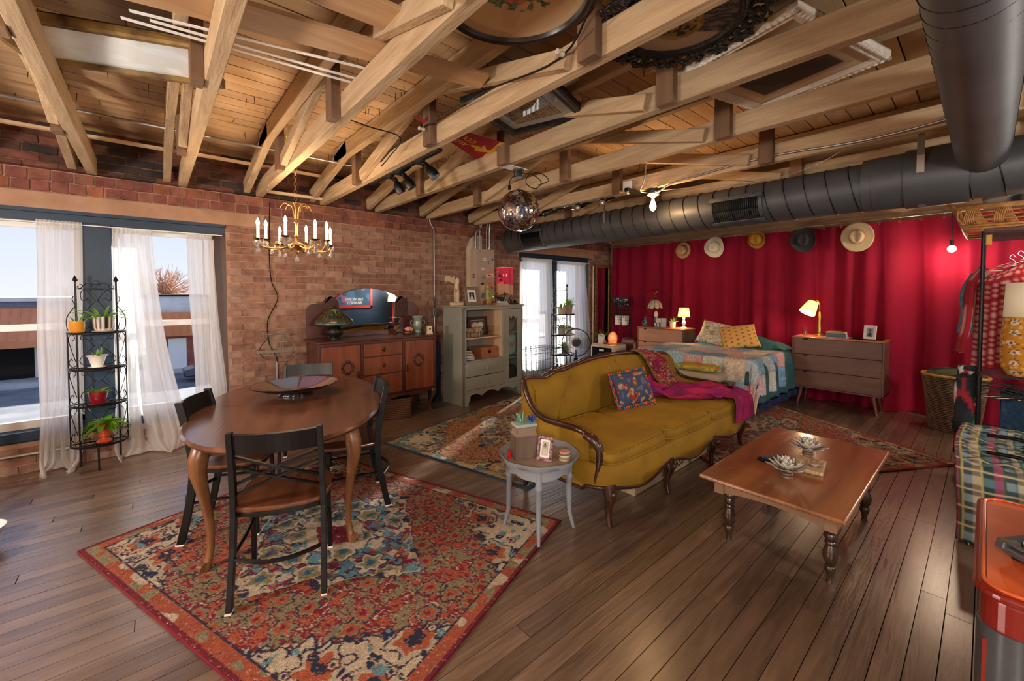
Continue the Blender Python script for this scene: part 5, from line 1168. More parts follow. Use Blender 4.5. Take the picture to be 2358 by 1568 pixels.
plant_stand('black wrought iron half round plant stand in front of the blue window post', (SX, SY, 0), .36, .20, [1.165, .858, .548, .205], 1.60)
def tier(z): return z+.0085
leafpot('potted_orchid', 'small sprig in a yellow and white patterned pot, top shelf left', (SX-.115, SY-.10, tier(1.165)), [(.001, 0), (.042, 0), (.050, .008), (.052, .095), (.047, .095), (.045, .08)], 'd8963a', .085, .043, 4, .13, .009, 1, G2, (.5, 1.2), .3, pcols=lambda a, q: 'd8902f' if math.cos(a+1.2) > -.1 else ('d8cdb0' if (int(q*12)+int(a*9)) % 2 else '8a7a50'))
leafpot('spider_plant', 'spider plant in a white pot with rows of black dashes, top shelf right', (SX+.045, SY-.095, tier(1.165)+.008), [(.001, 0), (.05, 0), (.066, .025), (.070, .12), (.064, .12), (.06, .10)], 'e8e2d8', .105, .06, 24, .24, .008, 7, G1, (.15, 1.3), .35, pcols=lambda a, q: '2a2624' if (q*30) % 3 < .8 and (a*14) % 2 < 1.2 and .2 < q < .9 else 'e8dcd0')
b = MB(); b.lathe([(.001, 0), (.07, 0), (.078, .006), (.001, .0078)], (SX+.045, SY-.095, tier(1.165)), 24); one(b, 'pot_saucer', mat('pale_clay', 'c8b49c', .7), 'pale round saucer under the dashed white pot', 'saucer')
leafpot('potted_succulent', 'green sprout in a flared white pot with a flower emblem, second shelf', (SX+.0, SY-.10, tier(.858)+.006), [(.001, 0), (.035, 0), (.040, .02), (.058, .085), (.075, .098), (.070, .098), (.05, .08)], 'e8e4da', .078, .045, 6, .10, .010, 3, G1, (.9, 1.5), .1, pcols=lambda a, q: ('6a4450' if (4.1 < a < 4.6 and .35 < q < .6 and n2(a*14, q*18, 2) > .4) else 'f0ece2'))
b = MB(); b.lathe([(.001, 0), (.045, 0), (.062, .005), (.001, .0058)], (SX, SY-.10, tier(.858)), 24); one(b, 'pot_saucer', 'plastic_white', 'white saucer under the flared white pot', 'saucer')
leafpot('potted_lily', 'curling green sprout in a dark red pot, third shelf', (SX+.0, SY-.10, tier(.548)+.008), [(.001, 0), (.045, 0), (.058, .055), (.060, .056), (.066, .095), (.060, .095), (.055, .08)], '7a1420', .08, .055, 9, .13, .011, 9, G1, (.6, 1.5), .5)
b = MB(); b.lathe([(.001, 0), (.058, 0), (.068, .014), (.062, .014), (.055, .006), (.001, .006)], (SX, SY-.10, tier(.548)), 24, col='8a1a26'); one(b, 'pot_saucer', 'attr_gloss', 'dark red saucer under the dark red pot', 'saucer', smooth=50)
leafpot('pothos_plant', 'bushy lime green plant in an orange urn, bottom shelf', (SX+.03, SY-.10, tier(.205)), [(.001, 0), (.05, 0), (.052, .012), (.03, .035), (.03, .045), (.04, .05), (.042, .06), (.036, .07), (.045, .12), (.058, .165), (.052, .165), (.04, .14)], 'c0481a', .145, .04, 60, .17, .022, 13, ['e8ff90', 'f8ffa8', 'c8f078', 'd8f8a0'], (-.1, 1.25), .5)
plant_stand('black wrought iron plant stand against the far window', (5.52, 5.03, 0), .50, .24, [1.13, .77, .42], 1.62)
PG = ['b0c890', '8aa870', 'd0e0a8']
leafpot('potted_plant', 'trailing plant in a beige pot, top shelf of the far stand, left', (5.44, 4.92, tier(1.13)), [(.001, 0), (.06, 0), (.078, .12), (.072, .12), (.07, .10)], 'b8a88c', .10, .06, 12, .16, .018, 21, PG)
leafpot('potted_plant', 'trailing plant in a tall clay pot, top shelf of the far stand, right', (5.63, 4.94, tier(1.13)), [(.001, 0), (.06, 0), (.082, .16), (.076, .16), (.07, .14)], '9a8a72', .14, .065, 16, .24, .016, 22, PG)
leafpot('potted_plant', 'leafy plant in a grey pot, middle shelf of the far stand, left', (5.45, 4.93, tier(.77)), [(.001, 0), (.06, 0), (.07, .12), (.065, .12), (.06, .10)], '8f8c84', .10, .058, 16, .17, .022, 23, PG)
leafpot('potted_plant', 'small plant in a pale pot, middle shelf of the far stand, right', (5.64, 4.93, tier(.77)), [(.001, 0), (.05, 0), (.06, .10), (.055, .10), (.05, .08)], 'b0a898', .08, .05, 10, .12, .020, 24, PG)
leafpot('potted_plant', 'leafy plant in a dark pot, lowest shelf of the far stand', (5.54, 4.93, tier(.42)), [(.001, 0), (.06, 0), (.07, .12), (.065, .12), (.06, .10)], '6a665e', .10, .058, 16, .18, .024, 25, PG)
# ================================================================ FLOOR FAN, WIRE CRATE
FX, FY = 4.76, 4.02; fd = Vector((-FX, -FY, 0)).normalized(); Rf = Matrix((Vector((fd.y, -fd.x, 0)), Vector((0, 0, 1)), fd)).transposed().to_3x3()
Rf = Matrix(((-fd.y, 0, fd.x), (fd.x, 0, fd.y), (0, 1, 0)))
t = thing('pedestal_fan', 'black pedestal fan standing behind the sofa', 'fan', (FX, FY, 0))
MB().lathe([(.001, 0), (.17, 0), (.17, .012), (.05, .03), (.02, .05), (.001, .05)], n=28).build('base', 'black_metal', t, smooth=50)
MB().cyl((0, 0, .04), (0, 0, .66), .013, .011, 10).build('pole', 'black_metal', t); MB().box((0, 0, .50), (.05, .05, .09)).build('control_box', 'black_metal', t, bevel=.008)
cF = Vector((0, 0, .77)); P_ = lambda x, y, z: cF+Rf @ Vector((x, y, z))
b = MB(); b.tube([P_(.205*math.cos(a), .205*math.sin(a), .03) for a in np.linspace(0, 2*PI, 40)[:-1]], .007, 6, closed=True); b.tube([P_(.205*math.cos(a), .205*math.sin(a), -.02) for a in np.linspace(0, 2*PI, 40)[:-1]], .005, 6, closed=True); b.build('guard_ring', 'black_metal', t, smooth=True)
b = MB()
for k in range(90):
    a = 2*PI*k/90; c_, s_ = math.cos(a), math.sin(a); b.tube([P_(.05*c_, .05*s_, .075), P_(.14*c_, .14*s_, .068), P_(.205*c_, .205*s_, .03)], .0013, 3); b.tube([P_(.05*c_, .05*s_, -.07), P_(.14*c_, .14*s_, -.06), P_(.205*c_, .205*s_, -.02)], .0013, 3)
for r, z in ((.09, .073), (.13, .069), (.17, .055)): b.tube([P_(r*math.cos(a), r*math.sin(a), z) for a in np.linspace(0, 2*PI, 40)[:-1]], .0012, 3, closed=True)
b.build('wire_guard', 'steel', t)
b = MB(); b.cyl(P_(0, 0, .068), P_(0, 0, .085), .058, .052, 24); b.build('front_badge', 'black_metal', t); b = MB(); b.cyl(P_(0, 0, -.16), P_(0, 0, -.03), .05, .07, 20); b.build('motor', 'black_metal', t, smooth=50)
for k in range(5):
    a0 = 2*PI*k/5; b = MB(); b.grid(lambda u, v: P_((.04+.13*u)*math.cos(a0+(v-.5)*1.0*(1-.1*u)), (.04+.13*u)*math.sin(a0+(v-.5)*1.0), .01+(v-.5)*.04), 5, 5); b.build('blade', 'clear_glass', t, smooth=True)
t = thing('wire_dog_crate', 'black wire dog crate in front of the far window', 'crate', (4.78, 4.86, 0)); cw, cd, chh = .84, .52, .60
for nm, fx in (('front_panel', lambda u, z: ((u-.5)*cw, -cd/2, z)), ('back_panel', lambda u, z: ((u-.5)*cw, cd/2, z)), ('side_panel', lambda u, z: (-cw/2, (u-.5)*cd, z)), ('side_panel', lambda u, z: (cw/2, (u-.5)*cd, z))):
    b = MB(); n_ = 22 if 'side' not in nm else 13
    for k in range(n_+1): b.cyl(fx(k/n_, .0), fx(k/n_, chh), .0017, .0017, 4)
    for z in (.003, .15, .30, .45, chh-.04, chh): b.cyl(fx(0, z), fx(1, z), .003, .003, 4)
    b.build(nm, 'black_iron', t)
b = MB()
for k in range(14): b.cyl((-cw/2, -cd/2+cd*k/13, chh), (cw/2, -cd/2+cd*k/13, chh), .0017, .0017, 4)
for k in range(6): b.cyl((-cw/2+cw*k/5, -cd/2, chh), (-cw/2+cw*k/5, cd/2, chh), .0025, .0025, 4)
b.build('top_panel', 'black_iron', t)
b = MB(); b.box((4.88, 4.86, .045), (.5, .4, .06)); one(b, 'crate_mat', mat('grey_mat', 'a8a8a8', .9), 'pale grey mat inside the wire dog crate', 'mat', bevel=.02)
# ================================================================ MUSIC STAND
mat('champagne', '5e5648', .4, .6, '7c7260', nscale=10)
t = thing('lyre_music_stand', 'lyre shaped metal music stand against the brick wall', 'music stand', (.985, 4.93, 0), math.radians(-12))
MB().cyl((0, 0, .02), (0, 0, .78), .009, .008, 8).build('pole', 'steel', t)
for k in range(3): a = 2*PI*k/3+.3; MB().tube([(0, 0, .16), (.10*math.cos(a), .10*math.sin(a), .06), (.2*math.cos(a), .2*math.sin(a), .008)], .006, 6).build('foot', 'steel', t, smooth=True)
b = MB(); tl_ = lambda x, z: (x, .05*(z-.8)/.3, z)
for s in (-1, 1):
    pts = smooth([(s*.012, 0, .84), (s*.08, 0, .805), (s*.15, 0, .86), (s*.155, 0, .93), (s*.10, 0, 1.01), (s*.085, 0, 1.07), (s*.12, 0, 1.105), (s*.155, 0, 1.08), (s*.135, 0, 1.05)], 5)
    b = MB(); b.tube([tl_(p.x, p.z) for p in pts], [.012+.008*math.sin(PI*i/len(pts)) for i in range(len(pts))], 8, sy=.3); b.build('lyre_arm', 'champagne', t, smooth=True)
MB().tube([tl_(-.11, 1.07), tl_(.11, 1.07)], .009, 6).build('crossbar', 'champagne', t)
for k in range(6): b = MB(); b.cyl(tl_(-.055+.022*k, .83), tl_(-.055+.022*k, 1.085), .0022, .0022, 5); b.build('string', 'champagne', t)
MB().box((0, -.035, .885), (.36, .05, .004)).build('ledge', 'champagne', t); MB().box((0, -.058, .895), (.36, .003, .028)).build('ledge_lip', 'champagne', t); MB().box((-.01, -.035, .895), (.11, .02, .016)).build('tuning_block', 'plastic_white', t, bevel=.003)
# ================================================================ SIDEBOARD
wood('mahogany', '3a1a14', '56291e', 'x', .35, .06, 0, 6, coat=.4); wood('burl', '5a2a18', '8a4a2c', 'z', .33, .06, 0, 7, coat=.4, con=.9); mat('carved_wood', '2c1410', .5, 0, '4a2418', nscale=40, bump=.8, bscale=60); mat('antique_brass', '4a3a28', .4, .8)
SBX0, SBX1, SBY = 1.285, 2.715, 4.585; t = thing('mirror_sideboard', 'dark carved wood sideboard with an arched mirror against the brick wall', 'sideboard', ((SBX0+SBX1)/2, SBY, 0)); h = (SBX1-SBX0)/2; D_ = .50
b = MB(); b.prism([(-h, -.01), (h, -.01), (h, D_), (-h, D_)], .962, .987); b.build('top', 'mahogany', t, bevel=.008, bseg=3)
b = MB(); b.span((-h+.03, .012, .31), (h-.03, D_-.01, .962)); b.build('body', 'mahogany', t, bevel=.003)
b = MB()
for x in (-h+.025, -.235, .265, h-.025): b.span((x-.014, -.004, .31), (x+.014, .014, .962))
b.span((-h+.02, -.006, .935), (h-.02, .014, .962)); b.build('stile', 'mahogany', t, bevel=.003)
for nm, x0, x1, kx in (('door', -h+.045, -.255, 0), ('door', .285, h-.045, 0)):
    d = MB(); d.span((x0, -.002, .335), (x1, .013, .925)); do = d.build('door', 'burl', t, bevel=.003)
    cx, cz = (x0+x1)/2+(.06 if x0 < 0 else -.02), .69
    m_ = MB()
    m_.tube([(cx+.058*math.cos(a), -.006, cz+.062*math.sin(a)) for a in np.linspace(0, 2*PI, 20)[:-1]], .011, 6, closed=True)
    for k in range(10): a = 2*PI*k/10; m_.ball((cx+.058*math.cos(a), -.012, cz+.062*math.sin(a)), (.016, .007, .016), 7, 5)
    m_.ball((cx, -.006, cz+.065), (.02, .008, .018), 8, 6); m_.ball((cx, -.006, cz-.07), (.03, .008, .014), 8, 6); m_.build('carved_wreath', 'carved_wood', do, smooth=True)
    k_ = MB(); kx_ = x1-.025 if x0 < 0 else x0+.025; k_.box((kx_, -.005, .60), (.022, .006, .085)); k_.tube([(kx_, -.008, .60), (kx_, -.02, .59), (kx_, -.012, .572)], .005, 6); k_.build('escutcheon', 'antique_brass', do, bevel=.002)
for za, zb_ in ((.785, .925), (.575, .770), (.335, .560)):
    d = MB(); d.span((-.215, -.004, za), (.245, .013, zb_)); do = d.build('drawer', 'burl', t, bevel=.003); zc = (za+zb_)/2+.005
    k_ = MB(); k_.lathe([(.001, 0), (.022, 0), (.02, .006), (.008, .012), (.001, .014)], (.015, -.004, zc), 12, rot=R3('X', PI/2)); k_.tube([(.015+.016*math.cos(a), -.012, zc-.012+.018*math.sin(a)) for a in np.linspace(PI, 2*PI, 9)], .003, 5); k_.build('drawer_pull', 'antique_brass', do, smooth=50)
b = MB(); b.prism([(-h+.03, .31)]+[(-h+.03+(2*h-.06)*k/30, .285-.025*math.sin(PI*k/30)**2+.012*math.cos(k/30*6*PI)) for k in range(31)]+[(h-.03, .31)], -.002, .016, lambda a, b_, c: (a, c, b_)); b.build('apron', 'mahogany', t)
for x, y, dd in ((-h+.06, .05, (-1, -1)), (h-.06, .05, (1, -1)), (-h+.06, D_-.07, (-1, .4)), (h-.06, D_-.07, (1, .4))):
    b = MB(); cabriole(b, x, y, dd, .31, .85, False); b.ball((x+dd[0]*.012, y+dd[1]*.012, .016), (.026, .026, .016), 10, 6); b.build('leg', 'mahogany', t, smooth=50)
def arch(x0, x1, z0, zt, sh, n=20): return [(x0, z0), (x1, z0)]+[(x1-(x1-x0)*k/n, sh+(zt-sh)*math.sin(PI*k/n)**.75) for k in range(n+1)]
def bp(P, y0, y1, nm, m, **k): b = MB(); b.prism(P, y0, y1, lambda a, b_, c: (a, c, b_)); return b.build(nm, m, t, **k)
lobe = lambda x0, x1, z0, zt, rr: [(x0, z0), (x1, z0), (x1, zt-rr)]+[(x1-rr+rr*math.cos(a), zt-rr+rr*math.sin(a)) for a in np.linspace(0, PI/2, 6)]+[(x0+rr+rr*math.cos(a), zt-rr+rr*math.sin(a)) for a in np.linspace(PI/2, PI, 6)]+[(x0, zt-rr)]
bp(lobe(-h+.02, -.34, .987, 1.385, .09), .44, .465, 'splat', 'mahogany', bevel=.003); bp(lobe(.35, h-.03, .987, 1.385, .09), .44, .465, 'splat', 'mahogany', bevel=.003)
bp(lobe(-.52, -.34, 1.2, 1.465, .10), .43, .464, 'carved_shoulder', 'carved_wood', bevel=.004); bp(lobe(.36, .54, 1.2, 1.465, .10), .43, .464, 'carved_shoulder', 'carved_wood', bevel=.004)
bp([(-.40, .987), (.42, .987), (.42, 1.045), (-.40, 1.045)], .425, .46, 'mirror_rail', 'mahogany', bevel=.003)
bp(arch(-.405, .425, 1.035, 1.565, 1.43), .436, .442, 'mirror_glass', 'mirror')
bp(arch(-.41, .43, 1.035, 1.57, 1.43), .443, .46, 'mirror_back', 'carved_wood')
ZS = .9872
t = thing('leaded_glass_lamp', 'bronze table lamp with a leaded green and amber glass shade', 'lamp', (1.555, 4.86, ZS))
mat('bronze_dark', '2a2a26', .4, .8, '4a4a3e', nscale=30, bump=.6, bscale=50)
MB().lathe([(.001, 0), (.06, 0), (.062, .015), (.052, .025), (.085, .05), (.095, .08), (.085, .11), (.055, .14), (.045, .15), (.05, .165), (.07, .175), (.03, .185), (.02, .20)], n=28).build('base', 'bronze_dark', t, smooth=50)
def lcol(a, q):
    s_ = (a*16/(2*PI)) % 1
    if q < .35: return ('7a9a3a', '9ab04a', '5a8a4a')[int(a*5) % 3] if abs(s_-.5) < .38*(1-q*1.2) else '1a3028'
    if q > .9: return '3a8a7a'
    return ('2a2a20', '4a3a20', '1f3a34', '5a4a2a')[int(hsh(int(a*11), int(q*14), 2)*3.99)]
b = MB(); b.lathe([(.018, .345), (.05, .33), (.09, .305), (.13, .272), (.165, .24), (.195, .205), (.203, .185), (.205, .17)], n=64, cols=lcol, cap=False); b.build('lamp_shade', 'attr_gloss', t, smooth=True, thick=.003)
b = MB()
for k in range(20):
    a = 2*PI*k/20; b.tube([(r*math.cos(a), r*math.sin(a), z+.002) for r, z in ((.02, .346), (.09, .307), (.165, .242), (.204, .175))], .0022, 4)
for r, z in ((.06, .327), (.12, .282), (.18, .225), (.206, .170)): b.tube([(r*math.cos(a), r*math.sin(a), z) for a in np.linspace(0, 2*PI, 40)[:-1]], .0028, 4, closed=True)
b.build('leading', 'bronze_dark', t); MB().lathe([(.02, .345), (.022, .36), (.008, .37), (.012, .38), (.001, .40)], n=12).build('finial', 'bronze_dark', t, smooth=50); MB().tube([(.03, 0, .19), (.15, -.02, .175), (.2, -.02, .2)], .005, 5).build('switch_arm', 'bronze_dark', t)
t = thing('trophy_vase', 'pale sage two handled vase on the sideboard', 'vase', (2.60, 4.86, ZS)); col_ = '7a8a7a'
MB().lathe([(.001, 0), (.045, 0), (.05, .01), (.042, .03), (.05, .06), (.058, .11), (.05, .15), (.05, .17), (.062, .20), (.075, .225), (.068, .225), (.05, .19)], n=26, col=col_).build('body', 'attr_gloss', t, smooth=True)
for s in (-1, 1): b = MB(); b.tube(smooth([(s*.052, 0, .15), (s*.09, 0, .165), (s*.10, 0, .13), (s*.08, 0, .10), (s*.055, 0, .10)], 4), .007, 6, col=col_); b.build('handle', 'attr_gloss', t, smooth=True)
t = thing('porcelain_rose', 'peach porcelain rose figurine on the sideboard', 'figurine', (2.43, 4.80, ZS))
b = MB(); b.ball((0, 0, .02), (.05, .04, .022), 10, 6, col='6a4a3a'); b.tube([(-.05, 0, .02), (-.10, .02, .05), (-.14, .03, .045)], .014, 6, col='5a3a2c'); b.build('branch_base', 'attr_gloss', t, smooth=True)
for k in range(14):
    a = k*2.4; r = .012+.0035*k**.9
    def f(u, v): return (r*math.cos(a+(u-.5)*1.9)*(1+.35*v), -.02+r*math.sin(a+(u-.5)*1.9)*(1+.35*v)*.7-.01, .062+.035*v-.0012*k+(u-.5)**2*-.03)
    b = MB(); b.grid(f, 8, 4, col=('d8937a', 'e0a68c', 'c97f68')[k % 3]); b.build('petal', 'attr_gloss', t, smooth=True, thick=.002)
t = thing('small_bird_figurine', 'small brown carved figurine beside the mirror', 'figurine', (2.33, 4.92, ZS)); b = MB(); b.ball((0, 0, .075), (.035, .022, .028), 10, 7, col='6a4a30'); b.ball((.03, 0, .10), .017, 8, 6, col='7a5a3a'); b.cyl((0, 0, 0), (0, 0, .05), .02, .01, 8, col='3a2a20'); b.build('body', 'attr_matte', t, smooth=True)
t = thing('outlet_box', 'cream desktop thermostat shaped box at the right end of the sideboard', 'box', (2.68, 4.70, ZS), math.radians(-10)); MB().span((-.03, -.02, .018), (.03, .02, .10)).build('body', mat('cream_plastic', 'd8c49c', .5), t, bevel=.003); MB().span((-.036, -.026, 0), (.036, .026, .018)).build('base', 'cream_plastic', t, bevel=.002); MB().cyl((0, -.022, .062), (0, -.0195, .062), .012, .012, 16).build('dial', 'antique_brass', t)
# woven baskets under the sideboard
mat('seagrass', '4a2c1e', .8, 0, '8a6248', (1, 1, 4), 28, .9, .9, 70)
t = thing('woven_basket', 'dark woven rectangular basket under the sideboard', 'basket', (2.19, 4.80, 0), math.radians(-24))
b = MB()
for k in range(11): 
    z = .012+k*.0215; b.tube([(x+.004*math.sin(i*2.1+k*PI), y, z) for i, (x, y) in enumerate([(-.23+.46*q/24, -.17) for q in range(25)])], .0115, 5); b.tube([(x, y+.004*math.sin(i*2.1+k*PI), z) for i, (x, y) in enumerate([(.23, -.17+.34*q/16) for q in range(17)])], .0115, 5); b.tube([(-.23, -.17, z), (-.23, .17, z)], .0115, 5); b.tube([(-.23, .17, z), (.23, .17, z)], .0115, 5)
b.build('woven_wall', 'seagrass', t, smooth=True); MB().span((-.225, -.165, .002), (.225, .165, .23)).build('lining', 'dark_gap', t)
# ================================================================ GREY CABINET
mat('sage_paint', '8b8b80', .45, 0, '9a9a8e', nscale=2, bump=.05, bscale=20); mat('bare_pine', 'c8a078', .6, 0, 'd8b48c', (1, 1, .2), 5)
t = thing('painted_cabinet', 'sage grey painted cabinet with open shelves, two drawers and a glass door', 'cabinet', (3.073, 4.504, 0), math.radians(4.5)); CW, CD, CH = 1.135, .45, 1.34
b = MB(); b.prism([(-.03, -.02), (CW+.03, -.02), (CW+.03, CD+.01), (-.03, CD+.01)], CH-.022, CH); b.build('top', 'sage_paint', t, bevel=.007, bseg=3)
b = MB(); b.span((0, 0, .0), (.022, CD, CH-.022)); b.span((CW-.022, 0, 0), (CW, CD, CH-.022)); b.span((0, CD-.012, .2), (CW, CD, CH-.022)); b.span((.73, .01, .2), (.75, CD, CH-.022)); b.span((0, 0, CH-.06), (CW, .02, CH-.022)); b.span((0, 0, .0), (.05, .03, CH-.022)); b.span((CW-.03, 0, 0), (CW, .03, CH-.022)); b.span((.722, -.0, .17), (.762, .02, CH-.05)); b.span((.02, 0, .555), (.74, CD, .595)); b.span((.02, .02, .18), (CW-.02, CD, .20)); b.build('body', 'sage_paint', t, bevel=.002, bseg=1)
MB().span((.022, CD-.016, .595), (.73, CD-.0125, CH-.025)).build('back_panel', 'sage_paint', t); MB().span((.7265, .02, .595), (.7299, CD-.016, CH-.03)).build('inner_side', 'bare_pine', t)
b = MB(); b.span((.03, -.012, .58), (.745, .012, .597)); b.build('moulding', 'sage_paint', t, bevel=.004)
MB().span((.022, .03, .885), (.726, CD-.016, .903)).build('shelf', 'bare_pine', t)
for za, zb_ in ((.385, .565), (.205, .375)):
    d = MB(); d.span((.052, -.006, za), (.720, .014, zb_)); do = d.build('drawer', 'sage_paint', t, bevel=.004)
    k_ = MB(); k_.lathe([(.009, 0), (.009, .012), (.022, .018), (.024, .028), (.015, .036), (.001, .038)], (.40, -.006, (za+zb_)/2), 18, rot=R3('X', PI/2)); k_.build('knob', 'sage_paint', do, smooth=50)
def scal(x): return .075+.055*abs(math.sin((x-.05)/(CW-.08)*PI*3.5+.3))**.8+.03*math.sin(PI*(x-.05)/(CW-.08))
b = MB(); b.prism([(.05, .2), (.05, .0), (.085, .0)]+[(.09+(CW-.18)*k/60, max(.0, scal(.09+(CW-.18)*k/60)) if 1 < k < 59 else .05) for k in range(61)]+[(CW-.085, 0), (CW-.05, 0), (CW-.05, .2)], .002, .018, lambda a, b_, c: (a, c, b_)); b.build('scalloped_apron', 'sage_paint', t)
dr = MB(); X0, X1 = .764, CW-.032
gl = [(X0+.075, .26), (X1-.075, .26), (X1-.075, 1.13)]+[(X1-.075-(X1-X0-.15)*k/16, 1.13+.045*abs(math.cos(k/16*2*PI))*(1 if 0 < k < 16 else 0)) for k in range(1, 16)]+[(X0+.075, 1.13)]
dr.span((X0, -.006, .205), (X0+.075, .014, CH-.065)); dr.span((X1-.075, -.006, .205), (X1, .014, CH-.065)); dr.span((X0+.075, -.006, .205), (X1-.075, .014, .26)); 
top_ = [(X0+.075, CH-.065), (X0+.075, 1.13)]+[(X0+.075+(X1-X0-.15)*k/16, 1.13+.045*abs(math.cos(k/16*2*PI))*(1 if 0 < k < 16 else 0)) for k in range(1, 16)]+[(X1-.075, 1.13), (X1-.075, CH-.065)]
dr.prism(top_, -.006, .014, lambda a, b_, c: (a, c, b_)); do = dr.build('glass_door', 'sage_paint', t)
MB().span((X0+.07, .003, .25), (X1-.07, .006, 1.18)).build('pane', 'clear_glass', do); k_ = MB(); k_.lathe([(.007, 0), (.007, .01), (.017, .014), (.018, .022), (.001, .03)], (X0+.03, -.006, .70), 14, rot=R3('X', PI/2)); k_.build('knob', 'sage_paint', do, smooth=50)
for z in (.55, .93): MB().span((.752, .03, z), (CW-.024, CD-.016, z+.015)).build('shelf', 'sage_paint', t)
ca, sa = math.cos(math.radians(4.5)), math.sin(math.radians(4.5)); CL = lambda x, y, z: (3.073+x*ca-y*sa, 4.504+x*sa+y*ca, z)
CR = math.radians(4.5)
def cloth_in(loc, s_, label, cs): b = MB(); sq(b, loc, s_, .5, .4, 30, 14, fn=lambda p: p*(1+.12*float(n2(p.x*25+3, p.z*20, 3))), cols=lambda u, v: cs[int(hsh(int(u*18), int(v*14), 2)*(len(cs)-.01))]); one(b, 'folded_linen', 'attr_cloth', label, 'linen', smooth=True)
cloth_in(CL(.94, .22, 1.03), (.15, .12, .085), 'pink and teal linens on the upper shelf behind the glass door', ('9a6a64', '7aa0a0', 'a88a84')); cloth_in(CL(.94, .20, .745), (.15, .13, .165), 'pale blue floral linens hanging behind the glass door', ('8fb0b0', 'a8c0b8', '9ab4b8', 'c0c8b8', 'b07a78')); cloth_in(CL(.94, .20, .33), (.15, .14, .10), 'dark folded linens at the bottom behind the glass door', ('4a3a34', '5a4a44', '3a3a40'))
t = thing('wooden_chest', 'reddish wooden box with an iron plate on the lower cabinet shelf', 'box', CL(.53, .20, .5955), CR); MB().span((-.14, -.13, 0), (.14, .13, .15)).build('body', 'walnut_top', t, bevel=.003); MB().lathe([(.001, 0), (.028, 0), (.02, .004), (.001, .005)], (0, -.13, .085), 8, rot=R3('X', PI/2)).build('iron_plate', 'black_iron', t)
cloth_in(CL(.15, .13, .63), (.10, .09, .033), 'red and white patterned cloth roll on the lower cabinet shelf', ('c04a4a', 'e8d8c8', 'd8a0a0', '4a6a8a'))
zb = .664
for d, c, lb in (((.17, .13, .022), '2a4a40', 'dark green book on the cloth roll in the cabinet'), ((.15, .12, .02), '3a5a6a', 'slate blue book on top of the green book in the cabinet'), ((.16, .12, .018), '1a1a1e', 'black book topmost of the small stack in the cabinet')): book('book', CL(.14, .14, zb), .1, d, c, lb); zb += d[2]+.0006
t = thing('wire_basket', 'low black wire basket on the upper cabinet shelf', 'basket', CL(.30, .10, .9035), CR); b = MB()
for k in range(25): b.cyl((-.26+.52*k/24, -.06, 0), (-.26+.52*k/24, -.075, .14), .0016, .0016, 4)
for z, y in ((.0, -.06), (.07, -.067), (.14, -.075)): b.cyl((-.26, y, z+.002), (.26, y, z+.002), .0026, .0026, 4)
b.build('wire_side', 'black_iron', t)
frame('photo_frame', 'dark ornate frame with a photo of white dogs in the cabinet', CL(.47, .24, .9035), CR, .36, .27, .05, 'carved_wood', 'white_paint', lambda u, v: ('d8c0a0' if ((u-.3)/.25)**2+((v-.5)/.35)**2 < 1 else 'e0d0b8' if ((u-.7)/.22)**2+((v-.55)/.3)**2 < 1 else '4a4a50'), .15, m2=.004)
for k, (x, c) in enumerate(((.22, 'c8a880'), (.34, 'd8c0a0'))):
    t = thing('elephant_figurine', 'cream carved elephant in the wire basket, %s one' % ('left', 'right')[k], 'figurine', CL(x, .13, .9035), CR); b = MB(); b.ball((0, 0, .085), (.055, .032, .04), 12, 8, col=c); b.ball((.06 if k else -.06, 0, .10), (.028, .025, .03), 10, 7, col=c); s_ = 1 if k else -1; b.tube([(s_*.08, 0, .095), (s_*.095, 0, .05), (s_*.09, 0, .015)], [.012, .008, .005], 6, col=c)
    for q in (-.032, .032):
        for w_ in (-.018, .018): b.cyl((q, w_, 0), (q, w_, .07), .012, .012, 7, col=c)
    b.build('body', 'attr_matte', t, smooth=60)
leafpot('potted_plant', 'broad leaved plant in a white pot inside the cabinet', CL(.10, .17, .9035), [(.001, 0), (.035, 0), (.04, .13), (.036, .13), (.035, .11)], 'e0dccf', .11, .034, 9, .17, .045, 31, ['5a9a50', '3a7a3a'], (.5, 1.3), .35)
ZK = 1.3402
t = thing('winged_statue', 'cream headless winged statue on the cabinet', 'statue', CL(.0+.06, .22, ZK), CR)
cr = 'c8b490'; b = MB(); b.box((0, 0, .02), (.15, .11, .04), col=cr); b.build('plinth', 'attr_matte', t, bevel=.003)
b = MB(); b.tube(smooth([(0, 0, .04), (.008, 0, .12), (.0, 0, .2), (-.005, -.005, .27), (.008, -.005, .33), (.012, 0, .375)], 4), [.042, .040, .037, .036, .038, .040, .041, .042, .040, .038, .037, .037, .036, .036, .036, .035, .034, .032, .026, .016, .01], 14, col=cr, sy=.8); b.tube([(0, 0, .24), (-.035, -.03, .19), (-.055, -.03, .21)], [.02, .014, .006], 8, col=cr)
for k in range(9): a = k*.7; b.tube([(.036*math.cos(a), .03*math.sin(a), .05), (.034*math.cos(a+.4), .028*math.sin(a+.4), .15), (.03*math.cos(a+.9), .025*math.sin(a+.9), .24)], .006, 5, col=cr)
b.build('body', 'attr_matte', t, smooth=True)
for s, L in ((-1, .155), (-.35, .12)):
    for k in range(6):
        q = k/5.; b = MB(); b.grid(lambda u, v: (s*(.005+L*u)-.01*q, .02+.02*v, .34+.055*math.sin(u*2.2)-(.02+.05*q)*(v)*(.4+u*.6)-.025*q*(1-u)-.02*u*q+.0), 10, 3, col=cr); b.build('wing_feather', 'attr_matte', t, smooth=True, thick=.008)
frame('photo_frame', 'grey brown wooden frame with a small portrait on the cabinet', CL(.265, .13, ZK), CR, .235, .255, .042, mat('frame_taupe', '6a5a44', .5, 0, '8a7a60', nscale=30), 'white_paint', portrait('1a1a20', 'a8a8b0', 'c8c8d0'), .16, m2=.03)
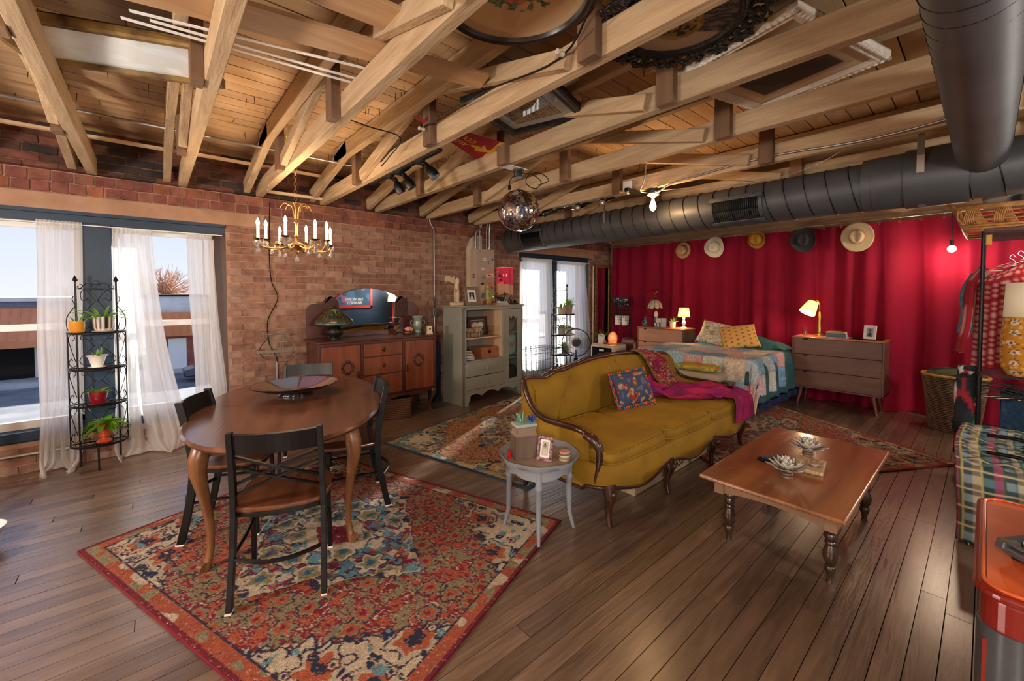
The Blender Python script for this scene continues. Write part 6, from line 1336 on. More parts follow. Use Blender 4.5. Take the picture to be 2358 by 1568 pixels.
t = thing('green_goddess_figurine', 'pale green seated figurine on a small wooden block', 'figurine', CL(.62, .22, ZK), CR); MB().box((0, 0, .03), (.11, .09, .06)).build('block', 'walnut_top', t, bevel=.002)
mat('jade', '7a8a3a', .4, 0, 'a8a850', nscale=18, bump=.3); b = MB(); b.tube(smooth([(0, 0, .06), (0, .0, .12), (-.005, 0, .19), (0, 0, .245), (.0, 0, .29)], 4), [.048, .046, .045, .044, .042, .04, .036, .034, .032, .036, .034, .026, .022, .026, .028, .022, .006], 12); b.tube(smooth([(0, -.02, .08), (.05, -.03, .10), (.085, -.02, .075), (.10, -.01, .062)], 4), [.03]*10+[.02]*3, 8); b.tube([(0, -.02, .2), (.04, -.04, .15), (.06, -.03, .11)], .012, 6); b.build('body', 'jade', t, smooth=True)
zb = ZK
for d, c, lb in (((.26, .16, .02), 'a8785a', 'tan flat book at the bottom of the stack on the cabinet'), ((.20, .15, .028), '6a3a34', 'dark red book in the stack on the cabinet')): book('book', CL(.80, .17, zb), CR-.05, d, c, lb); zb += d[2]+.0006
t = thing('small_horse_figurine', 'dark little horse and rider figurine on the book stack', 'figurine', CL(.745, .15, zb), CR); b = MB(); b.ball((0, 0, .05), (.03, .012, .014), 8, 6); b.tube([(-.025, 0, .055), (-.035, 0, .085), (-.045, 0, .08)], [.01, .008, .005], 6)
for q in (-.02, .02): b.cyl((q, .006, 0), (q, .006, .045), .004); b.cyl((q, -.006, 0), (q, -.006, .045), .004)
b.tube([(0, 0, .06), (0, 0, .09)], .009, 6); b.ball((0, 0, .11), .013, 8, 6); b.build('body', 'bronze_dark', t, smooth=60)
b = MB(); b.lathe([(.001, 0), (.03, 0), (.055, .03), (.062, .06), (.058, .06), (.05, .03), (.001, .01)], CL(.865, .17, zb), 20, col='1f3a36'); one(b, 'dark_bowl', 'attr_gloss', 'small dark green bowl on the book stack', 'bowl', smooth=50)
t = thing('dark_horse_ornament', 'dark green metal ornament at the right end of the cabinet', 'ornament', CL(1.0, .10, ZK), CR); b = MB(); b.box((.03, 0, .012), (.18, .05, .024)); b.tube([(-.04, 0, .02), (-.045, 0, .08), (-.03, 0, .12)], [.02, .014, .004], 6); b.tube([(-.01, 0, .02), (0, 0, .07)], [.014, .004], 6); b.tube([(.04, 0, .03), (.07, 0, .05), (.11, 0, .03)], [.02, .02, .01], 6); b.build('body', 'bronze_dark', t, smooth=60)
# fringe lamp
t = thing('fringe_lamp', 'glowing pink lamp with long fringe and a flower on the cabinet', 'lamp', CL(1.0, .24, ZK), CR)
MB().lathe([(.001, 0), (.05, 0), (.05, .012), (.015, .03), (.012, .25), (.012, .46)], n=16).build('base', 'bronze_dark', t, smooth=50)
MB().lathe([(.04, .575), (.12, .555), (.155, .545), (.15, .54)], n=30, col='f0dcc0', cap=False).build('shade_cap', 'attr_cloth', t, smooth=True, thick=.003)
def frm(name, c0, c1):
    m = mat(name, c0, .9, emit=c0, estr=.05, transl=(c0, .12)); return m
frm('fringe_pink', 'c83c60', 0); mat('fringe_cream', 'd8b090', .9, transl=('e0b090', .12))
for nm, za, zb_, m_ in (('upper_fringe', .54, .30, 'fringe_pink'), ('lower_fringe', .305, .155, 'fringe_cream')):
    b = MB()
    for k in range(110):
        a = 2*PI*k/110; r = .108+.022*abs(math.sin(a*4)); z_ = zb_+.03*math.sin(a*2+1)+.02*hsh(k, 3)
        b.tube([(r*math.cos(a), r*math.sin(a), za), (r*1.01*math.cos(a), r*1.01*math.sin(a), z_)], .0036, 4)
    tag(b.build(nm, m_, t), kind='stuff')
MB().ball((0, 0, .44), .03, 10, 8).build('bulb', 'warm_bulb', t, smooth=True); light('fringe_lamp_light', 'POINT', CL(1.0, .24, ZK+.44), .9, (1, .45, .4), .04)
b = MB(); b.tube(smooth([(.13, 0, .53), (.165, 0, .47), (.14, 0, .42), (.17, 0, .36), (.145, 0, .30), (.16, 0, .24), (.14, .0, .12)], 3), .012, 6, col='4a4a50'); b.build('ribbon', 'attr_cloth', t, smooth=True)
b = MB()
for k in range(7): b.ball((-.14+.03*math.cos(k), -.03+.02*math.sin(k*2), .36+.03*k % .15), .022, 7, 5, col=('c04a5a', 'd87a80', '5a2a30')[k % 3])
b.build('flower', 'attr_cloth', t, smooth=True)
b = MB(); b.span((4.06, 5.22, 1.96), (4.12, 5.24, 2.10)); b.prism([(4.04, 2.10), (4.05, 2.16), (4.065, 2.12), (4.09, 2.17), (4.115, 2.12), (4.13, 2.16), (4.14, 2.10)], 5.222, 5.238, lambda a, b_, c: (a, c, b_)); one(b, 'crown_sign', 'black_metal', 'small dark crown shaped sign on the bricks above the fringe lamp', 'sign')
# ================================================================ ELECTRICAL PANEL AND CONDUITS
mat('panel_grey', 'a89888', .5, 0, 'b8a898', nscale=2); mat('cream_panel', 'cfc0a4', .6, 0, 'baa88c', nscale=3)
t = thing('electrical_panel', 'tall grey electrical panel covered in stickers beside the far window', 'electrical panel', (3.88, 5.122, 1.30))
MB().span((-.20, -.01, 0), (.20, .10, .885)).build('box', 'panel_grey', t, bevel=.004); MB().span((-.175, -.022, .01), (.185, -.01, .87)).build('door', 'panel_grey', t, bevel=.003)
b = MB(); b.prism([(-.26, .1), (.02, .1), (.02, 1.1), (-.1, 1.1), (-.2, 1.04), (-.26, .9)], .08, .103, lambda a, b_, c: (a, c, b_)); b.build('back_board', 'cream_panel', t)
ST = [(-.10, .83, .034, .03, '7a3a30', 'o'), (-.0, .73, .07, .045, 'e8e8e8', 'o'), (.09, .68, .045, .045, '1a1a1e', 'o'), (.15, .73, .035, .035, '4a5ab0', 'o'), (-.04, .58, .05, .03, 'e0dcd4', 'r'), (.06, .57, .03, .06, 'c8a890', 'r'), (.10, .48, .14, .055, 'e0cdb4', 'r'), (-.03, .45, .05, .05, '8a8a70', 'o'), (.10, .335, .065, .065, 'd85a38', 'o'), (-.05, .29, .055, .10, 'c8b080', 'r'), (-.05, .35, .06, .03, '2a2a30', 'r'), (-.04, .17, .045, .085, '5a5a9a', 'r'), (.08, .21, .05, .05, 'c8c0c8', 'r'), (.10, .11, .04, .06, 'd0c8d0', 'r'), (.14, .29, .03, .04, '4a3a4a', 'o')]
for k, (x, z, w_, h_, c, sh) in enumerate(ST):
    b = MB(); 
    if sh == 'o': b.lathe([(.001, 0), (.5, 0), (.5, .002), (.001, .0022)], (x, -.0225, z), 18, col=c, rot=R3('X', PI/2)); b.v = [((p[0]-x)*w_+x, p[1], (p[2]-z)*h_+z) for p in b.v]
    else: b.box((x, -.0233, z), (w_, .0016, h_), R3('Y', .25*math.sin(k*3)), c)
    if k in (0, 2, 8): b.lathe([(.001, 0), (.3, 0), (.3, .001)], (x, -.025, z), 14, col=('c8a890', 'd8d8d8', 'e8a080')[(0, 2, 8).index(k)], rot=R3('X', PI/2)); n0 = 14*3; b.v = b.v[:-n0]+[((p[0]-x)*w_+x, p[1], (p[2]-z)*h_+z) for p in b.v[-n0:]]
    if k in (1, 6): b.box((x, -.0252, z), (w_*.6, .001, h_*.3), R3('Y', .2), '55555a')
    b.build('sticker', 'attr_matte', t)
def spl(u, v): w_ = .5+.12*math.sin(u*2*PI); return 'c02a30' if v > w_+.07 else ('243a7a' if v < w_-.07 else 'f0f0f0')
b = MB(); b.grid(lambda u, v: (-.225+.055*u, -.012, .435+.06*v), 14, 14, cols=spl); b.build('sticker', 'attr_matte', t)
for k, (x, zt, lb, bend) in enumerate(((3.745, 2.52, 'thick bent conduit at the left above the electrical panel', .05), (3.83, 2.56, 'second thin conduit above the electrical panel', .0), (3.96, 2.56, 'third conduit above the electrical panel', .0), (4.015, 2.56, 'right thick conduit above the electrical panel', .0))):
    b = MB(); r = (.02, .009, .010, .019)[k]; b.tube(smooth([(x, 5.16, 2.18), (x, 5.16, 2.36), (x+bend*.4, 5.16, 2.45), (x+bend*2, 5.15, zt), (x+bend*2.2, 5.15, 2.72)], 4), r, 10); b.cyl((x, 5.16, 2.185), (x, 5.16, 2.215), r*1.5, r*1.5, 10); one(b, 'conduit', 'galvanised', lb, 'conduit', smooth=50)
t = thing('wall_conduit', 'steel conduit with a junction box running down the bricks left of the cabinet', 'conduit', (3.06, 5.22, 0))
MB().tube(smooth([(-.07, 0, 2.6), (-.06, 0, 2.50), (-.01, 0, 2.42), (0, 0, 2.32), (0, 0, 1.3)], 4), .012, 10).build('upper_pipe', 'galvanised', t, smooth=True); MB().cyl((0, 0, .02), (0, 0, 1.2), .011, .011, 10).build('lower_pipe', 'galvanised', t); MB().span((-.04, -.035, 1.18), (.04, .02, 1.29)).build('junction_box', 'galvanised', t, bevel=.003)
b = MB(); b.tube(smooth([(1.0, 5.225, 2.50), (.985, 5.22, 2.0), (1.0, 5.22, 1.65), (1.06, 5.215, 1.45), (.96, 5.22, 1.2), (.97, 5.22, .95), (1.05, 5.22, .7), (1.02, 5.21, .02)], 6), .005, 6); one(b, 'wall_cable', 'dark_gap', 'dark cable running down the brick wall behind the chandelier', 'cable', smooth=True)
b = MB(); b.cyl((-1.6, 5.21, .165), (-.40, 5.21, .165), .012, .012, 10); one(b, 'baseboard_pipe', 'steel', 'steel pipe along the bricks under the near window', 'pipe')
# dark leaning panel between sideboard and cabinet
b = MB(); b.span((2.86, 5.02, .0), (3.02, 5.06, .78)); one(b, 'dark_board', 'blue_paint', 'dark blue board standing between the sideboard and the grey cabinet', 'board', bevel=.002)
# ================================================================ CHANDELIER
CHX, CHY = .93, 3.84; t = thing('chandelier', 'brass crystal chandelier with eight lit candle bulbs over the dining table', 'chandelier', (CHX, CHY, 0))
b = MB(); b.lathe([(.001, 1.82), (.006, 1.83), (.018, 1.85), (.01, 1.865), (.05, 1.89), (.06, 1.905), (.045, 1.92), (.012, 1.93), (.012, 1.97), (.02, 1.98), (.010, 2.0), (.010, 2.09), (.018, 2.10), (.010, 2.12), (.014, 2.20), (.006, 2.24), (.001, 2.26)], n=18); b.build('stem', 'brass', t, smooth=50)
cm = MB(); cm.lathe([(.001, 0), (.009, .004), (.0125, .014), (.010, .026), (.004, .040), (.001, .045)], n=8)
def crystal(x, y, z, s=1.): 
    b = MB(); b.lathe([(.001, -.045*s), (.012*s, -.035*s), (.016*s, -.022*s), (.009*s, -.006*s), (.002*s, .006)], (x, y, z), 6); b.ball((x, y, z+.012), .006*s, 6, 5); b.build('crystal', 'crystal', t)
cr_ = mat('crystal', 'f4f0ea', .03, trans=.75, ior=1.5); cr_.node_tree.nodes['Principled BSDF'].inputs['Specular IOR Level'].default_value = .9
for k in range(8):
    a = 2*PI*k/8+.22; ca_, sa_ = math.cos(a), math.sin(a); R_ = .30 if k % 2 == 0 else .24; zc = 1.93+(.02 if k % 2 else 0)
    b = MB(); b.tube([(r*ca_, r*sa_, z) for r, z in [(p.x, p.z) for p in smooth([(.05, 0, 1.90), (.12, 0, 1.875), (.19, 0, 1.865), (R_-.03, 0, 1.875), (R_, 0, zc-.02), (R_, 0, zc)], 4)]], .0065, 6); b.tube([(r*ca_, r*sa_, z) for r, z in [(p.x, p.z) for p in smooth([(.16, 0, 1.87), (.13, 0, 1.90), (.15, 0, 1.925), (.18, 0, 1.91)], 4)]], .004, 5); b.build('arm', 'brass', t, smooth=True)
    b = MB(); b.lathe([(.006, -.01), (.028, 0), (.034, .006), (.012, .008)], (R_*ca_, R_*sa_, zc), 14); b.build('drip_pan', 'antique_brass', t, smooth=50)
    b = MB(); b.cyl((R_*ca_, R_*sa_, zc+.006), (R_*ca_, R_*sa_, zc+.105), .0105, .0105, 12); b.build('candle', 'candle_wax', t) if 'candle_wax' in MATS else (mat('candle_wax', 'f0e0c0', .5, emit='ffd8a0', estr=.9), b.build('candle', 'candle_wax', t))
    b = MB(); b.lathe([(.006, 0), (.012, .012), (.014, .022), (.009, .042), (.002, .06)], (R_*ca_, R_*sa_, zc+.105), 10); b.build('bulb', 'bulb_glow', t, smooth=True)
    for q in range(3): aa = a+(q-1)*.13; crystal((R_+.006)*math.cos(aa), (R_+.006)*math.sin(aa), zc-.012-(.02 if q == 1 else 0), .9)
    if k % 2 == 0: crystal(.20*ca_, .20*sa_, 1.855, 1.); crystal(R_*ca_, R_*sa_, 1.865, 1.15)
    light('chandelier_light', 'POINT', (CHX+R_*ca_, CHY+R_*sa_, zc+.135), 4.2, (1, .72, .46), .02)
crystal(0, 0, 1.815, 1.3)
for k in range(6):
    a = 2*PI*k/6; b = MB(); b.tube([(r*math.cos(a), r*math.sin(a), z) for r, z in [(p.x, p.z) for p in smooth([(.012, 0, 2.12), (.03, 0, 2.22), (.09, 0, 2.25), (.12, 0, 2.21)], 4)]], .004, 5); b.build('upper_scroll', 'brass', t, smooth=True)
def chain(P, nm='chain_link', ln=.030, parent=None):
    P = smooth(P, 12); L = [0]
    for a_, b_ in zip(P, P[1:]): L.append(L[-1]+(b_-a_).length)
    n_ = int(L[-1]/(ln*.72)); out = []
    for k in range(n_):
        d = L[-1]*(k+.5)/n_; i = next(i for i in range(len(L)-1) if L[i+1] >= d); p = P[i].lerp(P[i+1], (d-L[i])/(L[i+1]-L[i])); T_ = (P[i+1]-P[i]).normalized(); s_ = T_.cross(Vector((.3, 1, .1)) if k % 2 else Vector((1, -.3, .1))).normalized()
        b = MB(); b.tube([p+T_*(ln*.5*math.cos(q))+s_*(ln*.24*math.sin(q)) for q in np.linspace(0, 2*PI, 9)[:-1]], .0020, 4, closed=True); b.build(nm, 'brass', parent)
chain([(0, 0, 2.25), (0, .02, 2.42), (.01, .03, 2.60)], parent=t, ln=.042)
chain([(.0, .05, 2.60), (-.06, -.02, 2.60), (-.09, -.14, 2.68), (-.10, -.22, 2.80)], parent=t, ln=.042)
MB().tube([(.03, .03, 2.60), (.01, .03, 2.575), (-.005, .03, 2.60)], .003, 5).build('ceiling_hook', 'brass', t)
b = MB(); b.tube(smooth([(.84, 4.45, 2.55), (.84, 4.45, 2.52), (.85, 4.45, 2.505), (.84, 4.45, 2.49), (.83, 4.45, 2.475), (.84, 4.45, 2.46)], 3), .0022, 5); one(b, 's_hook', 'steel', 'small steel s-hook hanging left of the chandelier', 'hook', smooth=True)
# ================================================================ DUCTS
mat('duct_black', '46484c', .5, .25, '505256', nscale=4, bump=.04, bscale=20)
DX, DZ, DR = 4.27, 2.345, .185
t = thing('spiral_duct', 'long black spiral duct running under the trusses before the curtain', 'duct', (DX, 0, DZ))
MB().cyl((0, -2.9, 0), (0, 4.93, -.02), DR, DR, 40).build('tube', 'duct_black', t, smooth=50)
for k in range(52):
    y = 4.86-k*.148; b = MB(); n_ = 36; b.tube([((DR+.002)*math.cos(a), y+.05*math.sin(a)*.8, (DR+.002)*math.sin(a)-.01) for a in np.linspace(0, 2*PI, n_+1)[:-1]], .0042, 4, closed=True); b.build('seam_ring', 'black_metal', t, smooth=True)
MB().cyl((0, 4.88, -.02), (0, 4.935, -.02), DR+.006, DR+.006, 40).build('end_cap', 'duct_black', t, smooth=50)
for y0, y1, rr in ((.42, .60, .20), (.60, .66, .197), (.10, .42, .212)): MB().cyl((0, y0, 0), (0, y1, 0), rr, rr, 40).build('sleeve', 'duct_black', t, smooth=50)
for yc, ln in ((1.56, .46), (4.30, .46)):
    g = MB(); a0, a1 = PI*.90, PI*1.36
    P = lambda u, v, r: (r*math.cos(a0+(a1-a0)*v), yc-ln/2+ln*u, r*math.sin(a0+(a1-a0)*v)-.0)
    for (u0, u1, v0, v1) in ((0, 1, 0, .14), (0, 1, .86, 1), (0, .07, .14, .86), (.93, 1, .14, .86)): g.grid(lambda u, v: P(u0+(u1-u0)*u, v0+(v1-v0)*v, DR+.014), 4, 6)
    go = g.build('register_frame', 'duct_black', t, smooth=True, thick=.012); q = MB(); q.grid(lambda u, v: P(.06+.88*u, .12+.76*v, DR+.004), 4, 6); q.build('opening', 'dark_gap', go)
    for k in range(22):
        u = .09+.82*k/21; s_ = MB(); s_.tube([P(u, v, DR+.012) for v in np.linspace(.14, .86, 6)], .0035, 4); s_.build('louvre', 'black_metal', go)
for y in (3.02, .33): b = MB(); b.tube([(-.01, y, -DR-.004), (-DR-.006, y, 0), (-DR-.012, y, .1), (-DR+.02, y, .34)], .012, 4, sy=.25) if y > 1 else b.tube([(-.05, y, -.215), (-.216, y, 0), (-.22, y, .12), (-.20, y, .36)], .028, 4, sy=.1); b.build('hanger_strap', 'steel', t)
t = thing('branch_duct', 'shorter round duct running back over the viewer, meeting the long duct', 'duct', (0, .045, 2.44))
BR = .122; MB().cyl((.2, 0, 0), (4.10, 0, -.03), BR, BR, 40).build('tube', 'duct_black', t, smooth=50)
for k in range(34):
    x = .4+k*.108; b = MB(); b.tube([(x+.045*math.sin(a), (BR+.0015)*math.cos(a), (BR+.0015)*math.sin(a)-.01) for a in np.linspace(0, 2*PI, 33)[:-1]], .0026, 4, closed=True); b.build('seam_ring', 'black_metal', t, smooth=True)
# ================================================================ THINGS STORED ON THE CHORDS
ZF = 2.6985
def flatframe(name, label, cx, cy, rz, w_, h_, fw_, m, face, cols, dep=.05, bead=None, nn=30, gl=False, cat='picture frame'):
    t = thing(name, label, cat, (cx, cy, ZF), math.radians(rz)); b = MB(); W2, H2 = w_/2, h_/2
    pr = [(0, 0), (.25, -.012*0), (.6, .008), (1, .016)]
    def side(A, B, C, D): # outer A,B inner C,D bevelled
        o = []; 
        for q, z in ((0, .014), (.12, 0), (.45, .004), (.62, .0), (1, .018)): o.append([(A[0]+(D[0]-A[0])*q, A[1]+(D[1]-A[1])*q, z), (B[0]+(C[0]-B[0])*q, B[1]+(C[1]-B[1])*q, z)])
        vs = [p for r_ in o for p in r_]+[(A[0], A[1], dep), (B[0], B[1], dep)]; fs = [(2*i, 2*i+1, 2*i+3, 2*i+2) for i in range(4)]+[(0, 10, 11, 1)]; b.add(vs, fs)
    i_ = fw_; c_ = [(-W2, -H2), (W2, -H2), (W2, H2), (-W2, H2)]; n_ = [(-W2+i_, -H2+i_), (W2-i_, -H2+i_), (W2-i_, H2-i_), (-W2+i_, H2-i_)]
    for k in range(4): side(c_[k], c_[(k+1) % 4], n_[(k+1) % 4], n_[k])
    fo = b.build('frame', m, t)
    if bead:
        for k in range(4):
            A, B = Vector(c_[k]), Vector(c_[(k+1) % 4]); L = (B-A).length; N_ = int(L/.028); bd = MB()
            for j in range(N_+1): p = A.lerp(B, j/N_)*(1-.02); bd.ball((p.x, p.y, .006), (.014, .014, .011), 6, 4)
            bd.build('bead_row', bead, fo, smooth=True)
    b = MB(); b.grid(lambda u, v: ((u-.5)*(w_-2*i_+.01), (v-.5)*(h_-2*i_+.01), .02), nn, nn, cols=cols); b.build('picture', face, t)
    if gl: b = MB(); b.grid(lambda u, v: ((u-.5)*(w_-2*i_+.01), (v-.5)*(h_-2*i_+.01), .0165), 1, 1); b.build('glass', 'clear_glass', t)
    MB().span((-W2, -H2, dep-.006), (W2, H2, dep)).build('backing', 'dark_gap', t)
    return t
mat('gilt_brown', '4a2e1c', .4, .2, '9a7a40', (1, 1, 1), 9); mat('white_ornate', 'cfcabc', .6, 0, 'e4e0d4', nscale=30, bump=.5); mat('black_ornate', '121416', .38, .2, '26282a', nscale=20, bump=.6, bscale=50)
flatframe('painting', 'brown framed pale landscape painting lying on the chords, top left', -.13, 2.925, -21.3, .86, .44, .045, 'gilt_brown', 'attr_gloss', lambda u, v: ('e8ece8', 'dfe6ea', 'd8dcd4', 'f0f2ee')[int(min(.99, float(n2(u*5, v*3, 3))*.6+float(n2(u*14, v*9, 5))*.4)*4)], gl=False)
def docu(u, v):
    if abs(u-.5) > .36 or abs(v-.5) > .36: return 'b8bcc0'
    if v < .44: return '6a5038' if (v*60) % 3 < 1.3 and n2(u*60, v*20, 3) > .35 else 'b89878'
    return ('8a6a50', 'a88868', '5a4838')[int(min(.99, float(n2(u*20, v*20, 5)))*3)]
flatframe('document_frame', 'black carved frame holding a printed notice under glass, above the disco ball', 1.89, 2.03, 17, .62, .62, .07, 'black_ornate', 'attr_matte', docu, nn=60, gl=True)
def dk(u, v):
    e_ = max(abs(u-.5), abs(v-.5)); return 'cbb79a' if e_ > .40 else ('b8a284' if e_ > .36 else ('3a2e26' if n2(u*6, v*6, 3) > .4 else '4a3c30'))
flatframe('picture', 'large white beaded frame with a dark print, near the branch duct', 2.57, .79, -14.3, .82, .69, .06, 'white_ornate', 'attr_matte', dk, bead='white_ornate', nn=40)
def ovalframe(label, cx, cy, ax, ay, prof, m, cols, rz=0, ornate=False):
    t = thing('oval_frame', label, 'picture frame', (cx, cy, ZF), math.radians(rz)); b = MB(); k = ay/ax
    b.lathe([(ax-o, z) for o, z in prof], n=64, sy=k, cap=False); b.v = b.v; b.build('frame', m, t, smooth=40)
    iw = ax-prof[-1][0]+.004; b = MB(); N_ = 70
    b.grid(lambda u, v: (iw*u*math.cos(2*PI*v), iw*u*math.sin(2*PI*v)*k, .02), 44, 150, cols=lambda u, v: cols(u*math.cos(2*PI*v), u*math.sin(2*PI*v))); b.build('picture', 'attr_matte', t)
    if ornate:
        for j in range(34):
            a = 2*PI*(j+.35*hsh(j, 7))/34; c_, s_ = math.cos(a), math.sin(a); r0 = ax+.012; b = MB(); tx = Vector((-s_, c_*k, 0)).normalized(); nx = Vector((c_, s_*k, 0)).normalized(); o = Vector((r0*c_, r0*s_*k, .01)); sg = 1 if j % 2 else -1
            b.tube([o+nx*(.03+(.026+.018*hsh(j, 1))*math.cos(q))*1.0+tx*sg*(.028+.012*hsh(j, 2))*math.sin(q)*(1-q/14)+Vector((0, 0, -.008*math.sin(q*2))) for q in np.linspace(-PI*.8, PI*1.6, 16)], [(.003+.008*math.sin(PI*i/15))*(.8+.5*hsh(j, 3)) for i in range(16)], 6); b.ball(o+nx*.055, (.014, .014, .012), 8, 5); b.ball(o+nx*.012+tx*.02, (.012, .018, .01), 7, 5)
            b.ball(o+nx*.085+tx*sg*.01, (.010, .010, .008), 7, 5); b.build('acanthus_scroll', m, t, smooth=True)
    return t
OP = [(0, .02), (.002, .006), (.010, .0), (.018, .005), (.022, .002), (.031, .004), (.036, .012), (.041, .019)]
mat('brown_black', '1c1412', .3, 0, '2c201a', nscale=10, coat=.5)
def roses(x, y):
    if math.hypot(x, y) > .90: return 'd8bc94'
    for (cx, cy, r, c) in ((.10, .02, .12, 'c8584a'), (.34, -.22, .11, 'cf6a58'), (.22, -.02, .07, 'b8483c'), (-.02, .12, .085, 'd07a58'), (.14, .16, .06, 'd89a68')):
        d = math.hypot(x-cx, y-cy)
        if d < r*(1+.12*math.sin(8*math.atan2(y-cy, x-cx))): return c if (d/r*3.2) % 1 < .72 else 'a8382e'
    k = float(n2(x*11+4, y*11, 7))
    if ((x-.08)/.5)**2+((y-.02)/.34)**2 < 1 and k > .50: return ('5a7040', '3f5a38', '7a8a50', '6a7a88')[int(float(n2(x*23, y*23, 3))*3.99)]
    if abs((y+.1)-(x*.55)-.12*math.sin(x*9)) < .014 and -.7 < x < .3: return '5a4a2a'
    return 'd2b184' if n2(x*3+8, y*3, 2) > .35 else 'c9a678'
ovalframe('dark oval frame with a print of red roses, top centre', 1.13, 1.29, .335, .335, OP, 'brown_black', roses, rz=-35)
def moth(x, y):
    d = math.hypot(x-.12, y-.1)
    if d < .46: return '2e2a2c' if n2(x*16, y*16, 3) > .58 and d < .36 else ('8a7a3c' if n2(x*6, y*6, 9) > .35 else 'a8924c')
    if y < -.25+.25*math.sin(x*4): return '3c3c44' if n2(x*26+y*20, y*9, 5) > .4 else '77726e'
    return 'b8ae9c'
ovalframe('black oval frame with ornate scrollwork around a moon print, top right of centre', 1.80, .93, .275, .275, OP, 'black_ornate', moth, ornate=True)
# pennant
t = thing('felt_pennant', 'red and gold felt pennant lying on the chords left of the disco ball', 'pennant', (0, 0, ZF+.001))
A, B, C_ = Vector((2.285, 3.07, 0)), Vector((2.15, 2.56, 0)), Vector((1.356, 2.587, 0))
mat('felt_red', 'a8142a', .95, 0, '8c1024', nscale=40); mat('felt_gold', 'd8a62a', .95)
b = MB(); b.prism([(A.x, A.y), (B.x, B.y), (C_.x, C_.y)], 0, .003); b.build('field', 'felt_red', t)
b = MB(); dA = (C_-A).normalized()*.05; dB = (C_-B).normalized()*.045; b.prism([(A.x, A.y), (B.x, B.y), (B.x+dB.x, B.y+dB.y), (A.x+dA.x, A.y+dA.y)], -.002, .0); b.build('border_band', 'felt_gold', t)
xd = (C_-(A+B)/2).normalized(); ud = Vector((-xd.y, xd.x, 0)); ud = ud if ud.y > 0 else -ud; mid = (A+B)/2
for txt, q, off in (('AUSTIN', .27, .045), ('COLLEGE', .27, -.045)):
    o = mid+xd*q+ud*off; text_mb(txt, .085, lambda x, y, z, o=o: tuple(o+xd*x*.95+ud*y+Vector((0, 0, -.0012-z))), .001, align='LEFT').build('lettering', 'felt_gold', t)
kp = [(.06, .02), (.10, .06), (.15, .07), (.19, .03), (.24, .035), (.26, .01), (.22, -.005), (.16, -.02), (.20, -.06), (.17, -.065), (.12, -.03), (.08, -.02), (.04, -.05), (.02, -.04)]
b = MB(); b.prism([tuple((mid+xd*x+ud*y).xy) for x, y in kp], -.0025, -.0005); b.build('emblem', 'felt_gold', t)
# disco ball
bx, by, bz = 2.37, 2.64, 2.205
t = thing('disco_ball', 'mirrored disco ball hanging from a black motor', 'disco ball', (bx, by, bz)); RB = .172
mat('mirror_tile', 'dcdcdc', .06, 1., rnd=.3); MB().ball((0, 0, 0), RB, 36, 24).build('core', 'grey_shingle', t, smooth=True)
tiles = MB(); rt_ = random.Random(5); rows = 34; cnt = 0; tl = []
for j in range(rows):
    ph = -PI/2+PI*(j+.5)/rows; n_ = max(3, int(2*PI*math.cos(ph)*rows/PI))
    for i in range(n_): tl.append((ph, 2*PI*(i+.5*(j % 2))/n_))
vw = Vector((-bx, -by, 1.5-bz)).normalized(); tl.sort(key=lambda q: -(Vector((math.cos(q[0])*math.cos(q[1]), math.cos(q[0])*math.sin(q[1]), math.sin(q[0]))).dot(vw)))
tm = MB(); tm.box((0, 0, 0), (PI*RB/rows*.90, PI*RB/rows*.90, .003)); tme = tm.mesh('mirror_tile', 'mirror_tile')
rest = MB()
for k, (ph, a) in enumerate(tl):
    n_ = Vector((math.cos(ph)*math.cos(a), math.cos(ph)*math.sin(a), math.sin(ph))); nn_ = (n_+Vector((rt_.gauss(0, .06), rt_.gauss(0, .06), rt_.gauss(0, .06)))).normalized(); x_ = Vector((0, 0, 1)).cross(nn_).normalized(); y_ = nn_.cross(x_); M_ = Matrix((x_, y_, nn_)).transposed()
    if k < 299: o = bpy.data.objects.new('mirror_tile', tme); COL.objects.link(o); o.parent = t; o.matrix_local = Matrix.Translation(n_*(RB+.001)) @ M_.to_4x4()
    else: rest.box(n_*(RB+.001), (PI*RB/rows*.90, PI*RB/rows*.90, .003), M_)
tag(rest.build('mirror_tile', 'mirror_tile', t), kind='stuff')
MB().cyl((0, 0, RB), (0, 0, .282), .0022, .0022, 5).build('hanging_wire', 'steel', t); MB().lathe([(.03, RB-.004), (.02, RB+.012), (.001, RB+.014)], n=14).build('cap', 'steel', t)
MB().box((-.055, 0, .3475), (.22, .10, .004)).build('mounting_plate', 'plastic_white', t)
b = MB(); b.lathe([(.001, .28), (.036, .28), (.04, .285), (.04, .325), (.046, .33), (.046, .350), (.001, .350)], n=22); b.build('motor', 'black_metal', t, smooth=50)
b = MB(); b.tube(smooth([(bx+.03, by, 2.52), (bx+.10, by-.05, 2.52), (bx+.17, by-.10, 2.46), (bx+.13, by-.07, 2.40), (bx+.06, by-.03, 2.44), (bx+.08, by-.04, 2.51), (bx+.16, by-.10, 2.53), (bx+.22, by-.14, 2.47), (bx+.15, by-.08, 2.43)], 5), .004, 6); b.tube(smooth([(bx-.02, by+.02, 2.51), (bx-.06, by+.04, 2.46), (bx-.065, by+.045, 2.41)], 4), .004, 6); b.span((bx-.073, by+.035, 2.38), (bx-.057, by+.055, 2.415)); one(b, 'power_cord', 'black_metal', 'coiled black power cord beside the disco ball motor', 'cord', smooth=50)
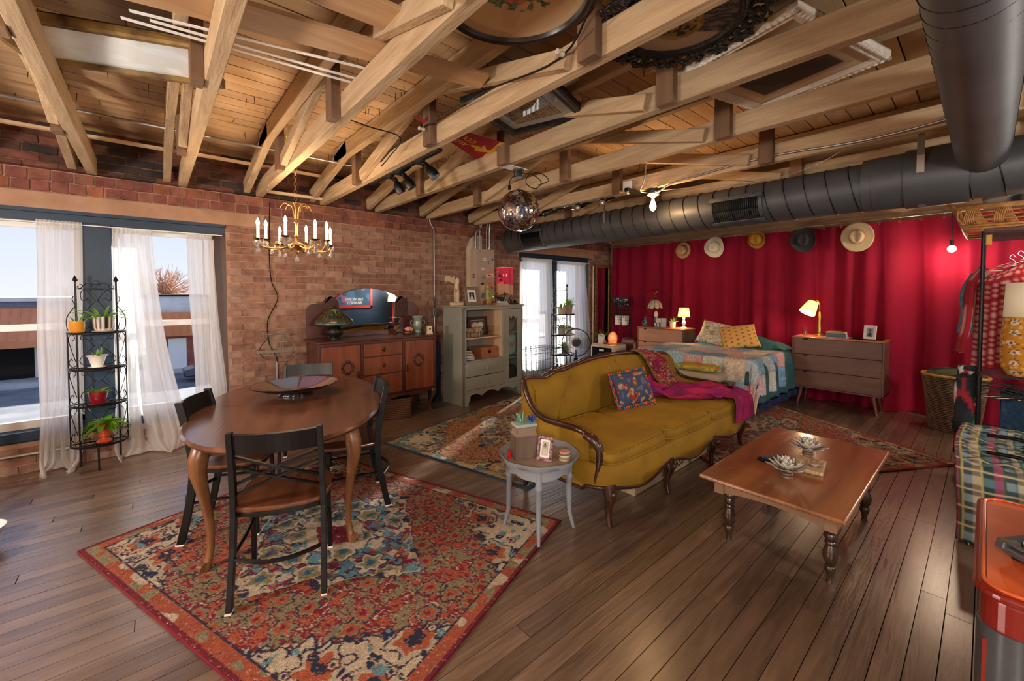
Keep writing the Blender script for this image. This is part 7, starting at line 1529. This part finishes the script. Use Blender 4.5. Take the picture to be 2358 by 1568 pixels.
# track lights
def can(t, p, d, L=.10, r=.042, lens=False):
    d = Vector(d).normalized(); p = Vector(p); b = MB(); b.tube([p, p+d*.02, p+d*.045, p+d*.055, p+d*L*.85, p+d*L*1.1], [.016, .022, .022, r*.8, r, r*.96], 16, caps=not lens); c = b.build('spot_head', 'black_metal', t, smooth=50)
    if lens: b = MB(); b.cyl(p+d*L*.98, p+d*L*1.0, r*.9, r*.9, 16); b.build('lens', 'steel', c); b = MB(); b.ball(p+d*L*1.0, (r*.45, r*.45, r*.3), 8, 6); b.build('reflector_bulb', 'plastic_white', c)
    return c
t = thing('track_light', 'black track light with three black spots under a timber truss', 'track light', (1.60, 3.25, 2.545)); MB().span((-.017, -.62, -.012), (.017, .62, .009)).build('track', 'black_metal', t, bevel=.002)
for y, d in ((.22, (.5, -.12, -1)), (.05, (.55, -.35, -1)), (-.32, (.6, -.55, -1))):
    b = MB(); b.tube([(0, y, -.01), (0, y, -.035), (.035, y, -.045)], .008, 6); b.box((0, y, -.018), (.03, .10, .018)); b.build('spot_arm', 'black_metal', t); can(t, (.035, y, -.02), d, .13, .042)
t = thing('track_light', 'black track light with small spots aimed down, above the far duct end', 'track light', (3.60, 2.98, 2.50)); MB().span((-.017, -.60, -.008), (.017, .55, .012)).build('track', 'steel', t, bevel=.002)
for y, d in ((.42, (-.55, .45, -.35)), (.02, (-.75, -.45, -.55)), (-.30, (-.75, -.5, -.55))):
    b = MB(); b.tube([(0, y-.06, -.008), (0, y-.06, -.03), (-.02, y, -.035)], .011, 6); b.span((-.012, y-.16, -.03), (.012, y-.05, -.008)); b.build('spot_arm', 'black_metal', t); can(t, (-.01, y+.0, -.01), d, .11, .038, True)
MB().span((-.03, -.62, .012), (.20, -.58, .05)).build('end_feed', 'black_metal', t)
# edison bulb fixture
t = thing('filament_bulb', 'lit clear filament bulb in a ceiling holder in front of the duct', 'lamp', (3.83, 2.24, 2.55)); MB().lathe([(.001, -.045), (.05, -.045), (.056, -.03), (.055, -.001)], n=24).build('holder_box', 'black_metal', t, smooth=50); MB().lathe([(.02, -.085), (.03, -.07), (.058, -.058), (.058, -.046), (.001, -.046)], n=24).build('porcelain_holder', 'plastic_white', t, smooth=50)
MB().lathe([(.012, -.085), (.014, -.11), (.030, -.155), (.033, -.175), (.024, -.205), (.001, -.222)], n=18).build('bulb', 'warm_bulb', t, smooth=True)
light('filament_light', 'POINT', (3.77, 2.20, 2.36), 7, (1, .60, .28), .03)
mat('receptacle', 'd8d8d4', .4)
t = thing('outlet_box', 'grey metal outlet box with a white double receptacle on a truss', 'outlet', (3.74, 2.46, 2.60)); MB().span((-.03, -.055, -.055), (.035, .055, .055)).build('box', 'galvanised', t, bevel=.003); b = MB(); b.span((-.034, -.052, -.052), (-.03, .052, .052)); p_ = b.build('cover_plate', 'receptacle', t, bevel=.001)
for z in (-.024, .024):
    b = MB(); b.lathe([(.001, 0), (.017, 0), (.016, .003), (.001, .003)], (-.034, 0, z), 16, rot=R3('Y', -PI/2)); b.build('receptacle_face', 'plastic_white', p_)
    b = MB(); b.box((-.0375, -.006, z+.003), (.001, .002, .009)); b.box((-.0375, .006, z+.003), (.001, .002, .009)); b.ball((-.0372, 0, z-.008), .0022, 6, 4); b.build('slots', 'dark_gap', p_)
def cable(name, P, r, m, label, cat='cable', k=5): b = MB(); b.tube(smooth(P, k), r, 7); return one(b, name, m, label, cat, smooth=True)
cable('armoured_cable', [(3.70, .05, 2.58), (3.74, .55, 2.56), (3.755, 1.2, 2.60), (3.755, 1.75, 2.57), (3.76, 2.02, 2.545), (3.77, 2.14, 2.50), (3.79, 2.19, 2.515)], .0085, 'galvanised', 'silvery armoured cable sagging along the truss towards the filament bulb')
cable('armoured_cable', [(3.80, 2.29, 2.52), (3.74, 2.33, 2.535), (3.74, 2.29, 2.62), (3.74, 2.27, 2.75), (3.74, 2.27, 2.9)], .007, 'galvanised', 'short armoured cable rising left of the filament bulb')
cable('blue_cable', [(3.81, 2.2, 2.525), (3.95, 1.7, 2.50), (4.02, 1.2, 2.48), (4.03, .9, 2.54), (4.0, .75, 2.60)], .004, 'steel', 'thin pale blue cable hanging in front of the duct')
cable('black_wire', [(1.02, .18, 2.62), (1.30, .95, 2.67), (1.46, 1.33, 2.60), (1.44, 1.9, 2.64), (1.45, 2.58, 2.66), (1.40, 2.98, 2.60), (1.36, 3.12, 2.52)], .005, 'black_metal', 'long black wire strung across the trusses between porcelain knobs')
cable('black_wire', [(1.62, 2.75, 2.715), (1.9, 2.72, 2.715), (2.2, 2.72, 2.71)], .003, 'black_metal', 'thin wire crossing beneath the felt pennant')
cable('black_wire', [(.96, 2.95, 2.72), (1.2, 2.95, 2.70), (1.42, 2.9, 2.66), (1.44, 3.15, 2.58), (1.42, 3.25, 2.53)], .0045, 'black_metal', 'black wire with a loose end left of the pennant')
def knob(x, y, z, lb, r='X'): t = thing('insulator', lb, 'insulator', (x, y, z)); MB().lathe([(.001, -.022), (.012, -.022), (.014, -.016), (.009, -.006), (.009, .006), (.014, .016), (.012, .022), (.001, .022)], n=14, rot=R3('Y', PI/2), col='c8bca8').build('knob', 'attr_gloss', t, smooth=50)
knob(1.43, 1.31, 2.60, 'white porcelain wiring knob on the post below the rose picture'); knob(1.43, 2.60, 2.64, 'porcelain wiring knob on the post left of the pennant')
# ================================================================ RIGHT SIDE: RACK, LAMP, BENCH, RED TABLE
mat('denim', '27425c', .9, 0, '345a78', nscale=40); mat('hanger_plastic', '101012', .3); mat('chrome', 'c8c8c8', .12, 1.)
t = thing('clothes_rack', 'black metal clothes rack with wire shelves at the right edge', 'rack', (5.15, -.30, 0))
RX1 = .95
for x in (0, RX1):
    for y in (.335, -.32):
        MB().cyl((x, y, 0), (x, y, 2.02), .0135, .0135, 12).build('post', 'black_metal', t)
        if x == 0:
            b = MB()
            for k in range(38): b.tube([(.0142*math.cos(a), y+.0142*math.sin(a), .05+k*.0508) for a in np.linspace(0, 2*PI, 10)[:-1]], .0012, 3, closed=True)
            b.build('groove_rings', 'dark_gap', t)
for z in (.86, 2.0):
    b = MB()
    for k in range(28): b.cyl((-.3+(RX1+.3)*k/27, -.32, z), (-.3+(RX1+.3)*k/27, .33, z), .0022, .0022, 4)
    for y in (-.32, 0, .33): b.cyl((-.3, y, z-.005), (RX1, y, z-.005), .004, .004, 5)
    b.build('wire_shelf', 'black_metal', t)
MB().cyl((0, -.02, 1.83), (RX1, -.02, 1.83), .011, .011, 10).build('hanging_rail', 'chrome', t); MB().cyl((0, -.02, .84), (RX1, -.02, .84), .009, .009, 10).build('lower_rail', 'chrome', t)
# clothes
def ging(u, v):
    a, b_ = int(u*26) % 2, int(v*34) % 2; return 'd8a8a0' if a and b_ else ('a02030' if a or b_ else '8a1020')
def hanger(t, x, y, z, m, w_=.21): MB().tube(smooth([(x, y, z+.06), (x, y+.02, z+.085), (x, y+.035, z+.06), (x, y+.01, z+.035), (x, y, z)], 4), .0022, 5).build('hook', 'chrome', t); MB().tube([(x, y, z), (x, y+w_, z-.075), (x, y-w_, z-.075), (x, y, z)], .0035, 6).build('hanger_arm', m, t)
def shirt(label, x, y, z, L, wd, cols, slv, seed):
    t = thing('hanging_shirt', label, 'shirt', (0, 0, 0), group='clothes on the rack'); hanger(t, x, y, z, 'chrome')
    for s in (-1, 1):
        b = MB()
        def f(u, v): q = 1-v; w_ = wd*(.34+.66*min(1, q*7)**.6)*(1+.10*q); return (x+s*(.012+.018*math.sin(PI*u))+.012*math.sin(u*17+seed+q*3)*q, y+(u-.5)*2*w_, z-.01-(abs(u-.5)*2)**1.3*.075-L*q+.01*math.sin(u*12))
        b.grid(f, 30, 40, cols=cols); b.build('body', 'attr_cloth', t, smooth=True)
    for s in (1, -1):
        b = MB(); P = smooth([(x, y+s*wd*.90, z-.09), (x-.02, y+s*(wd+.04), z-.25), (x-.03, y+s*(wd+slv*.6), z-L*.62), (x-.04, y+s*(wd+slv), z-L*.93)], 6); R_ = [.065+.0*i for i in range(len(P))]; b.tube(P, R_, 14, caps=False, sy=.45)
        n_ = 14; b.hc = True
        for i in range(len(P)):
            for k in range(n_): b.c[i*n_+k] = lin(cols(k/n_*.5, i/len(P)))
        b.build('sleeve', 'attr_cloth', t, smooth=True)
    return t
shirt('red and white gingham shirt hanging nearest on the rack', 5.27, -.25, 1.80, .86, .31, ging, .09, 1)
shirt('cream floral blouse hanging behind the gingham shirt', 5.45, -.19, 1.77, .58, .22, lambda u, v: 'd0a0a0' if n2(u*16, v*16, 3) > .72 else ('b8c0a0' if n2(u*12, v*18, 5) < .2 else 'd4ccb4'), .05, 4)
shirt('pale denim shirt hanging behind the floral blouse', 5.60, -.15, 1.75, .66, .22, lambda u, v: '4f7fa0' if n2(u*30, v*30, 3) > .4 else '6a98b4', .05, 7)
b = MB(); b.ball((5.20, .145, 1.0), (.007, .007, .007), 6, 4); one(b, 'shirt_button', 'plastic_white', 'pearl snap on the cuff of the gingham shirt', 'button')
for k, (x, c) in enumerate(((5.28, 'denim'), (5.41, 'hanger_plastic'), (5.53, 'denim'))):
    t = thing('folded_trousers', ('dark blue jeans hanging lowest and nearest on the rack', 'black trousers hanging between the jeans on the rack', 'faded jeans hanging behind the black trousers on the rack')[k], 'trousers', (0, 0, 0), group='trousers on the lower rail')
    hanger(t, x, -.30, .76, 'hanger_plastic', .19); b = MB(); b.grid(lambda u, v: (x+.018*math.cos(v*2*PI)+.006*math.sin(u*9), -.49+.40*u, .68-.44*abs(math.sin(v*PI))*1.0), 12, 16, cv=True); b.build('cloth', c, t, smooth=True)
b = MB(); rr = random.Random(8)
for k in range(9):
    x, y, z = 5.23+rr.uniform(-.02, .06), -.20+rr.uniform(-.16, .12), .66+rr.uniform(-.02, .12); d = Vector((rr.uniform(-.05, .05), 1, rr.uniform(-.3, .3))).normalized()*.20; p = Vector((x, y, z)); b.tube([p-d, p+Vector((0, 0, .06)), p+d, p-d], .005, 5)
tag(one(b, 'loose_hangers', 'hanger_plastic', 'jumble of black plastic hangers under the wire shelf of the rack', 'hangers'), kind='stuff')
b = MB(); sq(b, (5.24, .10, .46), (.07, .075, .40), .7, .6, 40, 50, fn=lambda p: p*(1+.35*float(n2(p.x*30+p.z*9, p.z*14, 3))-.15), cols=lambda u, v: ('14181c', '1c2228', '26303a', '14181c', '4a8a3a', '1a1e22', 'c8c8c8', '2a343a', 'a02030')[int(hsh(int(u*9+3*float(n2(u*9, v*9, 2))), int(v*16+3*float(n2(u*7, v*8, 5))), 4)*8.99)])
one(b, 'clothes_bundle', 'attr_cloth', 'bundle of mixed dark clothes with green and red bits beside the rack post', 'clothes', smooth=True)
# basket on the rack
t = thing('rack_basket', 'large golden wicker basket with loop handle on top of the rack', 'basket', (5.48, -.27, 2.006)); lx, ly = .40, .45
def rect_loop(k, z, j=0): 
    X, Y = lx*k, ly*k; return [(X*c[0]+.0, Y*c[1], z) for c in ((-1, -1), (-1, -.5), (-1, 0), (-1, .5), (-1, 1), (-.5, 1), (0, 1), (.5, 1), (1, 1), (1, 0), (1, -1), (0, -1))]
b = MB()
for z in (.01, .03, .05): b.tube(rect_loop(.90+z, z), .010, 6, closed=True)
b.build('base_band', 'wicker_gold', t, smooth=True)
b = MB(); b.tube(rect_loop(1.0, .19), .014, 7, closed=True); b.tube(rect_loop(1.015, .205), .011, 6, closed=True); b.build('rim', 'wicker_gold', t, smooth=True)
for side, n_ in (('x', 11), ('y', 9)):
    for k in range(n_):
        q = -1+2*(k+.5)/n_; 
        for j in range(5):
            dd = (j-2)*.0115; tw = (.035 if k % 2 else -.035); b = MB()
            if side == 'x': b.tube([(-lx*.93, ly*q*.93+dd, .055), (-lx*.985-.012*(-1)**k, ly*q+dd+tw*.5, .12), (-lx*1.0, ly*q+dd+tw, .19)], .0058, 5)
            else: b.tube([(lx*q*.93+dd, ly*.93, .055), (lx*q+dd+tw*.5, ly*.985+.012*(-1)**k, .12), (lx*q+dd+tw, ly, .19)], .0058, 5)
            b.build('cane', 'wicker_gold', t, smooth=True)
b = MB(); 
for z in (.09, .125, .155): b.tube(rect_loop(.965+z*.1, z), .006, 5, closed=True)
b.build('cross_cane', 'wicker_gold', t, smooth=True)
for s in (1,):
    b = MB(); b.tube(smooth([(-.10, ly, .17), (-.10, ly+.05, .26), (0, ly+.075, .30), (.10, ly+.05, .26), (.10, ly, .17)], 4), .016, 7); b.build('handle', 'wicker_gold', t, smooth=True)
b = MB(); b.grid(lambda u, v: (5.48+(-.30+.60*u), -.27+(-.36+.68*v), 2.22+.20*math.sin(PI*min(1, u*.8+.1))*math.sin(PI*v*.9)**.5+.02*float(n2(u*9, v*9, 3))-.0), 16, 16, cols=lambda u, v: '1a2a30' if abs(v-.62-.1*u) < .045 else ('a8b4ac' if u < .6 else '9a948c')); one(b, 'folded_umbrella', 'attr_cloth', 'pale grey and black folded fabric heaped in the rack basket', 'fabric', smooth=True, thick=.004)
b = MB(); b.span((5.17, -.01, 1.90), (5.20, .03, 1.98)); one(b, 'price_tag', mat('yellow_tag', 'd09a40', .6), 'small yellow tag hanging behind the rack post', 'tag')
# lamp on the rack shelf
t = thing('fabric_lamp', 'lamp with a cream shade over a yellow floral fabric base on the rack', 'lamp', (4.45, -.205, .905)); 
t.location = (5.05, -.245, .868)
def flor(u, v):
    x, y = u*9, v*6; i, j = math.floor(x), math.floor(y); dx, dy = x-i-.5+(hsh(i, j, 2)-.5)*.4, y-j-.5+(hsh(i, j, 3)-.5)*.4; r = math.hypot(dx, dy)*(1+.2*math.sin(5*math.atan2(dy, dx)))
    return '2a2030' if r < .09 else ('e8d0b0' if r < .24 else ('5a3a20' if r < .28 else ('e0b070' if n2(u*40, v*30, 6) > .7 else ('7a4a10' if n2(u*50, v*40, 8) < .14 else 'c88a20'))))
mat('floral_glow', 'ffffff', .8, attr=True)
MB().grid(lambda u, v: ((.165+.012*math.sin(v*PI)-.03*max(0, .12-v)/.12)*math.cos(2*PI*u), (.165+.012*math.sin(v*PI)-.03*max(0, .12-v)/.12)*math.sin(2*PI*u), .0+.45*v), 110, 50, cols=flor, cu=True).build('fabric_base', 'floral_glow', t, smooth=True)
MB().lathe([(.165, .452), (.155, .715)], n=40, cap=False).build('lamp_shade', mat('linen_shade', 'd8ccb4', .9, bump=.3, bscale=200, emit='ffe0b0', estr=.08), t, smooth=True, thick=.003)
MB().lathe([(.001, .445), (.165, .452)], n=30).build('base_top', 'plastic_white', t)
MB().ball((0, 0, .50), .028, 10, 8).build('bulb', 'warm_bulb', t, smooth=True); light('fabric_lamp_light', 'POINT', (5.05, -.245, 1.45), 1.2, (1, .7, .42), .05)
# bench with tartan blanket
wood('pale_bench', 'c8ac80', 'dcc498', 'x', .5, .05, 0, 4)
t = thing('rounded_bench', 'pale wooden bench with a rounded end under the tartan blanket', 'bench', (4.35, -.42, 0))
b = MB(); b.prism([(-.55, -.5), (.72, -.5), (.72, .40)]+[(.5*math.cos(a)*.4+.45, .40+.13*math.sin(a)) for a in np.linspace(0, PI, 14)]+[(-.55, .40)], .40, .43); b.build('seat', 'pale_bench', t, bevel=.006)
for x in (-.50, .66):
    for y in (-.42, .30): MB().cyl((x, y, 0), (x, y, .40), .02, .026, 10).build('leg', 'pale_bench', t, smooth=50)
def tartan(u, v):
    # u along blanket length, v across
    U, V = (u*12.5) % 1, (v*4.6+.12) % 1; sU = 1 if U < .36 else 0; g = lambda q, a, b_: a < q < b_
    if V < .22: base = (.30, .05, .11) if not sU else (.28, .10, .18)
    elif g(V, .22, .25) or g(V, .70, .73): base = (.02, .10, .05)
    elif g(V, .25, .28) or g(V, .73, .75): base = (.55, .42, .12)
    elif g(V, .28, .50): base = (.05, .07, .08) if not sU else (.22, .30, .34)
    elif g(V, .50, .70): base = (.20, .18, .12) if not sU else (.50, .44, .33)
    else: base = (.02, .06, .07) if not sU else (.10, .22, .24)
    if g(U, .36, .40): base = (.02, .10, .06)
    if g(U, .66, .69): base = (.6, .5, .3)
    return base
def tb(u, v):
    r = .006*math.sin(u*60)+.004*math.sin(v*40)
    y = .115-.80*v+(.02*math.sin(u*5)) ; L = 1.75*u
    if L < 1.20: return (4.98-L, y, .437+abs(r)*2)
    q = L-1.20; return (3.78-.03-.16*q-.02*math.sin(v*14)*min(1, q*6)-r, y, .437-q*.76)
b = MB(); b.grid(tb, 150, 90, cols=tartan); one(b, 'tartan_blanket', 'attr_cloth', 'green and red tartan blanket draped over the bench and down its end', 'blanket', smooth=True, thick=.007)
b = MB()
for k in range(60):
    p = Vector(tb(1, k/59*.75)); p.z -= 0; b.tube([p, p+Vector((rr.uniform(-.01, .01), rr.uniform(-.008, .008), -.012)), Vector((p.x+rr.uniform(-.02, .0), p.y+rr.uniform(-.01, .01), .006))], .004, 4, col=('1a4030', 'b8a878', '5a1a28', '2a2a30')[k % 4])
tag(one(b, 'blanket_fringe', 'attr_cloth', 'knotted fringe at the hanging end of the tartan blanket', 'fringe'), kind='stuff')
def kil(u, v):
    s_ = abs(((v*5+u*.3) % 1)-.5)*2; z_ = (u*40) % 1; return '3a3c40' if (z_ < .5*s_+.2) else ('b09a80' if v > .5 else '8a8c90')
b = MB(); b.grid(lambda u, v: (3.82+1.0*u, -.18-.55*v, .448+.006*math.sin(u*50+v*8)), 80, 40, cols=kil); one(b, 'striped_rug_throw', 'attr_cloth', 'grey and tan zigzag woven throw lying on the tartan blanket', 'throw', smooth=True, thick=.006)
for k, y in enumerate((-.16, -.14)):
    b = MB(); b.tube(smooth([(4.55-k*.5, -.02, .475), (4.5-k*.5, -.15, .49), (4.45-k*.5, -.35, .48)], 4), .012, 6); one(b, 'black_strap', 'black_metal', 'black strap lying on the woven throw, %s one' % ('far', 'near')[k], 'strap', smooth=True)
# red table
mat('red_lacquer', '6e1410', .22, .1, '85201a', nscale=3, coat=.8); mat('orange_top', 'b8481c', .3, 0, 'c85c2c', nscale=2.5, coat=.5); mat('grey_enamel', '4a4e52', .3, .4, '565a5e', nscale=4, coat=.3)
t = thing('red_metal_table', 'glossy red metal table with rounded corners and grey corner posts', 'table', (1.93, -.49, 0))
def rr_poly(a, b_, r, n=8): return [(sx*(a-r)+r*math.cos(q), sy*(b_-r)+r*math.sin(q)) for sx, sy, q0 in ((1, 1, 0), (-1, 1, PI/2), (-1, -1, PI), (1, -1, 1.5*PI)) for q in np.linspace(q0, q0+PI/2, n)]
b = MB(); b.prism(rr_poly(.37, .50, .06), .735, .757); b.build('top', 'red_lacquer', t, bevel=.009, bseg=3)
b = MB(); b.prism(rr_poly(.345, .475, .05), .7572, .7585); b.build('top_inlay', 'orange_top', t)
b = MB(); b.tube([(x, y, .760) for x, y in rr_poly(.352, .482, .055)], .005, 6, closed=True); b.build('rim', 'orange_top', t, smooth=True)
b = MB(); b.prism(rr_poly(.355, .487, .055), .62, .735); b.build('apron', 'red_lacquer', t, bevel=.01, bseg=3)
for sx in (-1, 1):
    for sy in (-1, 1):
        b = MB(); b.prism([(sx*(.30)+.062*math.cos(q)*1.0, sy*(.43)+.062*math.sin(q)) for q in np.linspace(0, 2*PI, 17)[:-1]], .0, .655); b.build('corner_post', 'grey_enamel', t, smooth=40)
        b = MB(); b.span((sx*.30-.045, sy*.43-.05, .0), (sx*.30+.045, sy*.43+.05, .62)); b.build('post_core', 'red_lacquer', t)
for a0, a1 in (((-.30, -.40, .06), (-.285, .40, .62)), ((-.28, .455, .04), (.28, .475, .62)), ((.285, -.40, .06), (.30, .40, .62)), ((-.28, -.47, .06), (.28, -.455, .62)), ((-.30, -.44, .03), (.30, .44, .06))): MB().span(a0, a1).build('side_panel', 'red_lacquer', t, bevel=.002)
ZR = .7588
t = thing('typewriter', 'vintage dark grey typewriter at the edge of the red table', 'typewriter', (1.814, -.262, ZR), math.radians(-45))
prf = [(-.17, .02), (.15, .02), (.16, .13), (.10, .15), (.02, .10), (-.09, .055), (-.165, .045)]
for s, y in ((1, .15), (-1, -.15)): b = MB(); b.prism(prf, -.012, .012, lambda a, b_, c: (a, y+c, b_)); b.build('side_shell', 'grey_enamel', t, bevel=.004)
b = MB(); b.span((-.165, -.145, .012), (.15, .145, .03)); b.span((.04, -.145, .03), (.155, .145, .115)); b.build('body', 'grey_enamel', t, bevel=.004); b = MB(); b.tube([(-.165, -.15, .047), (-.165, .15, .047)], .006, 6); b.build('trim', 'chrome', t)
MB().cyl((.13, -.165, .155), (.13, .165, .155), .02, .02, 16).build('platen', 'black_metal', t)
for r_ in range(4):
    for k in range(10): x, y = -.135+r_*.038, -.115+k*.025+r_*.006; b = MB(); b.cyl((x, y, .03), (x, y, .052+r_*.014), .0025, .0025, 5); b.lathe([(.0095, .052+r_*.014), (.0105, .056+r_*.014), (.009, .060+r_*.014), (.001, .059+r_*.014)], (x, y, 0), 12); b.build('key', 'receptacle', t, smooth=50)
for x in (-.14, .12):
    for y in (-.13, .13): MB().cyl((x, y, 0), (x, y, .02), .012, .012, 10).build('rubber_foot', 'dark_gap', t)
t = thing('glass_bell', 'greenish glazed bell with a dark fringe and a pale bead on the red table', 'ornament', (2.13, -.205, ZR))
MB().lathe([(.001, .0), (.085, .035), (.088, .045), (.06, .10), (.045, .16), (.03, .20), (.001, .215)], n=28, col='6a7a6e').build('bell', 'attr_gloss', t, smooth=True)
b = MB()
for k in range(90): a = 2*PI*k/90; b.tube([(.086*math.cos(a), .086*math.sin(a), .04), (.088*math.cos(a+.03), .088*math.sin(a+.03), .004)], .0022, 4, col=('1a1416', 'c8b8b0')[k % 3 == 0])
tag(b.build('fringe', 'attr_cloth', t), kind='stuff'); MB().ball((-.055, .075, .052), .014, 10, 8, col='d8b8a8').build('bead', 'attr_gloss', t, smooth=True)
t = thing('white_caster_cabinet', 'low white painted piece on casters behind the red table', 'cabinet', (2.95, -.24, 0)); b = MB(); b.prism([(-.22, .06), (.22, .06), (.22, .42), (-.22, .42)], -.02, .225, lambda a, b_, c: (a, c, b_)); b.build('body', 'white_paint', t, bevel=.006)
for x in (-.19, .19): MB().cyl((x, .19, .03), (x, .22, .03), .03, .03, 14).build('caster', 'brass', t, smooth=50); MB().span((x-.012, .195, .03), (x+.012, .215, .075)).build('caster_fork', 'brass', t)
# ================================================================ LEFT EDGE
for k, (x, y, r, lb) in enumerate(((-.82, 3.86, .13, 'larger white bowl on the floor at the left edge'), (-.81, 3.60, .11, 'smaller white bowl on the floor in front of the larger one'))):
    b = MB(); b.lathe([(.001, .0), (r*.5, 0), (r*.55, .004), (r*.97, .105), (r, .115), (r*.96, .115), (r*.5, .02), (.001, .012)], (x, y, .0), 36, col='d8d6d6'); one(b, 'floor_bowl', 'attr_gloss', lb, 'bowl', smooth=50)
t = thing('turned_leg_table', 'edge of a wooden table with a dark cast foot at the far left', 'table', (-1.10, 4.40, 0)); MB().span((-.25, -.35, .70), (.20, .35, .73)).build('top', 'table_leg', t, bevel=.004)
for x, y in ((.16, .06), (-.2, .3), (-.2, -.3), (.12, -.30)): MB().lathe([(.02, 0), (.03, .015), (.018, .03), (.026, .07), (.018, .10), (.022, .12), (.03, .30), (.034, .70)], (x, y, 0), 14).build('leg', 'table_leg', t, smooth=50)
# ================================================================ UNSEEN SIDE, REFLECTED IN THE MIRRORS
mb = MB(); mb.span((2.2, -3.0, .0), (7.3, -2.96, .9)); o = mb.build('trim_1', 'blue_paint'); o['kind'] = 'structure'
t = thing('framed_sign', 'red framed sign reading SALVION\'S BRANDY, seen in the sideboard mirror', 'sign', (4.75, -2.93, 1.05)); b = MB(); w_, h_ = 1.15, .9
for a0, a1 in (((-w_/2, 0, 0), (w_/2, .03, .07)), ((-w_/2, 0, h_-.07), (w_/2, .03, h_)), ((-w_/2, 0, 0), (-w_/2+.07, .03, h_)), ((w_/2-.07, 0, 0), (w_/2, .03, h_))): b.span(a0, a1)
b.build('frame', mat('red_frame', 'b01818', .5), t); b = MB(); b.grid(lambda u, v: (w_/2-w_*u, .004, h_*v), 40, 30, cols=lambda u, v: '8a5a80' if n2(u*4, v*4, 3) > .62 else ('3a6a8a' if n2(u*5, v*5, 5) > .4 else '28485e')); b.build('print', 'attr_matte', t)
for txt, z in (("SALVION'S", .27), ('BRANDY', .16)): text_mb(txt, .12, lambda x, y, z_, z=z: (-x, .006+z_, z+y), .002).build('lettering', 'plastic_white', t)
t = thing('red_floor_lamp', 'tall red turned floor lamp with a cream fringed shade by the blue wall', 'lamp', (5.75, -2.3, 0)); MB().lathe([(.001, 0), (.14, 0), (.14, .02), (.02, .04), (.02, .6), (.035, .65), (.02, .7), (.02, 1.2), (.035, 1.26), (.018, 1.32), (.018, 1.5)], n=16).build('pole', 'red_plastic', t, smooth=50); MB().lathe([(.18, 1.25), (.12, 1.55)], n=24, col='d8bc90', cap=False).build('lamp_shade', 'attr_cloth', t, thick=.003)
t = thing('white_dresser', 'white dresser against the blue wall, seen only in the mirror', 'dresser', (3.55, -2.65, 0)); MB().span((-.45, -.25, 0), (.45, .25, .85)).build('body', 'white_paint', t, bevel=.005)
for k in range(3): MB().span((-.42, .25, .08+k*.26), (.42, .265, .30+k*.26)).build('drawer', 'white_paint', t, bevel=.004)
